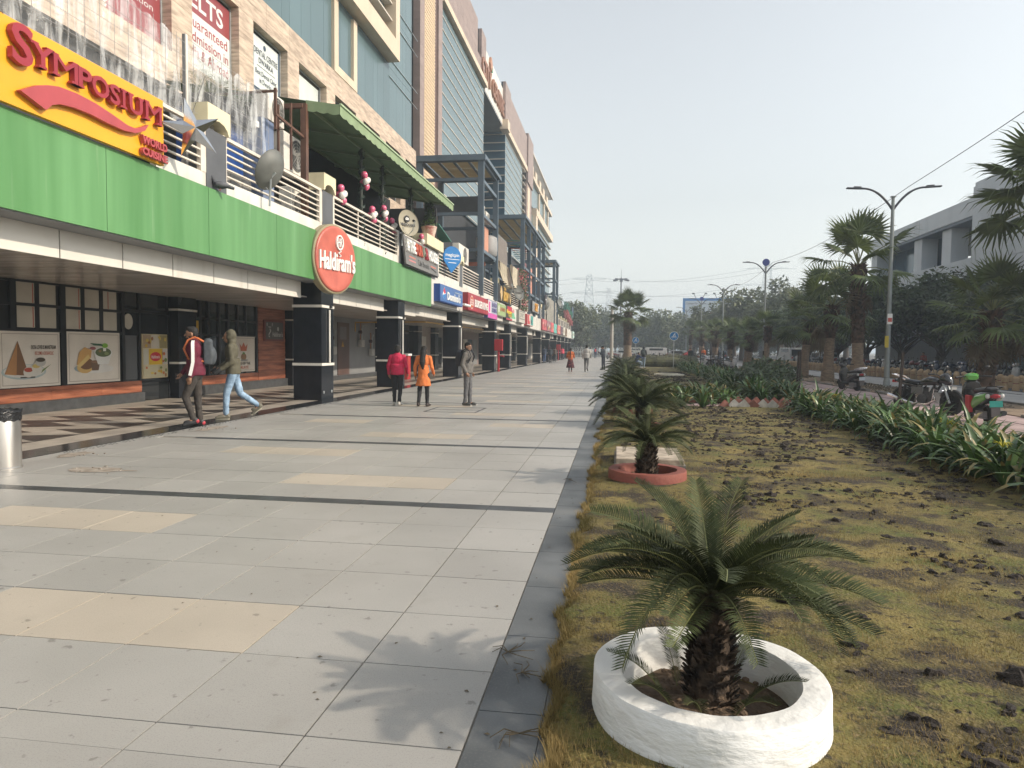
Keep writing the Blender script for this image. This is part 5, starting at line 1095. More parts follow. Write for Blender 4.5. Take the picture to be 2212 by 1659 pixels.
for i, (y, s, l) in enumerate(((24.5, 1.5, 'fifth cycad from the front along the plaza edge'), (29.5, 1.6, 'sixth cycad from the front along the plaza edge'), (35, 1.7, 'seventh cycad from the front, beside a blue bundle'), (41, 1.8, 'eighth cycad from the front along the plaza edge'), (48, 1.9, 'last cycad before the tall lone palm'))): cycad(l, .3+.2*(i % 2), y, 0, .3, 24, s, 10+i, .15)
# cracked slab, pole, hose, paper
t = thing('concrete_slab', 'cracked concrete cover slab behind the nearer red ring', 'slab', (.45, 9.55, 0)); MB().box(-.43, .42, -.5, .62, 0, .17).build('slab_top', M('old_concrete', (.36,.30,.24), .9, .3, 5, bump=.6, bscale=14, c2=(.42,.36,.29)), t, bev=.012); MB().box(-.45, .44, -.52, .64, 0, .10).build('slab_rim', mt['kerb'], t)
tag(MB().tube([(1.25, 24.5, .05), (1.65, 33, .06)], .028, 8).build('fallen_pipe', paint((.55,.53,.5))), 'pale pipe lying on the lawn beyond the cycads', 'pipe')
random.seed(4); hs = MB()
for k in range(4): hs.tube([(3.2+(.9-.12*k)*cos(a*.35), 44+1.6*(.9-.12*k)*sin(a*.35), .06+.02*k) for a in range(19)], .025, 6)
tag(hs.build('garden_hose', paint((.58,.55,.46))), 'coiled pale hose lying at the end of the lawn', 'hose')
def cloth(name, label, c, loc, s):
    mb = MB(); vs = []
    for i in range(9):
        for j in range(9): vs.append((s*(i-4)/4, s*.7*(j-4)/4, max(0, s*.45*(1-((i-4)**2+(j-4)**2)/34)+.08*s*mnoise.noise((i*.7, j*.7, s*9)))))
    mb.add(vs, [(i*9+j, (i+1)*9+j, (i+1)*9+j+1, i*9+j+1) for i in range(8) for j in range(8)]); tag(mb.build(name, paint(c, .5), None, 180, loc=loc), label, 'bundle')
cloth('blue_bundle', 'blue plastic bundle tucked beside the seventh cycad', (.01,.025,.28), (-.12, 33.5, .02), .35); cloth('blue_bundle', 'small blue plastic bundle farther along the cycads', (.01,.025,.28), (.05, 44.5, .3), .35)
cloth('white_paper', 'crumpled white paper lying below the whitewashed ring', (.75,.74,.75), (.52, 2.46, .02), .085)
# lilies
def lily_mesh(seed, nl=18, L0=.58, y=.06, fs_=None):
    random.seed(seed); mb = MB()
    for k in range(nl):
        az = k*2.4+random.uniform(-.3, .3); f = k/nl if fs_ is None else fs_; L_ = L0*random.uniform(.75, 1.25); el = RAD(82-50*f+random.uniform(-12, 8)); cur = random.uniform(1.3, 2.9)*(.55+f); n = 7; w = random.uniform(.026, .040); p = Vector((.03*cos(az), .03*sin(az), 0)); vs = []; s = Vector((-sin(az), cos(az), 0))
        for i in range(n+1):
            g = i/n; e = el-cur*g*g; ww = w*(.55+.9*g if g < .4 else .91*(1-((g-.4)/.6)**2.2)+.03)
            nrm = Vector((-cos(az)*sin(e), -sin(az)*sin(e), cos(e))); vs += [p-s*ww+nrm*ww*.35, p, p+s*ww+nrm*ww*.35]
            p = p+Vector((cos(az)*cos(e), sin(az)*cos(e), sin(e)))*L_/n
        mi = 1 if random.random() < y else 0
        fs = [(i*3+j, i*3+j+1, (i+1)*3+j+1, (i+1)*3+j) for i in range(n) for j in (0, 1)]
        tip = random.random() < .2
        mb.add(vs, fs[:-4], mi); mb.add(vs, fs[-4:], 1 if tip else mi)
    return mb
lmesh = [lily_mesh(100+i).mesh('lily_plant', [mt['lily'], mt['lily_y']], 180) for i in range(7)]
lleaf = []
for i in range(5):
    m_ = lily_mesh(200+i*3, 1, .62, 0, (.1,.3,.5,.7,.9)[i]).mesh('leaf', [mt['lily'], mt['lily_y']], 180); lleaf.append(m_)
def lily_clump(x, y, s, lab, grp, split):
    if split:
        t = thing('lily_plant', lab, 'plant', (x, y, .02), random.uniform(0, 6.28), grp); t.scale = (s,)*3
        for k in range(15): link('leaf', lleaf[k % 5], t, rot=Euler((random.uniform(-.2, .2), random.uniform(-.2, .2), k*2.4)), scl=random.uniform(.8, 1.15))
    else:
        o = link('lily_plant', random.choice(lmesh), None, (x, y, .02), (0, 0, random.uniform(0, 6.28)), s*random.uniform(.9, 1.1)); tag(o, lab, 'plant', grp)
random.seed(50); lilies = []
y = 7.6
while y < 19.2:
    for _ in range(5):
        lilies.append((4.95+.55*random.uniform(-1, 1)+.1*(y > 12), y+random.uniform(-.2, .2), random.uniform(.9, 1.28)))
    y += .36
lab1 = 'strap leaved spider lily in the front hedge between lawn and pink path'
for (x, y, s) in sorted(lilies, key=lambda q: q[1]): lily_clump(x, y, s, lab1, 'lilies of the front hedge', y < 9.4 and s > .9)
lab2 = 'strap leaved spider lily in the far hedge beyond the zigzag brick edging'
y = 22.6
while y < 60:
    for _ in range(4 if y < 40 else 2): lily_clump(5.0+random.uniform(-.7, .7)+.02*(y-22), y+random.uniform(-.3, .3), random.uniform(1.05, 1.5), lab2, 'lilies of the far hedge', False)
    y += .42 if y < 34 else .6
lab3 = 'spider lily in the loose clump behind the cycads at the zigzag edging'
for k in range(14): lily_clump(random.uniform(1.7, 3.4), random.uniform(20.6, 23.2), random.uniform(1.0, 1.35), lab3, 'lilies near the zigzag edging', False)
lily_clump(2.3, 19.3, 1.2, 'lone spider lily in front of the zigzag brick edging', None, True); lily_clump(1.75, 19.4, 1.0, 'small spider lily leftmost in front of the zigzag brick edging', None, False); lily_clump(3.55, 22.4, 1.0, 'small spider lily growing alone behind the zigzag edging', None, False)
# yellow flowers
for i, (x, y, l) in enumerate(((4.75, 8.6, 'yellow spidery lily flower at the near end of the hedge'), (4.5, 9.0, 'drooping yellow lily flower beside the near end of the hedge'), (5.0, 11.6, 'yellow lily flower in front of the motorcycle'), (5.3, 18.2, 'small yellow lily flower at the far end of the front hedge'))):
    t = thing('lily_flower', l, 'flower', (x, y, .45)); mb = MB(); random.seed(i)
    for k in range(18):
        a = random.uniform(0, 6.28); mb.tube([(0, 0, 0), (.05*cos(a), .05*sin(a), .06), (.10*cos(a), .10*sin(a), random.uniform(.0, .12))], [.006, .005, .002], 4)
    mb.build('petals', paint((.52,.46,.03)), t); MB().tube([(0, 0, -.43), (0, 0, 0)], .01, 5).build('stalk', mt['lily'], t)
# zigzag brick edging: two rows of tilted bricks with a pale walk between
walk = tag(MB().box(1.6, 6.2, 19.95, 21.0, -.02, .035).build('garden_walk', mt['path']), kind='structure')
bme_ = [MB().box(-.115, .115, -.05, .05, -.115, .115).mesh('brick', mt[m]) for m in ('brick', 'brick_w')]
for j, (y, x0, x1, lab) in enumerate(((19.85, 2.95, 4.9, 'near row of tilted red and white edging bricks'), (21.1, 1.75, 5.7, 'far row of tilted red edging bricks'))):
    t = thing('brick_edging', lab, 'edging', (0, y, .07)); x = x0; k = 0
    while x < x1: link('brick', bme_[1 if (j == 0 and k % 3) else 0], t, (x, random.uniform(-.02, .02), random.uniform(-.02, .02)), (random.uniform(-.1, .1), RAD(45)+random.uniform(-.08, .08), random.uniform(-.1, .1))); x += .25; k += 1
# wide bush and trimmed dome bushes
def leafblob(mb, c, r, n, s, seed, mi=0, flat=1.0):
    random.seed(seed)
    for _ in range(n):
        d = Vector((random.gauss(0, 1), random.gauss(0, 1), random.gauss(0, 1))).normalized(); rr = random.random()**.4
        p = Vector((c[0]+d.x*r[0]*rr, c[1]+d.y*r[1]*rr, c[2]+d.z*r[2]*rr))
        if p.z < .02: p.z = .02+random.random()*.1
        a = Vector((random.gauss(0, 1), random.gauss(0, 1), random.gauss(0, .7)))+d*.6; a.normalize(); b = a.orthogonal().normalized(); q = s*random.uniform(.6, 1.35)
        mb.add([p-b*q*.28, p+a*q*.5-b*q*.30, p+a*q, p+b*q*.28+a*q*.45], [(0, 1, 2, 3)], mi)
t = thing('leafy_bush', 'dense dark green bush growing among the far lilies', 'bush', (5.6, 27.5, 0)); mb = MB(); leafblob(mb, (0, 0, .6), (1.1, 2.2, .65), 2600, .16, 3); mb.build('foliage', mt['leafA'], t)
for i, (x, y, w, h, l) in enumerate(((4.0, 66, 3.0, 1.05, 'wide trimmed dark bush at the end of the lawn'), (6.0, 69, 2.6, 1.15, 'second trimmed bush right of the wide one'), (2.6, 70, 2.2, .95, 'trimmed bush behind the two sitting people'))):
    t = thing('trimmed_bush', l, 'bush', (x, y, 0)); mb = MB(); mb.ball((0, 0, h*.35), (w*.9, 1.5, h*.6), n=18, m=9); leafblob(mb, (0, 0, h*.4), (w, 1.7, h*.7), 2600, .14, 60+i); mb.build('foliage', M('trimmed_leaf', (.05,.052,.024), .8, .35, 1.4, c2=(.085,.085,.035)), t)
# ================================================================== STREET SIDE
tag(MB().box(5.55, 9.75, -4, 140, -.05, .004).build('path', mt['path']), kind='structure')
tag(MB().box(9.9, 12.0, -4, 140, -.05, .008).build('verge', mt['dirt']), kind='structure')
tag(MB().box(12.15, 16.1, -4, 240, -.05, .0).build('road', mt['road']), kind='structure')
tag(MB().box(16.1, 24.8, -4, 240, -.05, -.006).build('parking_lane', mt['asph']), kind='structure')
tag(MB().box(-60, 60, 139.2, 240, -.055, -.02).build('far_street', mt['asph']), kind='structure')
km = MB().box(-.08, .08, .01, .95, -.05, .11).mesh('kerb_stone', mt['kerb'])
kb = thing('kerb', 'broken dark kerb between the pink path and the dirt verge', 'kerb', (9.82, 0, 0))
for i in range(60):
    if i % 5 != 3: link('kerb_stone', km, kb, (random.uniform(-.03, .03), 6+i*.98, random.uniform(-.06, -.01)), (0, random.uniform(-.05, .05), random.uniform(-.03, .03)))
kb2 = thing('kerb', 'low pale kerb along the concrete road', 'kerb', (12.08, 0, 0))
for i in range(90): link('kerb_stone', km, kb2, (0, 4+i*1.0, -.05))
# cracks and litter on the path
cr = MB(); random.seed(6)
for k in range(16):
    x, y = random.uniform(6.3, 9.4), random.uniform(11, 34); p = [(x, y, .0055)]
    for j in range(7): x += random.uniform(-.15, .35); y += random.uniform(-.12, .12); p.append((x, y, .0055))
    for a, b in zip(p[:-1], p[1:]): cr.add([(a[0], a[1]-.012, .0055), (b[0], b[1]-.012, .0055), (b[0], b[1]+.012, .0055), (a[0], a[1]+.012, .0055)], [(0, 1, 2, 3)])
o_ = cr.build('cracks', mt['blackm'], bpy.data.objects['path']); tag(o_, kind='stuff')
vg = MB(); leafblob(vg, (10.9, 30, .05), (.9, 9, .1), 1400, .09, 5); leafblob(vg, (11.0, 50, .05), (1.0, 8, .12), 1200, .12, 6); o_ = vg.build('dry_litter', mt['palm_d']); tag(o_, 'dry leaves and weeds on the dirt verge', 'litter', kind='stuff')
# bollards
bo = MB(); bo.lathe([(.135, 0), (.135, .27), (.115, .275), (.115, .285)], (0, 0, 0), 16); bsh = bo.mesh('shaft', mt['sand'], 40)
bo = MB(); bo.lathe([(.105, .285), (.105, .325)], (0, 0, 0), 16); bnk = bo.mesh('neck', mt['sand_r'], 40)
bo = MB(); bo.lathe([(.115, .325), (.14, .33), (.14, .43), (.12, .435), (.12, .452), (.135, .46), (.13, .52), (.10, .57), (.055, .60), (0, .61)], (0, 0, 0), 16); bhd = bo.mesh('head', mt['sand'], 40)
bo = MB(); bo.lathe([(.135, 0), (.135, .27), (.105, .285), (.105, .325), (.14, .33), (.14, .43), (.12, .445), (.135, .46), (.13, .52), (.10, .57), (0, .61)], (0, 0, 0), 10); bfar = bo.mesh('bollard', mt['sand'], 40)
for row, X, y0, lab in ((0, 16.4, 28.6, 'sandstone bollard with round head in the front row along the road'), (1, 17.5, 30.3, 'sandstone bollard with round head in the back row along the road')):
    for i in range(78):
        y = y0+i*.86
        if i < 26:
            t = thing('bollard', lab, 'bollard', (X+random.uniform(-.03, .03), y, 0), random.uniform(0, 6), 'front row of sandstone bollards' if row == 0 else 'back row of sandstone bollards')
            link('shaft', bsh, t); link('neck', bnk, t); link('head', bhd, t)
        else: tag(link('bollard', bfar, None, (X, y, 0)), lab, 'bollard', 'front row of sandstone bollards' if row == 0 else 'back row of sandstone bollards')
# iron fence posts with wire
ip_ = [(5.95, 16.1), (5.95, 24.3), (6.1, 25.2), (6.1, 31.0), (6.1, 42.2), (6.2, 45.0), (6.2, 48.5), (6.3, 55), (6.3, 62)]
for i, (x, y) in enumerate(ip_):
    t = thing('iron_post', f'{words[i]} rusty iron stake in the hedge, counted from the motorcycle', 'post', (x, y, 0), group='rusty iron stakes along the hedge')
    MB().beam((0, 0, -.1), (.02+.06*(i == 0), 0, 1.55), .05, .05).build('stake', mt['rust'], t); MB().beam((.0, .03, -.1), (.02+.06*(i == 0), .03, 1.5), .015, .05).build('stake_web', mt['rust'], t)
wr = MB(); 
for (a, b) in zip(ip_[:-1], ip_[1:]):
    for z in (.55, 1.0): wr.tube([(a[0], a[1], z), ((a[0]+b[0])/2, (a[1]+b[1])/2, z-.08), (b[0], b[1], z)], .004, 4)
for z in (.5, .95): wr.tube([(5.95, 16.1, z), (6.3, 9.5, z-.05)], .004, 4)
tag(wr.build('barbed_wire', mt['blackm']), 'thin wire strung between the rusty stakes above the hedge', 'wire')
# palms ------------------------------------------------------------
def fan_mesh(seed, n=24, r=.88, pet=1.05, droop=.5, dead=False):
    random.seed(seed); mb = MB(); hubp = Vector((0, pet, -.10*pet))
    mb.tube([(0, 0, 0), (0, pet*.5, .03), hubp], [.022, .015, .011], 5, 1)
    spread = RAD(125); inner = []
    for i in range(n+1):
        a = -spread+2*spread*i/n; ri = r*.50*(1-.18*(abs(a)/spread)); inner.append(hubp+Vector((sin(a)*ri, cos(a)*ri, (.022 if i % 2 else -.022)+.10*(1-cos(a*.5))-droop*.10*ri)))
    for i in range(n):
        mb.add([hubp, inner[i], inner[i+1]], [(0, 2, 1)], 0)
        a = -spread+2*spread*(i+.5)/n; L_ = r*random.uniform(.9, 1.1)*(1-.22*(abs(a)/spread)); d = Vector((sin(a), cos(a), 0)); k = droop*random.uniform(.6, 1.5)
        mid = hubp+d*L_*.8+Vector((0, 0, -k*.16*L_)); tip = hubp+d*L_*(1.0-.08*k)+Vector((0, 0, -k*.40*L_)); s = Vector((cos(a), -sin(a), 0))*.013
        mb.add([inner[i], inner[i+1], mid+s, mid-s, tip], [(0, 1, 2, 3), (3, 2, 4)], 0)
    return mb.mesh('fan_leaf', [mt['palm_d' if dead else 'palm'], mt['palm_d' if dead else 'cyc_r']])
fans = [fan_mesh(300+i, droop=(.25, .55, .9, 1.2)[i]) for i in range(4)]; fdead = fan_mesh(310, droop=1.6, dead=True)
def palm(label, x, y, h, cr, nl=26, boot=.45, seed=0, lean=(0, 0), rt=.17, azs=None, dead=2):
    random.seed(seed); t = thing('fan_palm', label, 'palm tree', (x, y, 0), group='fan palms along the verge')
    mb = MB(); n = 14; pts = [(lean[0]*(i/n)**1.5, lean[1]*(i/n)**1.5, h*i/n) for i in range(n+1)]
    mb.tube([(0, 0, -.1)]+pts, [rt*1.5]+[rt*(1.35-.5*(i/n) if i < 3 else 1.1-.25*i/n)*(1+.03*random.uniform(-1, 1)) for i in range(n+1)], 14); mb.build('trunk', mt['palm_t'], t, 60)
    bm = MB(); nb = int(230*boot*h/3)+90
    for k in range(nb):
        f = 1-boot+boot*random.random(); a = random.uniform(0, 6.28); c = Vector((lean[0]*f**1.5, lean[1]*f**1.5, h*f)); r = rt*(.95+.25*(f-.5)); d = Vector((cos(a), sin(a), 0)); s = Vector((-sin(a), cos(a), 0))*.055*random.uniform(.7, 1.2); p = c+d*r*.85; L_ = random.uniform(.12, .24)*(.6+.8*f); e = p+d*L_*.75+Vector((0, 0, L_*random.uniform(.1, .7)))
        bm.add([p-s+Vector((0, 0, -.08)), p+s+Vector((0, 0, -.08)), e+s*.55, e-s*.55, p+Vector((0, 0, .05))], [(0, 1, 2, 3), (4, 3, 2), (4, 2, 1), (4, 0, 3)])
    i0 = int(n*(1-boot)); MB().tube(pts[i0:], [rt*(1.22-.25*i/n) for i in range(i0, n+1)], 14).build('boot_sleeve', mt['palm_b'], t, 60)
    tag(bm.build('leaf_bases', mt['palm_b'], t), kind='stuff')
    top = Vector((lean[0], lean[1], h))
    for k in range(nl):
        f = (k+.5)/nl; az = (k*2.39996+random.uniform(-.25, .25)) if azs is None else random.uniform(*azs); el = RAD(82)-RAD(108)*f**1.05+random.uniform(-.14, .14); v = fans[0] if f < .2 else fans[1] if f < .5 else fans[2] if f < .8 else fans[3]
        link('leaf', v, t, top+Vector((0, 0, .05-.25*f)), Euler((el, random.uniform(-.4, .4), az), 'XYZ'), cr/1.85*random.uniform(.85, 1.1))
    for k in range(dead): link('dead_leaf', fdead, t, top+Vector((0, 0, -.3)), Euler((RAD(-55)+random.uniform(-.3, .1), random.uniform(-.4, .4), random.uniform(0, 6.28))), cr/1.85*.85)
    return t
palm('tall fan palm standing behind the nearest lamp post', 10.95, 34.4, 5.5, 2.75, 20, .62, 1, (-.12, 0), .24)
palm('second fan palm with clean lower trunk, left of the tall one', 10.95, 39.0, 3.95, 2.5, 19, .36, 2, (.15, 0), .25)
palm('third fan palm with slanting trunk beside the black scooter path', 11.1, 44.5, 3.4, 2.3, 18, .36, 3, (.35, 0), .24)
palm('fan palm with pale trunk next to the second lamp post', 11.9, 59.2, 3.45, 1.8, 17, .3, 4, (.1, 0), .21)
palm('bushy fan palm with hanging dead leaves above the green scooter', 11.35, 23.9, 2.85, 1.85, 21, .8, 5, (.15, 0), .22, dead=8)
palm('fan palm whose leaves reach in at the right edge of the view', 12.75, 22.6, 6.2, 2.7, 26, .7, 6, (0, 0), .22)
for i, (x, y, h) in enumerate(((11.4, 63.8, 3.0), (11.9, 68, 3.3), (11.2, 73, 3.4), (12.0, 78, 3.7), (11.3, 84, 3.9), (12.0, 90, 4.1), (11.4, 97, 4.3), (12, 105, 4.6), (11.5, 114, 4.8))):
    palm(f'{words[i]} smaller fan palm in the dense far row, counted from the second lamp post', x, y, h*.98, 1.7, 15, .5, 20+i, (random.uniform(-.3, .3), 0), .24)
palm('lone big fan palm at the end of the lawn beside the plaza', 1.25, 80, 5.75, 2.75, 34, .62, 9, (0, 0), .42, dead=2)
# street lamps -----------------------------------------------------
def lamp(label, x, y, h, disc=False, seed=0):
    t = thing('street_lamp', label, 'street lamp', (x, y, 0), group='twin arm street lamps')
    MB().tube([(0, 0, .05), (0, 0, h*.45), (0, 0, h)], [.115, .09, .065], 12).build('pole', mt['lamp'], t, 60)
    MB().lathe([(.24, 0), (.24, .04), (.15, .06), (.13, .3), (.12, .32)], (0, 0, .04), 8).build('base_plate', mt['lamp'], t); MB().box(-.3, .3, -.3, .3, -.1, .05).build('footing', mt['kerb'], t)
    MB().lathe([(.09, 0), (.12, .01), (.12, .04), (0, .05)], (0, 0, h), 12).build('pole_cap', mt['lamp'], t)
    for s in (-1, 1):
        pts = [(s*1.28*f, 0, h-.55+.95*(1-(1-f)**2.2)) for f in [i/10 for i in range(11)]]
        MB().tube(pts, [.05]*6+[.042]*5, 8).build('arm', mt['lamp_d'], t, 60)
        e = Vector(pts[-1]); d = (e-Vector(pts[-2])).normalized()
        hd = MB().beam(e-d*.05, e+d*.62, .18, .06).build('lamp_head', mt['lamp_d'], t, bev=.02)
        MB().beam(e+d*.03+Vector((0, 0, .05)), e+d*.32+Vector((0, 0, .05)), .14, .05).build('heat_sink', mt['lamp_d'], hd)
    if disc: MB().lathe([(0, -.02), (.3, -.02), (.3, .02), (0, .02)], (0, -.03, h+.4), 24, axis='Y').build('round_sign', paint((.03,.05,.25)), t); MB().tube([(0, 0, h), (0, 0, h+.2)], .03, 6).build('sign_stem', mt['lamp_d'], t)
    return t
l1 = lamp('nearest tall twin arm street lamp beside the tall fan palm', 11.58, 32.6, 8.15)
MB().box(-.1, .1, -.13, -.118, 2.75, 3.2).build('white_notice', mt['wlet'], l1); MB().box(-.08, .08, -.135, -.12, 2.85, 3.02).build('red_print', paint((.5,.08,.06)), l1); MB().box(-.17, -.02, -.14, -.1, 1.75, 2.25).build('yellow_plate', paint((.5,.38,.03)), l1)
lamp('second twin arm street lamp with round blue sign on top', 12.35, 62.5, 8.6, True); lamp('third twin arm street lamp in front of the billboard', 12.6, 88, 9.0); lamp('fourth twin arm street lamp with small round sign', 12.6, 110, 8.9, True); lamp('fifth distant twin arm street lamp in the palm row', 12.7, 134, 9.0)
wl = MB()
P_ = [(12.9, 5, 11.5), (12.2, 32.6, 8.6), (12.9, 62.5, 9.0), (13.2, 88, 9.1), (13.2, 110, 9.0)]
for a, b in zip(P_[:-1], P_[1:]): wl.tube([tuple(Vector(a).lerp(Vector(b), f)-Vector((0, 0, .5*sin(pi*f)))) for f in [i/12 for i in range(13)]], .013, 4)
tag(wl.build('overhead_cable', mt['lamp_d']), 'thin overhead cable running from lamp to lamp', 'cable')
# trees --------------------------------------------------------------
def crown_mesh(seed, nclump, nleaf, R_, leaf, m, squash=.75):
    random.seed(seed); mb = MB()
    for k in range(nclump):
        d = Vector((random.gauss(0, 1), random.gauss(0, 1), random.gauss(0, .8))).normalized()*random.random()**.5; c = (d.x*R_, d.y*R_, d.z*R_*squash); r = R_*random.uniform(.25, .48)
        random.seed(seed*100+k)
        for _ in range(nleaf):
            e = Vector((random.gauss(0, 1), random.gauss(0, 1), random.gauss(0, 1))).normalized()*random.random()**.35*r; p = Vector(c)+Vector((e.x, e.y, e.z*.8))
            a = (Vector((random.gauss(0, 1), random.gauss(0, 1), random.gauss(-.2, .6)))+e.normalized()*.4).normalized(); b = a.orthogonal().normalized(); b.rotate(Matrix.Rotation(random.uniform(0, 6.28), 3, a)); q = leaf*random.uniform(.6, 1.4)
            mb.add([p-b*q*.10, p+a*q*.45-b*q*.26, p+a*q, p+a*q*.45+b*q*.26], [(0, 1, 2, 3)])
    return mb.mesh('crown', m)
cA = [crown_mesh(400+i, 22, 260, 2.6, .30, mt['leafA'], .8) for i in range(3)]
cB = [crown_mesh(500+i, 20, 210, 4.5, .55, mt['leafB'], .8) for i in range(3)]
def trunk_mesh(seed, h, r):
    random.seed(seed); mb = MB(); mb.tube([(0, 0, -.1), (.05, 0, h*.5), (0, .05, h)], [r*1.25, r, r*.8], 10)
    for k in range(7):
        a = k*2.4; L_ = h*random.uniform(.6, 1.0); mb.tube([(0, 0, h*random.uniform(.7, 1)), (cos(a)*L_*.4, sin(a)*L_*.4, h+L_*.35), (cos(a)*L_*.8, sin(a)*L_*.8, h+L_*.8)], [r*.6, r*.4, r*.12], 6)
    return mb.mesh('trunk', mt['bark'], 60)
tA = trunk_mesh(1, 2.6, .17); tB = trunk_mesh(2, 5.0, .32)
def tree(label, x, y, zc, s, cm, tm, grp, th):
    t = thing('broadleaf_tree', label, 'tree', (x, y, 0), random.uniform(0, 6.28), grp)
    link('trunk', tm, t, scl=(s, s, zc/th*.62)); link('crown', cm, t, (0, 0, zc), scl=(s, s, s*random.uniform(.9, 1.1))); return t
random.seed(90); k = 0
for i, (x, y, zc, s) in enumerate(sorted(((21.8, 40.5, 3.6, .95), (21.5, 44, 3.9, 1.0), (22.5, 47.5, 4.3, 1.0), (21.4, 50.5, 4.4, 1.05), (22.6, 54, 5.3, 1.25), (21.4, 57.5, 4.6, 1.1), (22.6, 61, 5.4, 1.2), (21.4, 65, 4.4, 1.1), (22.6, 69, 4.8, 1.15), (21.5, 73.5, 4.6, 1.15), (22.6, 78, 4.9, 1.2), (21.5, 83, 5.0, 1.2), (22.7, 88, 5.2, 1.25), (21.8, 36.5, 3.4, .9), (22.2, 94, 5.0, 1.2), (21.5, 32.5, 3.2, .85)), key=lambda q: q[1])):
    tree(f'{words[i]} dense dark leafy tree before the pale station, counted from the right edge', x, y, zc, s, cA[i % 3], tA, 'dark street trees by the station', 4.2)
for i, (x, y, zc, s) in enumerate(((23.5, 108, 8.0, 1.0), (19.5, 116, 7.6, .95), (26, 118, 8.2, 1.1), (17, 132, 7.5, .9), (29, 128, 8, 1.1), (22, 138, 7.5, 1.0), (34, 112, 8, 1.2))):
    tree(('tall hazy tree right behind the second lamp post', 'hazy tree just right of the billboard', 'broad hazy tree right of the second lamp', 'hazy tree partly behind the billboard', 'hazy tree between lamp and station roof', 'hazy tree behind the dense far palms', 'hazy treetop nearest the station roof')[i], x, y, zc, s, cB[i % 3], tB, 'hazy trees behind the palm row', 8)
far = []
random.seed(17)
for i in range(46):
    x = -20+i*1.55+random.uniform(-1, 1); y = random.uniform(165, 215); far.append((x, y, random.uniform(6.0, 8.6) if x < 2 else random.uniform(4.8, 6.8), random.uniform(.95, 1.25)))
for i in range(34): far.append((-50+i*5+random.uniform(-2, 2), random.uniform(235, 300), random.uniform(6.5, 9.5), random.uniform(1.2, 1.6)))
for i, (x, y) in enumerate(((-14, 150), (-10.5, 146), (-7.6, 152), (-17, 156))): far.append((x, y, 8.6-.7*i*(i < 3), 1.15))
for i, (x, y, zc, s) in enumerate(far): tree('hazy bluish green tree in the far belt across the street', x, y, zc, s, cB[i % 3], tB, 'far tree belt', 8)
# station building ---------------------------------------------------
stn = thing('station_building', 'pale grey elevated station building behind the dark trees', 'building', (0, 0, 0))
def sb(name, x0, x1, y0, y1, z0, z1, m): return MB().box(x0, x1, y0, y1, z0, z1).build(name, mt[m] if isinstance(m, str) else m, stn)
sb('end_block', 25.6, 40, 20, 56.4, 2.4, 13.9, 'station')
sb('lower_wall', 25.9, 40, 20, 56.3, 0, 2.39, paint((.34,.42,.46))); sb('dado', 25.8, 25.899, 20, 56.2, 0, .9, paint((.30,.22,.18)))
for i in range(5): sb('cladding_panel', 25.52, 25.599, 30.5+i*5.2, 30.5+i*5.2+5.17, 2.45, 8.0, 'station'); sb('cladding_panel', 25.52, 25.599, 30.5+i*5.2, 30.5+i*5.2+5.17, 8.03, 13.6, 'station')
for (a, b) in ((56.45, 66.9), (67.0, 79.5)): sb('roof_band', 26.0, 30, a, b, 11.75, 13.1, 'station')
sb('roof_deck', 26.05, 40, 56.5, 79.4, 11.5, 11.74, paint((.12,.15,.19))); sb('floor_band', 26.0, 40, 56.5, 79.5, 7.2, 8.65, 'station'); sb('under_wall', 27, 40, 56.5, 79.4, 0, 7.19, paint((.3,.33,.36)))
for y in (61.5, 67.0, 77.8): sb('column', 26.3, 27.6, y, y+1.6, 8.66, 11.49, 'station')
sb('glass_wall', 27.8, 27.9, 63, 79.4, 8.66, 11.49, 'glass_b'); sb('rear_wall', 38, 38.2, 56.5, 79.4, 8.66, 11.49, paint((.08,.09,.11)))
sb('light_tube', 30, 30.2, 57.5, 60.5, 10.6, 10.7, M('station_light', (.9,.82,.6), .5, 0, 1, emis=1.2)); sb('light_tube', 33, 33.2, 58, 62, 10.8, 10.9, bpy.data.materials['station_light'])
kk = thing('ticket_kiosk', 'pale blue kiosk with a door in front of the station wall', 'kiosk', (23.6, 47.2, 0)); MB().box(-1.3, 1.3, -1, 1, 0, 2.6).build('kiosk_body', paint((.26,.38,.42)), kk); MB().box(-1.0, -.2, -1.03, -1.001, .05, 2.1).build('door', paint((.42,.46,.46)), kk); MB().box(-.85, -.4, -1.05, -1.031, 1.0, 1.9).build('door_window', mt['glass_d'], kk); MB().box(-1.4, 1.4, -1.1, 1.1, 2.6, 2.7).build('kiosk_roof', paint((.4,.42,.42)), kk)
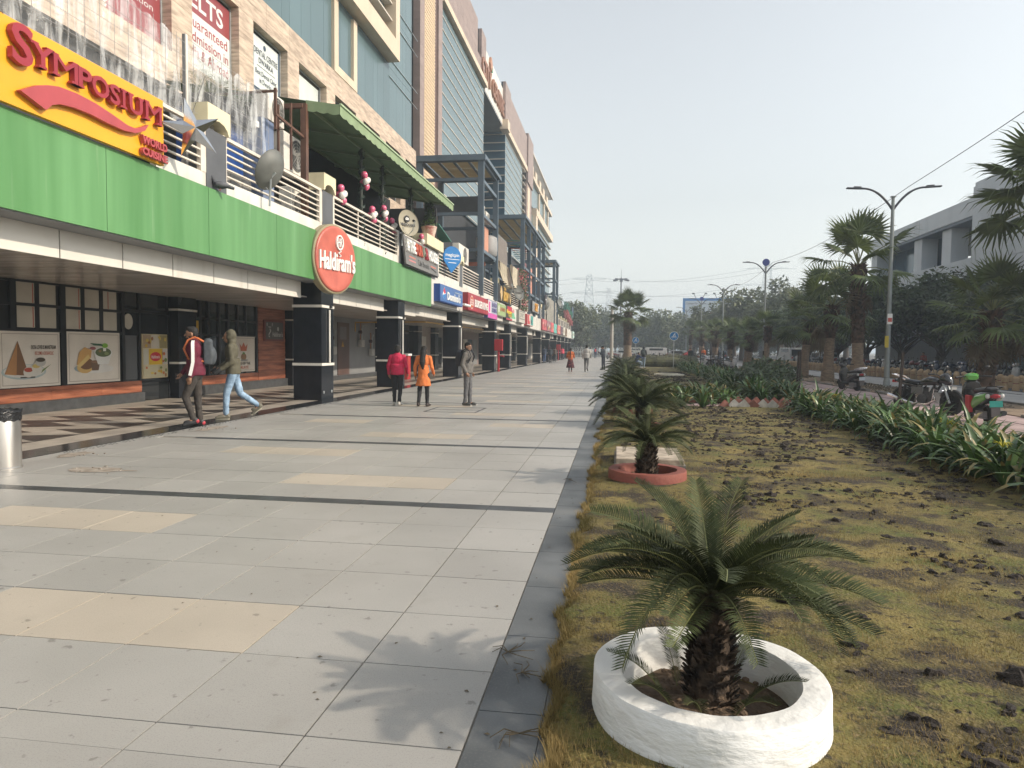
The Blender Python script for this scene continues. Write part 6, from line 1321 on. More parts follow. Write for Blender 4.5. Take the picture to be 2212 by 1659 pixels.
# bicycle signs, billboard, pylons, mast -----------------------------
def ring_uv(mb, c, r0, r1, d0, d1, mi, n=20):
    for i in range(n):
        a, b = 2*pi*i/n, 2*pi*(i+1)/n; mb.prism([(c[0]+r0*cos(a), c[1]+r0*sin(a)), (c[0]+r1*cos(a), c[1]+r1*sin(a)), (c[0]+r1*cos(b), c[1]+r1*sin(b)), (c[0]+r0*cos(b), c[1]+r0*sin(b))][::1], d0, d1, mi)
def bike_sign(label, x, y, h, r):
    t = thing('bicycle_sign', label, 'road sign', (x, y, 0), group='round blue bicycle signs'); MB().tube([(0, 0, 0), (0, 0, h-r)], .035, 8).build('post', mt['metal'], t, 60)
    mb = MB(); mb.M = FY(0, 0, h); mb.prism(ell(0, 0, r, r, 32), -.01, .01); mb.build('rim_plate', Wh, t); mb = MB(); mb.M = FY(0, -.0105, h); mb.prism(ell(0, 0, r*.92, r*.92, 32), 0, .004); mb.build('blue_plate', paint((.0,.15,.40), .4), t)
    mb = MB(); mb.M = FY(0, -.015, h); k = r*.9
    for u in (-.36, .36): ring_uv(mb, (u*k, -.28*k), .17*k, .24*k, 0, .003, 0)
    def ln(a, b, w): 
        a, b = Vector(a)*k, Vector(b)*k; n_ = Vector((-(b-a).y, (b-a).x)).normalized()*w*k/2; mb.prism([tuple(a-n_), tuple(b-n_), tuple(b+n_), tuple(a+n_)], .0, .0035+.0006*random.random())
    ln((-.36, -.28), (-.1, .05), .07); ln((-.1, .05), (.1, -.25), .1); ln((-.18, .12), (.12, .42), .2); ln((.12, .4), (.38, .12), .08); ln((.36, -.28), (.3, .15), .06); mb.prism(ell(.2*k, .58*k, .12*k, .12*k, 14), 0, .003)
    mb.build('bicycle_symbol', Wh, t)
bike_sign('nearer round blue bicycle sign beyond the trimmed bushes', 4.75, 60.5, 2.72, .37); bike_sign('farther small bicycle sign left of the nearer one', 2.45, 92, 2.75, .42)
bb = thing('billboard', 'large white billboard with blue frame standing above the palms', 'billboard', (23.3, 190, 0), RAD(-4))
MB().box(-6.3, 6.3, -.25, .25, 5.5, 15.1).build('blue_frame', paint((.03,.20,.52)), bb); MB().box(-5.7, 5.7, -.27, -.251, 6.1, 14.4).build('white_panel', paint((.55,.6,.66)), bb)
mb = MB(); mb.M = FY(0, -.28, 0); put_text(mb, 'Contact For This Site.....', (-5.3, 13.5, .2, 14.0), 0, .01, 0, .01); put_text(mb, 'Outdoor', (-3.2, 10.9, .4, 12.2), 0, .01, 0, .0)
tag(mb.build('print', paint((.03,.03,.05)), bb), kind='stuff'); mb = MB(); mb.M = FY(0, -.28, 0)
for i in range(5): mb.prism(R(.5+i*.5, 11, .85+i*.5, 11.4+i*.28), 0, .011)
mb.prism([(2.6, 12.2), (2.5, 11.6), (2.9, 10.9), (3.2, 10.9), (2.85, 11.8), (3.3, 13.6)], 0, .012); mb.build('red_emblem', paint((.55,.03,.05)), bb)
mb = MB(); mb.M = FY(0, -.5, 0); mb.prism(ell(1.9, 7.4, 1.1, 1.1, 26), 0, .05, 0); put_text(mb, '3', (1.4, 6.8, 2.4, 8.0), .05, .07, 1, .05); mb.build('number_disc', [Wh, paint((.03,.05,.15))], bb)
for x in (-4, 4): MB().tube([(x, 0, 0), (x, 0, 5.5)], .3, 8).build('leg', mt['metal'], bb)
for x in (-3, -1.4, 2.2, 3.8): MB().tube([(x, -.2, 15.1), (x+(.7 if x in (-1.4, 3.8) else -.6), -1.2, 16.2)], .07, 6).build('lamp_arm', mt['lamp_d'], bb); MB().cbox((x+(.8 if x in (-1.4, 3.8) else -.7), -1.3, 16.2), (.6, .4, .35)).build('flood_lamp', mt['lamp_d'], bb)
def pylon(label, x, y, h, s=1.0):
    t = thing('power_pylon', label, 'pylon', (x, y, 0), group='steel power pylons'); mb = MB(); S = .16*s
    def W(z): return (5.2*(1-z/h)**1.3+1.4)*s
    lv = [h*f for f in (0, .18, .33, .45, .56, .66, .76, .86, .95, 1.0)]
    for a, b in zip(lv[:-1], lv[1:]):
        wa, wb = W(a), W(b)
        for sx, sy in ((1, 1), (1, -1), (-1, 1), (-1, -1)): mb.beam((sx*wa, sy*wa, a), (sx*wb, sy*wb, b), S, S)
        for q in (1, -1):
            mb.beam((-wa, q*wa, a), (wb, q*wb, b), S*.6, S*.6); mb.beam((wa, q*wa, a), (-wb, q*wb, b), S*.6, S*.6); mb.beam((q*wa, -wa, a), (q*wb, wb, b), S*.6, S*.6); mb.beam((-wb, q*wb, b), (wb, q*wb, b), S*.6, S*.6)
    mb.build('lattice_tower', paint((.33,.37,.38)), t)
    for f, L_ in ((.58, 12.5), (.77, 11.5), (.95, 10.5)):
        z = h*f; c = MB(); 
        for q in (1, -1):
            c.beam((0, 1.2, z+1.6*s), (q*L_*s, 0, z), S*.7, S*.7); c.beam((0, -1.2, z), (q*L_*s, 0, z), S*.7, S*.7); c.beam((0, 1.2, z), (q*L_*s, 0, z), S*.7, S*.7)
            c.beam((q*L_*s, 0, z), (q*(L_+3)*s, -3, z-.7), .12, .12)
        c.build('cross_arm', paint((.33,.37,.38)), t)
    return t
pylon('tall hazy power pylon left of the lone palm', -16.3, 420, 45); pylon('hazy power pylon behind the second lamp post', 76, 380, 46); pylon('small cellular lattice mast beside the flood light mast', -3.5, 300, 27, .45)
pw = MB()
for f, L_ in ((.58, 12.5), (.77, 11.5), (.95, 10.5)):
    for q in (-1, 1):
        a, b = Vector((-16.3+q*L_, 420, 45*f)), Vector((76+q*L_*.6, 380, 46*f)); pw.tube([tuple(a.lerp(b, g)-Vector((0, 0, 4*sin(pi*g)))) for g in [i/14 for i in range(15)]], .07, 4)
        b2 = Vector((-95, 330+q*4, 45*f-6)); pw.tube([tuple(a.lerp(b2, g)-Vector((0, 0, 5*sin(pi*g)))) for g in [i/10 for i in range(11)]], .07, 4)
tag(pw.build('power_lines', mt['lamp_d']), 'faint high voltage lines crossing the hazy sky', 'cable')
hm = thing('flood_light_mast', 'tall flood light mast behind the lone palm', 'mast', (1.2, 230, 0)); MB().tube([(0, 0, 0), (0, 0, 24.5)], [.35, .2], 8).build('mast_pole', mt['lamp_d'], hm)
for k in range(8): a = k*pi/4; MB().cbox((2.1*cos(a), 2.1*sin(a), 23.6+.25*(k % 2)), (.9, .9, .5)).build('flood_lamp', mt['lamp_d'], hm)
MB().lathe([(1.7, 0), (1.7, .15), (1.5, .15), (1.5, 0)], (0, 0, 23.9), 16).build('lamp_ring', mt['lamp_d'], hm); MB().tube([(0, 0, 24.5), (0, 0, 27)], .06, 5).build('lightning_rod', mt['lamp_d'], hm)
pp_ = thing('concrete_pole', 'plain concrete pole at the far end of the plaza', 'pole', (-.55, 86, 0)); MB().tube([(0, 0, 0), (0, 0, 6.4)], [.22, .17], 8).build('pole_shaft', paint((.42,.40,.36)), pp_, 60)
# far fence with white leaf panels and a white gate
fn = thing('leaf_fence', 'white metal fence with leaf shapes across the far end of the plaza', 'fence', (-8.6, 140.5, 0)); random.seed(3)
for k in range(46):
    x = k*.33; m_ = MB(); m_.box(x-.03, x+.03, -.03, .03, 0, 1.5+.25*sin(k*1.3)); 
    for j in range(3): a = random.uniform(-.7, .7); z = .8+j*.4; m_.add([(x, -.04, z), (x+.22*sin(a)+.08, -.05, z+.2), (x+.4*sin(a), -.04, z+.42), (x+.22*sin(a)-.08, -.05, z+.2)], [(0, 1, 2, 3)])
    m_.build('fence_pale', paint((.6,.62,.6)), fn)
MB().box(-.2, 15.2, .0, .06, .2, .28).build('fence_rail', paint((.6,.62,.6)), fn); MB().box(-.2, 15.2, .0, .06, 1.0, 1.08).build('fence_rail', paint((.6,.62,.6)), fn)
# cars and vans parked far off
def car(label, x, y, rz, c, van=False):
    t = thing('parked_car', label, 'car', (x, y, 0), rz, 'vehicles parked at the end of the street'); L_, w, h = (4.6, 1.75, 1.95) if van else (4.0, 1.65, 1.5)
    mb = MB(); mb.M = Matrix(((0, 0, 1, -w/2), (1, 0, 0, 0), (0, 1, 0, 0), (0, 0, 0, 1)))
    pr_ = [(-L_/2, .35), (L_/2, .35), (L_/2, .8), (L_/2-.2, .95), (L_/2-.9, 1.0), (L_/2-1.5, h), (-L_/2+.5, h), (-L_/2+.05, 1.0)] if not van else [(-L_/2, .35), (L_/2, .35), (L_/2, .9), (L_/2-.5, 1.15), (L_/2-.9, h), (-L_/2+.1, h), (-L_/2, 1.1)]
    mb.prism(pr_, 0, w); mb.build('body', paint(c, .3), t, bev=.08)
    g = MB(); g.box(-w/2-.01, w/2+.01, -L_/2+.7, L_/2-1.55, h-.5, h-.12); g.box(-w/2+.15, w/2-.15, -L_/2-.02, -L_/2+.12 if van else -L_/2+.2, 1.05, h-.2); g.build('windows', mt['glass_d'], t)
    for sx in (-1, 1):
        for yy in (-L_/2+.75, L_/2-.8): MB().lathe([(0, -.1), (.31, -.1), (.31, .1), (0, .1)], (sx*(w/2-.08), yy, .31), 16, axis='X').build('wheel', mt['rubber'], t)
        MB().cbox((sx*(w/2-.25), -L_/2-.01, .85), (.2, .05, .2)).build('tail_light', paint((.35,.02,.02)), t)
car('white car at the far end of the street beside the lone palm', 1.0, 134, 1.4, (.6,.62,.63)); car('white van roof showing behind the trimmed bushes', 6.6, 128, 1.5, (.6,.6,.58), True); car('long pale van left of the nearer bicycle sign', 3.2, 146, 1.6, (.55,.53,.45), True); car('grey car deep in the parking lane behind the bollards', 20.2, 74, .1, (.35,.37,.4)); car('white jeep in the parking lane behind the second lamp post', 19.6, 84, .1, (.55,.57,.58), True); car('dark car between the far palms', 15.0, 108, .05, (.05,.07,.1)); car('silver car near the far palms', 9.6, 118, 1.2, (.4,.42,.44))
# ================================================================== TWO-WHEELERS
def loftY(mb, secs, n=14, mi=0, p=2.5):
    vs = []
    for (y, cx, cz, rx, rz) in secs:
        for j in range(n):
            t = 2*pi*j/n; c, s = cos(t), sin(t); vs.append((cx+rx*math.copysign(abs(c)**(2/p), c), y, cz+rz*math.copysign(abs(s)**(2/p), s)))
    k = len(secs); mb.add(vs, [(i*n+j, i*n+(j+1) % n, (i+1)*n+(j+1) % n, (i+1)*n+j)[::-1] for i in range(k-1) for j in range(n)]+[tuple(range(n)), tuple((k-1)*n+j for j in range(n-1, -1, -1))], mi)
class Kit:
    """collects named parts; builds them as children, or joined for distant copies"""
    def __init__(s): s.parts = []
    def add(s, name, mb, m, sm=45, sub=None): s.parts.append((name, mb, m, sm, sub))
    def build(s, root):
        last = {}
        for name, mb, m, sm, sub in s.parts:
            o = mb.build(name, m, last.get(sub, root) if sub else root, sm); last[name] = o
    def joined(s, nm):
        J = MB(); mats = []
        for name, mb, m, sm, sub in s.parts:
            if m not in mats: mats.append(m)
            n = len(J.v); J.v += mb.v; J.f += [tuple(i+n for i in f) for f in mb.f]; J.m += [mats.index(m)]*len(mb.f)
        return J.mesh(nm, mats, 45)
def wheel(K, y, r, w, spokes=5, rim='blackm'):
    t = MB(); t.lathe([(r*.74, -w*.5), (r*.93, -w*.5), (r, -w*.22), (r, w*.22), (r*.93, w*.5), (r*.74, w*.5), (r*.74, -w*.5)], (0, y, r), 28, axis='X'); K.add('tyre', t, mt['rubber'])
    q = MB(); q.lathe([(r*.66, -w*.35), (r*.75, -w*.42), (r*.75, w*.42), (r*.66, w*.35), (r*.66, -w*.35)], (0, y, r), 28, axis='X'); q.lathe([(0, -w*.7), (r*.2, -w*.6), (r*.2, w*.6), (0, w*.7)], (0, y, r), 14, axis='X')
    for k in range(spokes):
        a = 2*pi*k/spokes+.3; q.beam((0, y+r*.15*cos(a), r+r*.15*sin(a)), (0, y+r*.70*cos(a), r+r*.70*sin(a)), w*.3, w*.4, 0, up=(1, 0, 0))
    K.add('rim', q, mt[rim])
def arc_guard(y, r, w, a0, a1, n=10):
    mb = MB(); vs = []
    for i in range(n+1):
        a = a0+(a1-a0)*i/n
        for (dx, dr) in ((-w/2, -.02), (-w/2*.7, .008), (w/2*.7, .008), (w/2, -.02)): vs.append((dx, y+(r+dr)*cos(a), r_c[0]+(r+dr)*sin(a)))
    mb.add(vs, [(i*4+j, i*4+j+1, (i+1)*4+j+1, (i+1)*4+j) for i in range(n) for j in range(3)]); return mb
r_c = [.3]
def moto_kit(c=(.012,.013,.016), chrome_light=False, red=None):
    K = Kit(); pm = paint(c, .18, .1, coat=.6); wheel(K, .63, .305, .085); wheel(K, -.62, .305, .1); r_c[0] = .305
    K.add('front_mudguard', arc_guard(.63, .335, .13, RAD(-5), RAD(150)), paint((.05,.05,.055), .5)); K.add('rear_mudguard', arc_guard(-.62, .35, .15, RAD(35), RAD(170)), mt['blackm'])
    m = MB(); [m.tube([(s*.085, .63, .3), (s*.085, .40, .86)], [.032, .024], 8) for s in (-1, 1)]; K.add('fork', m, mt['metal'])
    m = MB(); loftY(m, [(.30, 0, .80, .06, .06), (.24, 0, .82, .12, .10), (.05, 0, .83, .145, .115), (-.12, 0, .79, .12, .085), (-.2, 0, .76, .08, .05)]); K.add('tank', m, pm)
    m = MB(); loftY(m, [(-.12, 0, .80, .09, .03), (-.25, 0, .79, .13, .045), (-.5, 0, .81, .14, .05), (-.75, 0, .85, .11, .045), (-.82, 0, .86, .06, .02)]); K.add('seat', m, paint((.035,.04,.05), .55))
    m = MB(); [m.tube([(s*.12, -.5, .80), (s*.13, -.75, .93), (s*.10, -.95, .97), (0, -.98, .97)], .014, 6) for s in (-1, 1)]; K.add('grab_rail', m, mt['chrome'])
    m = MB(); loftY(m, [(-.25, 0, .68, .11, .05), (-.6, 0, .74, .11, .06), (-.9, 0, .82, .05, .04)]); K.add('tail_panel', m, pm); K.add('tail_light', MB().cbox((0, -.93, .79), (.14, .05, .07)), paint((.35,.02,.02)))
    m = MB(); m.cbox((0, .08, .42), (.26, .34, .26)); m.lathe([(0, -.17), (.12, -.16), (.13, .16), (0, .17)], (0, -.05, .36), 16, axis='X'); m.tube([(0, .12, .5), (0, .22, .68)], .085, 10); K.add('engine', m, paint((.06,.06,.065), .45, .3, scale=20))
    m = MB(); m.tube([(.12, .2, .5), (.15, .3, .36), (.16, .1, .24), (.18, -.3, .24)], .025, 8); m.tube([(.18, -.25, .24), (.2, -.45, .27), (.21, -.95, .42)], [.035, .055, .05], 10); K.add('exhaust', m, mt['chrome'])
    m = MB(); m.tube([(0, .42, .9), (0, .25, .6), (0, .05, .22), (0, -.25, .25)], .03, 6); [m.tube([(s*.08, -.1, .70), (s*.1, -.62, .32)], .018, 6) for s in (-1, 1)]; [m.tube([(s*.09, -.55, .72), (s*.11, -.62, .34)], .032, 8) for s in (-1, 1)]; K.add('frame', m, mt['blackm'])
    m = MB(); m.tube([(-.36, .22, 1.0), (-.2, .32, 1.0), (-.06, .38, .94), (.06, .38, .94), (.2, .32, 1.0), (.36, .22, 1.0)], .015, 6); [m.tube([(s*.36, .22, 1.0), (s*.24, .3, 1.0)], .022, 8) for s in (-1, 1)]; K.add('handlebar', m, mt['blackm'])
    m = MB(); [(m.tube([(s*.24, .3, 1.0), (s*.3, .28, 1.17)], .008, 5), m.ball((s*.31, .27, 1.2), (.06, .015, .04))) for s in (-1, 1)]; K.add('mirror', m, mt['black'])
    m = MB(); loftY(m, [(.36, 0, .88, .13, .13), (.46, 0, .90, .15, .16), (.56, 0, .86, .12, .13), (.62, 0, .82, .05, .06)]); K.add('headlight_cowl', m, pm); m = MB(); m.ball((0, .585, .83), (.085, .035, .075)); K.add('headlight', m, mt['chrome'])
    m = MB(); [m.tube([(s*.08, .3, .6), (s*.27, .33, .62), (s*.28, .3, .35), (s*.08, .25, .28)], .014, 6) for s in (-1, 1)]; K.add('crash_guard', m, mt['chrome']); K.add('number_plate', MB().cbox((0, .66, .66), (.2, .012, .12)), paint((.25,.25,.24)))
    m = MB(); m.cbox((.13, -.2, .58), (.04, .3, .18)); m.cbox((-.13, -.2, .58), (.04, .3, .18)); K.add('side_panel', m, paint((.12,.12,.12), .4)); K.add('side_stand', MB().tube([(-.1, 0, .25), (-.25, -.03, 0)], .012, 6), mt['blackm'])
    if red: m = MB(); m.cbox((0, -.6, 1.08), (.45, .45, .42)); K.add('delivery_box', m, paint(red))
    return K
def scooter_kit(c=(.015,.015,.018), c2=None, green=False):
    K = Kit(); pm = paint(c, .2, .1, coat=.5); p2 = paint(c2 or c, .22, .1, coat=.5); wheel(K, .60, .215, .09, 5); wheel(K, -.55, .215, .1, 5); r_c[0] = .215
    K.add('front_mudguard', arc_guard(.60, .25, .15, RAD(0), RAD(170)), p2)
    m = MB(); m.tube([(0, .60, .22), (0, .42, .95)], .04, 8); K.add('steering_column', m, mt['blackm'])
    m = MB(); loftY(m, [(.34, 0, .60, .19, .32), (.40, 0, .62, .21, .34), (.48, 0, .60, .18, .33), (.56, 0, .52, .10, .2)]); K.add('front_apron', m, pm)
    m = MB(); loftY(m, [(.32, 0, 1.0, .10, .05), (.40, 0, 1.02, .15, .085), (.50, 0, 1.0, .14, .09), (.58, 0, .96, .08, .05)]); K.add('headlight_cowl', m, p2); m = MB(); m.ball((0, .56, .98), (.09, .03, .05)); K.add('headlight', m, mt['chrome'])
    m = MB(); loftY(m, [(.35, 0, .30, .17, .05), (.0, 0, .28, .17, .06), (-.12, 0, .32, .16, .08)]); K.add('floorboard', m, mt['blackm'])
    m = MB(); loftY(m, [(-.02, 0, .50, .13, .18), (-.2, 0, .56, .19, .19), (-.55, 0, .62, .20, .15), (-.8, 0, .66, .16, .11), (-.9, 0, .67, .08, .06)]); K.add('tail_body', m, pm)
    m = MB(); [loftY(m, [(-.1, s*.15, .45, .05, .10), (-.4, s*.17, .56, .055, .12), (-.8, s*.13, .66, .05, .06)]) for s in (-1, 1)]; K.add('side_panel', m, p2)
    m = MB(); loftY(m, [(.0, 0, .72, .11, .03), (-.15, 0, .75, .15, .05), (-.5, 0, .78, .16, .055), (-.78, 0, .80, .12, .04), (-.84, 0, .80, .06, .02)]); K.add('seat', m, paint((.04,.042,.045), .5))
    m = MB(); m.ball((0, -.885, .66), (.10, .03, .055)); K.add('tail_light', m, paint((.28,.012,.02), .2)); m = MB(); [m.ball((s*.13, -.86, .66), (.05, .03, .05)) for s in (-1, 1)]; K.add('turn_signal', m, paint((.5,.5,.48), .2))
    m = MB(); m.tube([(-.13, -.7, .80), (-.15, -.9, .86), (0, -.98, .87), (.15, -.9, .86), (.13, -.7, .80)], .013, 6); K.add('grab_rail', m, mt['chrome'] if not green else mt['blackm'])
    m = MB(); m.cbox((0, -.90, .36), (.16, .02, .26)); K.add('rear_flap', m, paint((.12,.11,.105), .7)); K.add('number_plate', MB().cbox((0, -.925, .5), (.24, .01, .13)), paint((.03,.33,.27) if green else (.5,.55,.62)))
    m = MB(); m.tube([(.13, -.2, .2), (.16, -.4, .22), (.17, -.85, .30)], [.03, .06, .055], 10); K.add('exhaust', m, mt['blackm']); m = MB(); m.cbox((-.05, -.4, .24), (.18, .4, .16)); K.add('engine', m, paint((.2,.2,.2), .5))
    m = MB(); m.tube([(-.34, .3, 1.02), (-.18, .38, 1.03), (.18, .38, 1.03), (.34, .3, 1.02)], .016, 6); [m.tube([(s*.36, .28, 1.02), (s*.22, .36, 1.03)], .022, 8) for s in (-1, 1)]; K.add('handlebar', m, mt['blackm'])
    m = MB(); [(m.tube([(s*.2, .37, 1.03), (s*.28, .36, 1.2)], .008, 5), m.ball((s*.29, .355, 1.23), (.055, .012, .04))) for s in (-1, 1)]; K.add('mirror', m, mt['black'])
    K.add('side_stand', MB().tube([(-.1, .05, .2), (-.26, .0, 0)], .014, 6), mt['blackm'])
    if green: m = MB(); m.cbox((-.2, -.0, .45), (.06, .26, .36)); K.add('red_bag', m, paint((.45,.03,.04)))
    return K
def put(kit, name, label, cat, x, y, dx, dy, grp=None, lean=0.05):
    t = thing(name, label, cat, (x, y, 0), math.atan2(-dx, dy), grp); t.rotation_euler = (0, -lean, math.atan2(-dx, dy)); kit.build(t); return t
put(moto_kit(), 'motorcycle', 'black motorcycle parked on the pink path facing the camera side', 'motorcycle', 7.88, 19.42, .65, -.95)
put(scooter_kit((.02,.02,.02), (.10,.36,.05), True), 'scooter', 'green and black scooter seen from behind with teal number plate', 'scooter', 7.93, 16.85, .12, 1.1)
s_ = put(scooter_kit(), 'scooter', 'black scooter with chrome rear rack beside the second palm', 'scooter', 9.4, 30.4, -.22, 1.0)
m = MB(); [m.tube([(x, -.65, .86), (x, -1.0, .90)], .012, 5) for x in (-.12, -.04, .04, .12)]; m.tube([(-.15, -.65, .86), (-.15, -1.02, .93), (.15, -1.02, .93), (.15, -.65, .86)], .014, 6); m.build('rear_rack', mt['chrome'], s_)
dsh = scooter_kit((.02,.02,.02), (.10,.36,.05), True); del dsh
# distant parked two-wheelers: joined meshes in several colours
far_b = [moto_kit((.012,.012,.014)).joined('motorcycle'), moto_kit((.16,.02,.02)).joined('motorcycle'), moto_kit((.012,.02,.05)).joined('motorcycle'), scooter_kit((.42,.42,.42)).joined('scooter'), scooter_kit((.03,.03,.035)).joined('scooter'), scooter_kit((.015,.03,.08)).joined('scooter')]
colw = ['black motorcycle', 'dark red motorcycle', 'navy motorcycle', 'white scooter', 'dark scooter', 'blue scooter']
random.seed(61)
for i in range(44):
    k = random.randrange(6); y = 33.5+i*1.25; x = random.uniform(19.0, 19.8)
    o = link('motorcycle' if k < 3 else 'scooter', far_b[k], None, (x, y, .005), (0, -.06, RAD(90)+random.uniform(-.25, .25))); tag(o, f'{colw[k]} parked in the shaded row behind the bollards', 'two-wheeler', f'{colw[k]}s parked behind the bollards')
for i in range(40):
    k = random.choice([0, 0, 1, 2, 3, 4, 5]); y = 57+i*1.15+random.uniform(-.3, .3); x = 7.4+.02*(y-57)+random.uniform(-.4, 1.6)
    o = link('motorcycle' if k < 3 else 'scooter', far_b[k], None, (x, y, .006), (0, -.06, RAD(200)+random.uniform(-.5, .5))); tag(o, f'{colw[k]} in the crowded parking between far hedge and palm row', 'two-wheeler', f'{colw[k]}s parked by the far palms')
for i in range(16):
    k = random.randrange(6); o = link('motorcycle' if k < 3 else 'scooter', far_b[k], None, (-1+i*.95, 110+random.uniform(0, 8), 0), (0, -.06, random.uniform(0, 6.28))); tag(o, f'{colw[k]} standing at the far end of the street', 'two-wheeler', f'{colw[k]}s at the far end of the street')
# bin and hydrant
t = thing('litter_bin', 'brushed steel litter bin with black liner at the left edge of the plaza', 'bin', (-7.5, 7.72, 0)); MB().lathe([(.205, 0), (.205, .02), (.195, .03), (.195, .62), (.19, .64)], (0, 0, 0), 36).build('bin_drum', mt['bsteel'], t, 40)
mb = MB(); random.seed(2); vs = []
for i in range(8):
    for j in range(36):
        a = 2*pi*j/36; f = i/7; r = (.2+.022*sin(j*3.1+i)*f) if i < 6 else .12; vs.append((r*cos(a), r*sin(a), .60+.18*f+.012*sin(j*2.3+i*1.7)-(.0 if i < 6 else .04)))
mb.add(vs, [(i*36+j, i*36+(j+1) % 36, (i+1)*36+(j+1) % 36, (i+1)*36+j) for i in range(7) for j in range(36)]+[tuple(7*36+j for j in range(36))]); mb.build('bin_liner', mt['bag'], t, 180)
t = thing('fire_hydrant', 'red fire hose cabinet on a red standpipe beside a black pillar', 'hydrant', (-7.75, 46.6, 0)); MB().box(-.28, .28, -.15, .15, 1.4, 2.15).build('hose_cabinet', paint((.40,.02,.03), .35), t, bev=.03); MB().tube([(.0, 0, 0), (.0, 0, 1.4)], .075, 12).build('standpipe', paint((.35,.02,.03), .4), t, 60); MB().tube([(0, 0, 1.05), (.3, 0, 1.05), (.38, 0, .98)], .05, 8).build('outlet', paint((.35,.02,.03)), t, 60); MB().lathe([(0, 0), (.1, 0), (.1, .02), (0, .02)], (.3, 0, 1.17), 12).build('valve_wheel', mt['metal'], t); MB().lathe([(.14, 0), (.14, .03), (0, .03)], (0, 0, 0), 12).build('base_flange', paint((.2,.02,.02)), t)
t = thing('fire_hydrant', 'far red fire hose cabinet at the distant pillars', 'hydrant', (-7.75, 96, 0)); MB().box(-.28, .28, -.15, .15, 1.4, 2.15).build('hose_cabinet', paint((.40,.02,.03), .35), t, bev=.03); MB().tube([(.0, 0, 0), (.0, 0, 1.4)], .075, 12).build('standpipe', paint((.35,.02,.03), .4), t, 60)
t = thing('red_stool', 'red box standing behind the second pillar in the arcade', 'box', (-10.2, 33.2, 0)); MB().box(-.3, .3, -.25, .25, 0, 1.15).build('box_body', paint((.4,.03,.03)), t, bev=.02); MB().box(-.35, .35, -.3, .3, 1.151, 1.25).build('box_top', mt['wlet'], t)

# ================================================================== PEOPLE
def blob(name, prims, vox, m, parent, it=5, disp=0.0, ds=.12):
    mb = MB()
    for q in prims:
        k = q[0]
        if k == 'c':
            a, b = Vector(q[1]), Vector(q[2]); mb.tube([a, b], [q[3], q[4]], 12); mb.ball(a, q[3]*.999); mb.ball(b, q[4]*.999)
        elif k == 'b': mb.ball(q[1], q[2], n=14, m=10)
        elif k == 'l': mb.lathe(q[1], q[2], 24, sy=q[3])
        elif k == 'x': mb.cbox(q[1], q[2])
    o = bpy.data.objects.new(name, mb.mesh(name, m)); src_ = o.data; r = o.modifiers.new('r', 'REMESH'); r.mode = 'VOXEL'; r.voxel_size = vox; r.use_smooth_shade = True
    if it: s = o.modifiers.new('s', 'SMOOTH'); s.factor = .5; s.iterations = it
    if disp:
        tx = bpy.data.textures.new('fold', 'CLOUDS'); tx.noise_scale = ds; d = o.modifiers.new('d', 'DISPLACE'); d.texture = tx; d.strength = disp; d.mid_level = .5
    me = bake(o); bpy.data.meshes.remove(src_); me.shade_smooth(); me.name = name
    if not me.materials: me.materials.append(m)
    return link(name, me, parent)
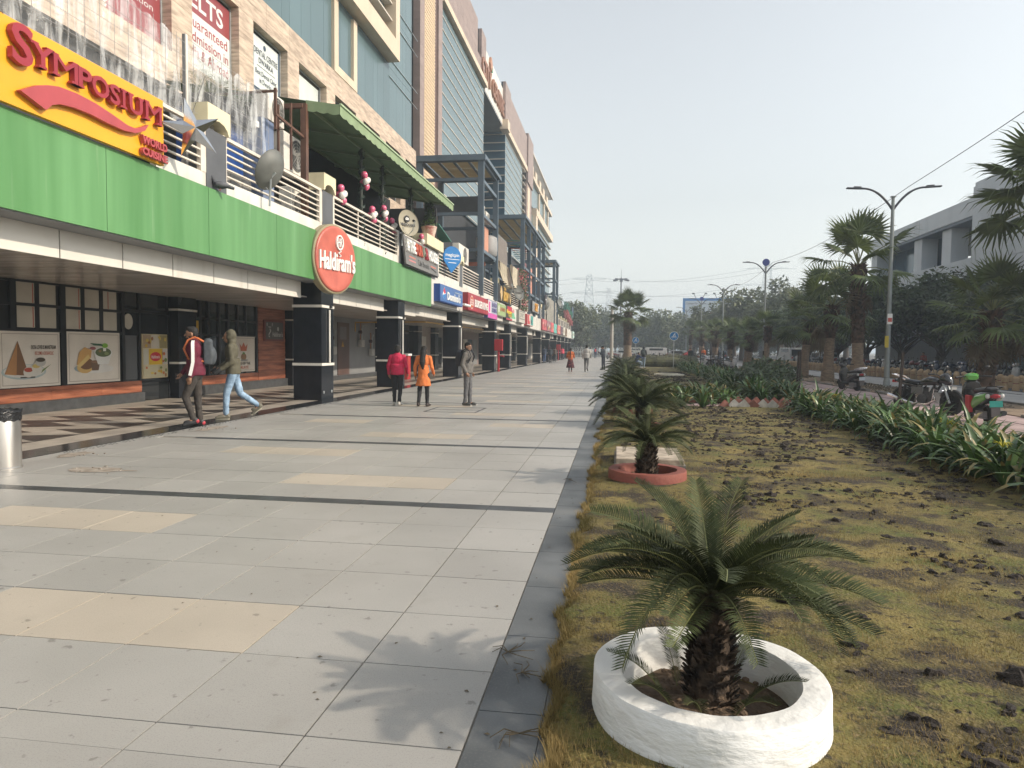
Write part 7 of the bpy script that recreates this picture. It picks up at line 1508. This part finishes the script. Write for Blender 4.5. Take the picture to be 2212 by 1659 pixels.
def person(label, loc, rz, h=1.72, pose=None, top=(.1,.1,.1), bot=(.03,.03,.035), shoe=(.03,.03,.03), skin='skin', near=False, hair='short', coat=0, topm=None, botm=None, pack=None, hood=None, extra=None, fat=1.0, sleeve=True, grp=None, strap=None, sole=None):
    P = dict(hl=8, kl=6, hr=-8, kr=10, sl=-8, el=12, sr=8, er=14, al=8, ar=8, lean=2, hy=0, hp=0); P.update(pose or {})
    t = thing('person', label, 'person', loc, rz, grp); s = h/1.75; t.scale = (s, s, s); vx = .011 if near else .022
    D = RAD; J = {}; pel = Vector((0, 0, .93)); ln = D(P['lean']); up = Vector((0, sin(ln), cos(ln)))
    chest = pel+up*.36; neck = pel+up*.54; hd = neck+up*.13+Vector((0, .025, 0)); 
    legs = []
    for sx, a, k in ((-1, P['hl'], P['kl']), (1, P['hr'], P['kr'])):
        hip = pel+Vector((sx*.09, 0, -.02)); kn = hip+Vector((sx*.012, sin(D(a)), -cos(D(a))))*.43; sa = D(a-k); an = kn+Vector((0, sin(sa), -cos(sa)))*.41; fp = min(0, sa)*.9 if k > 15 else 0
        toe = an+Vector((sx*.03, cos(fp)*.16, sin(fp)*.16-.045)); heel = an+Vector((0, -.045, -.045*cos(fp))); legs.append((hip, kn, an, toe, heel))
    zmin = min(min(l[3].z, l[4].z) for l in legs)-.04; off = Vector((0, 0, -zmin))
    pel, chest, neck, hd = (v+off for v in (pel, chest, neck, hd)); legs = [tuple(v+off for v in l) for l in legs]
    arms = []
    for sx, a, e, ab in ((-1, P['sl'], P['el'], P['al']), (1, P['sr'], P['er'], P['ar'])):
        sh = neck+Vector((sx*.175*fat, 0, -.07)); A = D(a)+ln*.5; B = D(ab); el = sh+Vector((sx*sin(B), sin(A)*cos(B), -cos(A)*cos(B)))*.29; A2 = A+D(e); ib = D(P.get('in', 0)); wr = el+Vector((-sx*sin(ib), sin(A2)*cos(ib), -cos(A2)*cos(ib)))*.25; d = (wr-el).normalized(); arms.append((sh, el, wr, d, sx))
    sk = mt[skin]; yaw = Matrix.Rotation(D(P['hy']), 3, 'Z') @ Matrix.Rotation(D(P['hp']), 3, 'X')
    H = lambda x, y, z: hd+yaw @ Vector((x, y, z))
    pr = [('b', H(0, 0, .01), (.076, .092, .112)), ('b', H(0, .035, -.055), (.058, .055, .06)), ('c', H(0, .09, .005), H(0, .115, -.028), .011, .015), ('b', H(-.077, -.005, -.01), (.014, .022, .032)), ('b', H(.077, -.005, -.01), (.014, .022, .032)), ('b', H(0, .085, -.065), (.028, .016, .012)), ('b', H(-.032, .08, .028), (.02, .014, .008)), ('b', H(.032, .08, .028), (.02, .014, .008)),
          ('c', neck-Vector((0, 0, .05)), hd-Vector((0, .01, .05)), .058, .052), ('b', chest, (.13*fat, .075*fat, .17)), ('b', pel, (.12*fat, .075*fat, .1)), ('c', pel, chest, .075*fat, .08*fat)]
    for (hip, kn, an, toe, heel) in legs: pr += [('c', hip, kn, .075, .05), ('c', kn, an, .048, .034), ('c', an, toe, .034, .025)]
    for (sh, el, wr, d, sx) in arms:
        pr += [('c', sh, el, .048, .04), ('c', el, wr, .038, .028)]
        pc = wr+d*.055; pr.append(('c', wr, pc, .026, .032))
        if near:
            lat = Vector((0, 1, 0)).cross(d) if abs(d.y) < .95 else Vector((1, 0, 0)); lat = Vector((0, 1, 0)) if abs(d.z) > .7 else Vector((0, 0, 1)); cu = Vector((-sx, 0, 0))
            for i, L_ in enumerate((.062, .072, .068, .054)):
                b0 = pc+lat*(.026-.0175*i)+d*.02; b1 = b0+(d+cu*.25).normalized()*L_*.55; b2 = b1+(d+cu*.9).normalized()*L_*.5; pr += [('c', b0, b1, .0105, .0095), ('c', b1, b2, .0095, .008)]
            tb = wr+d*.025+lat*.03; pr += [('c', tb, tb+(d*.6+lat*.6+cu*.3).normalized()*.035, .012, .011), ('c', tb+(d*.6+lat*.6+cu*.3).normalized()*.035, tb+(d*.9+lat*.3+cu*.5).normalized()*.065, .011, .009)]
        else: pr.append(('c', pc, pc+d*.07, .03, .018))
    blob('body', pr, .0085 if near else .02, sk, t, 2 if near else 1)
    tm = topm or paint(top, .75, .14, scale=14); bt = botm or paint(bot, .8, .16, scale=16)
    g = .022; pr = [('b', chest+Vector((0, 0, .02)), (.178*fat+g*.4, .115*fat+g*.6, .20)), ('b', pel+up*.14, (.16*fat+g*.4, .115*fat+g*.6, .17)), ('c', arms[0][0]+Vector((.03, 0, -.005)), arms[1][0]+Vector((-.03, 0, -.005)), .068, .068), ('c', neck-Vector((0, 0, .08)), neck-Vector((0, 0, .0)), .10, .068)]
    hem = pel+Vector((0, 0, -.05)); pr.append(('l', [(0, 0), (.165*fat+g, 0), (.17*fat+g, .03), (.16*fat+g, .3), (0, .3)], (hem.x, hem.y, hem.z), .74)) if not coat else pr.append(('l', [(0, 0), (.225, 0), (.225, .02), (.17, coat*.75), (.16, coat+.15), (0, coat+.15)], (pel.x, pel.y, pel.z-coat), .88))
    if sleeve:
        for (sh, el, wr, d, sx) in arms: pr += [('c', sh, el, .066, .056), ('c', el, wr-d*.01, .054, .043)]
    if hood: pr += [('b', H(0, -.035, .02), (.105, .105, .135)), ('b', H(0, -.05, -.09), (.10, .09, .09))]
    blob('jacket', pr, vx, tm, t, 4, .022 if near else .015, .09)
    pr = [('b', pel+Vector((0, 0, -.01)), (.155*fat, .118*fat, .12))]
    for (hip, kn, an, toe, heel) in legs: pr += [('c', hip+Vector((0, 0, .02)), kn, .092, .068), ('c', kn, an+(an-kn).normalized()*-.02, .066, .052)]
    blob('trousers', pr, vx, bt, t, 4, .02 if near else .012, .08)
    for (hip, kn, an, toe, heel) in legs:
        o = blob('shoe', [('c', heel+Vector((0, 0, .012)), toe, .043, .034), ('c', heel+Vector((0, .01, .03)), an+Vector((0, 0, .02)), .046, .04), ('b', (heel+toe)/2+Vector((0, .02, .018)), (.042, .09, .04))], .009 if near else .018, paint(shoe, .55), t, 2)
        if sole: blob('sole', [('c', heel+Vector((0, 0, -.018)), toe+Vector((0, .01, -.014)), .03, .028)], .01 if near else .018, paint(sole, .6), o, 2)
    hm_ = mt['hair']
    if hair == 'short': blob('hair', [('b', H(0, -.018, .048), (.084, .092, .082)), ('b', H(0, -.045, .0), (.08, .065, .085)), ('b', H(0, .03, .085), (.07, .06, .042))], .009 if near else .018, hm_, t, 2, .012 if near else 0, .03)
    elif hair == 'bun': blob('hair', [('b', H(0, -.018, .045), (.09, .098, .09)), ('b', H(0, -.06, .0), (.088, .062, .1)), ('b', H(0, -.05, .09), (.07, .07, .05))], .011, hm_, t, 2, .015, .03)
    elif hair == 'long': blob('hair', [('b', H(0, -.02, .045), (.09, .10, .09)), ('b', H(0, -.055, -.02), (.095, .075, .12)), ('c', H(0, -.075, -.06), neck+Vector((0, -.135, -.22)), .09, .08), ('c', neck+Vector((0, -.135, -.2)), neck+Vector((.02, -.14, -.38)), .085, .035)], .011, hm_, t, 3, .02, .035)
    elif hair == 'plait': blob('hair', [('b', H(0, -.02, .045), (.085, .098, .085)), ('b', H(0, -.05, .0), (.085, .065, .1)), ('c', H(0, -.09, -.05), neck+Vector((0, -.14, -.1)), .045, .04), ('c', neck+Vector((0, -.14, -.1)), neck+Vector((0, -.15, -.5)), .038, .02)], .016, hm_, t, 2)
    elif hair == 'cap': blob('cap', [('b', H(0, -.01, .05), (.092, .105, .08)), ('c', H(0, .08, .03), H(0, .13, .015), .05, .04)], .016, mt['blackm'], t, 2)
    if near:
        e = MB(); [e.ball(H(x, .083, .012), (.011, .008, .007), n=8, m=6) for x in (-.031, .031)]; e.build('eyes', mt['blackm'], t)
        e = MB(); [e.tube([H(x-.02, .088, .034), H(x, .094, .04), H(x+.02, .088, .034)], .005, 5) for x in (-.033, .033)]; e.build('eyebrows', hm_, t)
    if pack:
        c = chest+Vector((0, -.22, -.02)); bp = blob('backpack', [('x', c, (.27, .13, .40)), ('b', c+Vector((0, -.05, -.05)), (.13, .09, .17)), ('b', c+Vector((0, 0, .18)), (.13, .08, .08))], .014 if near else .022, paint(pack, .7, .2, scale=12), t, 6)
        for sx in (-1, 1):
            q = MB(); pts = [c+Vector((sx*.09, .05, .18)), chest+Vector((sx*.11, -.02, .25)), chest+Vector((sx*.12, .09, .2)), chest+Vector((sx*.13, .155, .05)), chest+Vector((sx*.16, .08, -.12)), c+Vector((sx*.11, .05, -.15))]; q.tube(pts, .017, 6); q.build('strap', paint(strap or pack, .7), bp if False else t, 60)
    if extra: extra(t, dict(pel=pel, chest=chest, neck=neck, hd=hd, legs=legs, arms=arms, H=H))
    return t
def stripe(t, J):
    for sx, i in ((-1, 0), (1, 1)):
        sh, el, wr, d, q = J['arms'][i]; mb = MB(); pts = [sh+Vector((-sx*.05, -.01, .085)), sh+Vector((sx*.0, -.01, .082)), sh+Vector((sx*.062, -.01, .03)), sh.lerp(el, .5)+Vector((sx*.073, -.008, 0)), el+Vector((sx*.066, 0, 0)), el.lerp(wr, .5)+Vector((sx*.062, 0, 0)), wr+Vector((sx*.054, 0, .02))]
        vs = []
        for k, p in enumerate(pts): f = Vector((0, .026, 0)) if k < 3 else (el-sh).normalized().cross(Vector((sx, 0, 0))).normalized()*.026 if k < 5 else (wr-el).normalized().cross(Vector((sx, 0, 0))).normalized()*.026; vs += [p-f, p+f]
        n = len(pts); mb.add(vs, [(2*k, 2*k+1, 2*k+3, 2*k+2) for k in range(n-1)]); mb.build('sleeve_stripe', mt['wlet'], t, 180)
    b = blob('beard', [('b', J['H'](0, .045, -.07), (.052, .05, .045)), ('b', J['H'](0, .02, -.05), (.066, .06, .05))], .012, mt['hair'], t, 2)
    for sx, i in ((-1, 0), (1, 1)):
        toe, heel, an = J['legs'][i][3], J['legs'][i][4], J['legs'][i][2]; blob('heel_patch', [('c', heel+Vector((0, -.004, .015)), an+Vector((0, -.012, -.01)), .0455, .041)], .012, paint((.38,.03,.045)), t, 2)
    sh, el, wr, d, q = J['arms'][1]; MB().cbox(wr+d*.12+Vector((0, .02, 0)), (.03, .06, .16)).build('black_pouch', mt['blackm'], t)
person('man walking left in maroon jacket with white sleeve stripes and grey backpack', (-7.9, 12.45, 0), RAD(116), 1.92, dict(hl=22, kl=40, hr=-2, kr=2, sl=-4, el=14, sr=10, er=26, al=4, ar=6, lean=3, hp=-3), (.115,.008,.028), (.042,.035,.03), (.03,.03,.033), near=True, pack=(.055,.065,.075), strap=(.55,.15,.05), extra=stripe, fat=1.1)
def gloves(t, J):
    blob('gloves', [('c', J['arms'][0][2], J['arms'][0][2]+J['arms'][0][3]*.12, .045, .042), ('c', J['arms'][1][2], J['arms'][1][2]+J['arms'][1][3]*.12, .045, .042)], .012, mt['blackm'], t, 2)
    blob('hood_lining', [('b', J['H'](0, .03, .03), (.088, .07, .10))], .012, mt['blackm'], t, 2) if False else None
person('man walking left in olive hooded jacket and light blue jeans', (-8.0, 13.95, 0), RAD(116), 1.9, dict(hl=16, kl=14, hr=-16, kr=38, sl=-8, el=62, sr=8, er=48, al=6, ar=4, lean=4), (.085,.078,.05), (.19,.29,.42), (.13,.12,.09), near=True, hood=True, hair=None, extra=gloves, botm=M('jeans', (.20,.30,.43), .85, .25, 6, c2=(.27,.38,.50)), sole=(.5,.47,.38))
person('woman seen from behind in a bright red jacket and black trousers', (-5.72, 18.1, 0), RAD(4), 1.62, dict(hl=6, kl=4, hr=-6, kr=12, sl=-6, el=28, sr=4, er=32, al=16, ar=14), (.46,.012,.06), (.012,.012,.014), (.42,.40,.36), near=True, hair='bun', fat=1.05)
def coatx(t, J): pass
person('woman seen from behind in a long orange coat with long dark hair', (-4.98, 18.0, 0), RAD(-2), 1.6, dict(hl=-6, kl=10, hr=6, kr=4, sl=-4, el=14, sr=3, er=40, al=16, ar=12), (.62,.17,.045), (.012,.012,.014), (.035,.025,.022), near=True, hair='long', coat=.34, topm=M('orange_wool', (.62,.175,.05), .9, .1, 9), fat=1.0)
person('man in grey jacket standing sideways with a black backpack', (-3.92, 18.6, 0), RAD(-98), 1.72, dict(hl=3, kl=2, hr=-2, kr=2, sl=-14, el=44, sr=-14, er=44, al=8, ar=8, lean=-2, hp=-10, hy=-12), (.13,.12,.11), (.11,.11,.115), (.05,.05,.05), near=True, pack=(.016,.018,.026), fat=1.0, sole=(.6,.58,.55))
def skirt(t, J):
    p = J['pel']; mb = MB(); mb.lathe([(.16, .02), (.2, -.15), (.27, -.45), (.31, -.62), (.30, -.63), (.15, -.1)], p, 24, sy=.8); mb.build('skirt', M('printed_skirt', (.045,.012,.02), .8, .2, 5, fleck=.8, fscale=18, fcol=(.42,.09,.08)), t, 60)
person('woman far off in an orange top and dark printed skirt', (-3.05, 48.0, 0), 0, 1.64, dict(sl=0, el=60, sr=0, er=60, al=16, ar=16), (.48,.12,.03), (.02,.02,.02), (.2,.1,.08), hair='plait', extra=skirt)
person('man far off in a pale grey hoodie and grey trousers', (-1.98, 48.4, 0), RAD(-4), 1.86, dict(hl=10, kl=4, hr=-14, kr=40, sl=-4, el=40, sr=4, er=44, al=16, ar=14), (.42,.41,.39), (.13,.13,.13), (.05,.04,.04), hair='short')
person('man in dark blue uniform standing with a phone at the plaza edge', (-.95, 54, 0), RAD(60), 1.82, dict(hl=2, kl=2, hr=-2, kr=2, sl=10, el=120, sr=60, er=100, al=10, ar=14), (.025,.032,.05), (.022,.028,.045), (.015,.015,.018), hair='cap')
cp = dict(hl=12, kl=6, hr=-12, kr=30)
person('man in navy jacket and jeans walking between the far pillars', (-7.6, 75.5, 0), 0, 1.84, cp, (.02,.03,.06), (.06,.1,.2)); person('man in dark jacket beside the one in navy', (-7.0, 76, 0), 0, 1.8, cp, (.03,.04,.05), (.02,.02,.025)); person('man in brown sweater among the far walkers', (-7.2, 84, 0), 0, 1.78, cp, (.10,.07,.055), (.02,.02,.02)); person('person in bright pink jacket by the far pillars', (-7.25, 96.5, 0), 0, 1.85, cp, (.60,.06,.10), (.02,.02,.03))
person('tiny person in white far down the plaza', (-4.3, 121, 0), 0, 1.85, cp, (.4,.38,.35), (.05,.05,.05)); person('tiny person with a red backpack far down the plaza', (-3.5, 121.5, 0), 0, 1.85, cp, (.04,.06,.12), (.05,.07,.12), pack=(.5,.04,.05))
person('man in jeans standing inside the arcade between far pillars', (-11.2, 75, 0), RAD(-60), 1.75, None, (.03,.028,.03), (.05,.08,.15)); person('hooded person with a grey green backpack at the lawn end', (2.3, 61, 0), RAD(-10), 1.82, dict(sl=20, el=70, sr=20, er=70), (.02,.022,.028), (.2,.26,.32), (.4,.4,.4), hood=True, hair=None, pack=(.05,.07,.075))
person('person crouching in a blue top beside the hooded one', (1.72, 60.6, 0), RAD(-60), 1.7, dict(hl=88, kl=112, hr=80, kr=96, sl=60, el=20, sr=50, er=30, lean=14), (.02,.035,.11), (.2,.26,.33), (.3,.3,.3)); person('man in dark clothes holding a stick near the parked two-wheelers', (7.3, 72, 0), RAD(170), 1.8, None, (.02,.025,.035), (.02,.02,.025))
person('man in black at the right edge behind the bollards', (22.7, 38.8, 0), RAD(130), 1.75, dict(sl=20, el=70, sr=20, er=70), (.02,.02,.024), (.03,.03,.035)); person('person in red near the far palms', (8.8, 88, 0), RAD(150), 1.8, None, (.5,.04,.05), (.03,.03,.03)); person('person in orange among the far palms', (10.2, 86, 0), RAD(180), 1.85, None, (.6,.13,.03), (.03,.03,.03)); person('person in dull red sitting height behind the bollards', (20.8, 52, 0), RAD(120), 1.6, None, (.25,.05,.04), (.03,.03,.03))
t = thing('red_tarpaulin', 'bright red tarpaulin draped over parked two-wheelers', 'tarpaulin', (7.6, 79, 0)); mb = MB(); vs = [(.28*(i-4), .3*(j-4), max(.02, 1.35-.09*((i-4)**2)-.05*((j-4)**2)+.12*mnoise.noise((i*.8, j*.8, 3)))) for i in range(9) for j in range(9)]; mb.add(vs, [(i*9+j, (i+1)*9+j, (i+1)*9+j+1, i*9+j+1) for i in range(8) for j in range(8)]); mb.build('tarpaulin_sheet', paint((.5,.04,.04), .6), t, 180)

# ================================================================== AIR
hz = MB().box(-720, 920, -80, 2240, -1.5, 52)
hm2 = bpy.data.materials.new('haze'); hm2.use_nodes = True; nn = hm2.node_tree; nn.nodes.clear()
pv = nn.nodes.new('ShaderNodeVolumePrincipled'); pv.inputs['Color'].default_value = (.76, .88, 1.0, 1); pv.inputs['Density'].default_value = .0013; pv.inputs['Anisotropy'].default_value = .3
mo = nn.nodes.new('ShaderNodeOutputMaterial'); nn.links.new(pv.outputs[0], mo.inputs['Volume'])
hz_o = tag(hz.build('haze', hm2), 'thin pale winter haze filling the air', 'haze', kind='stuff')

bpy.data.scenes.remove(_tmp)
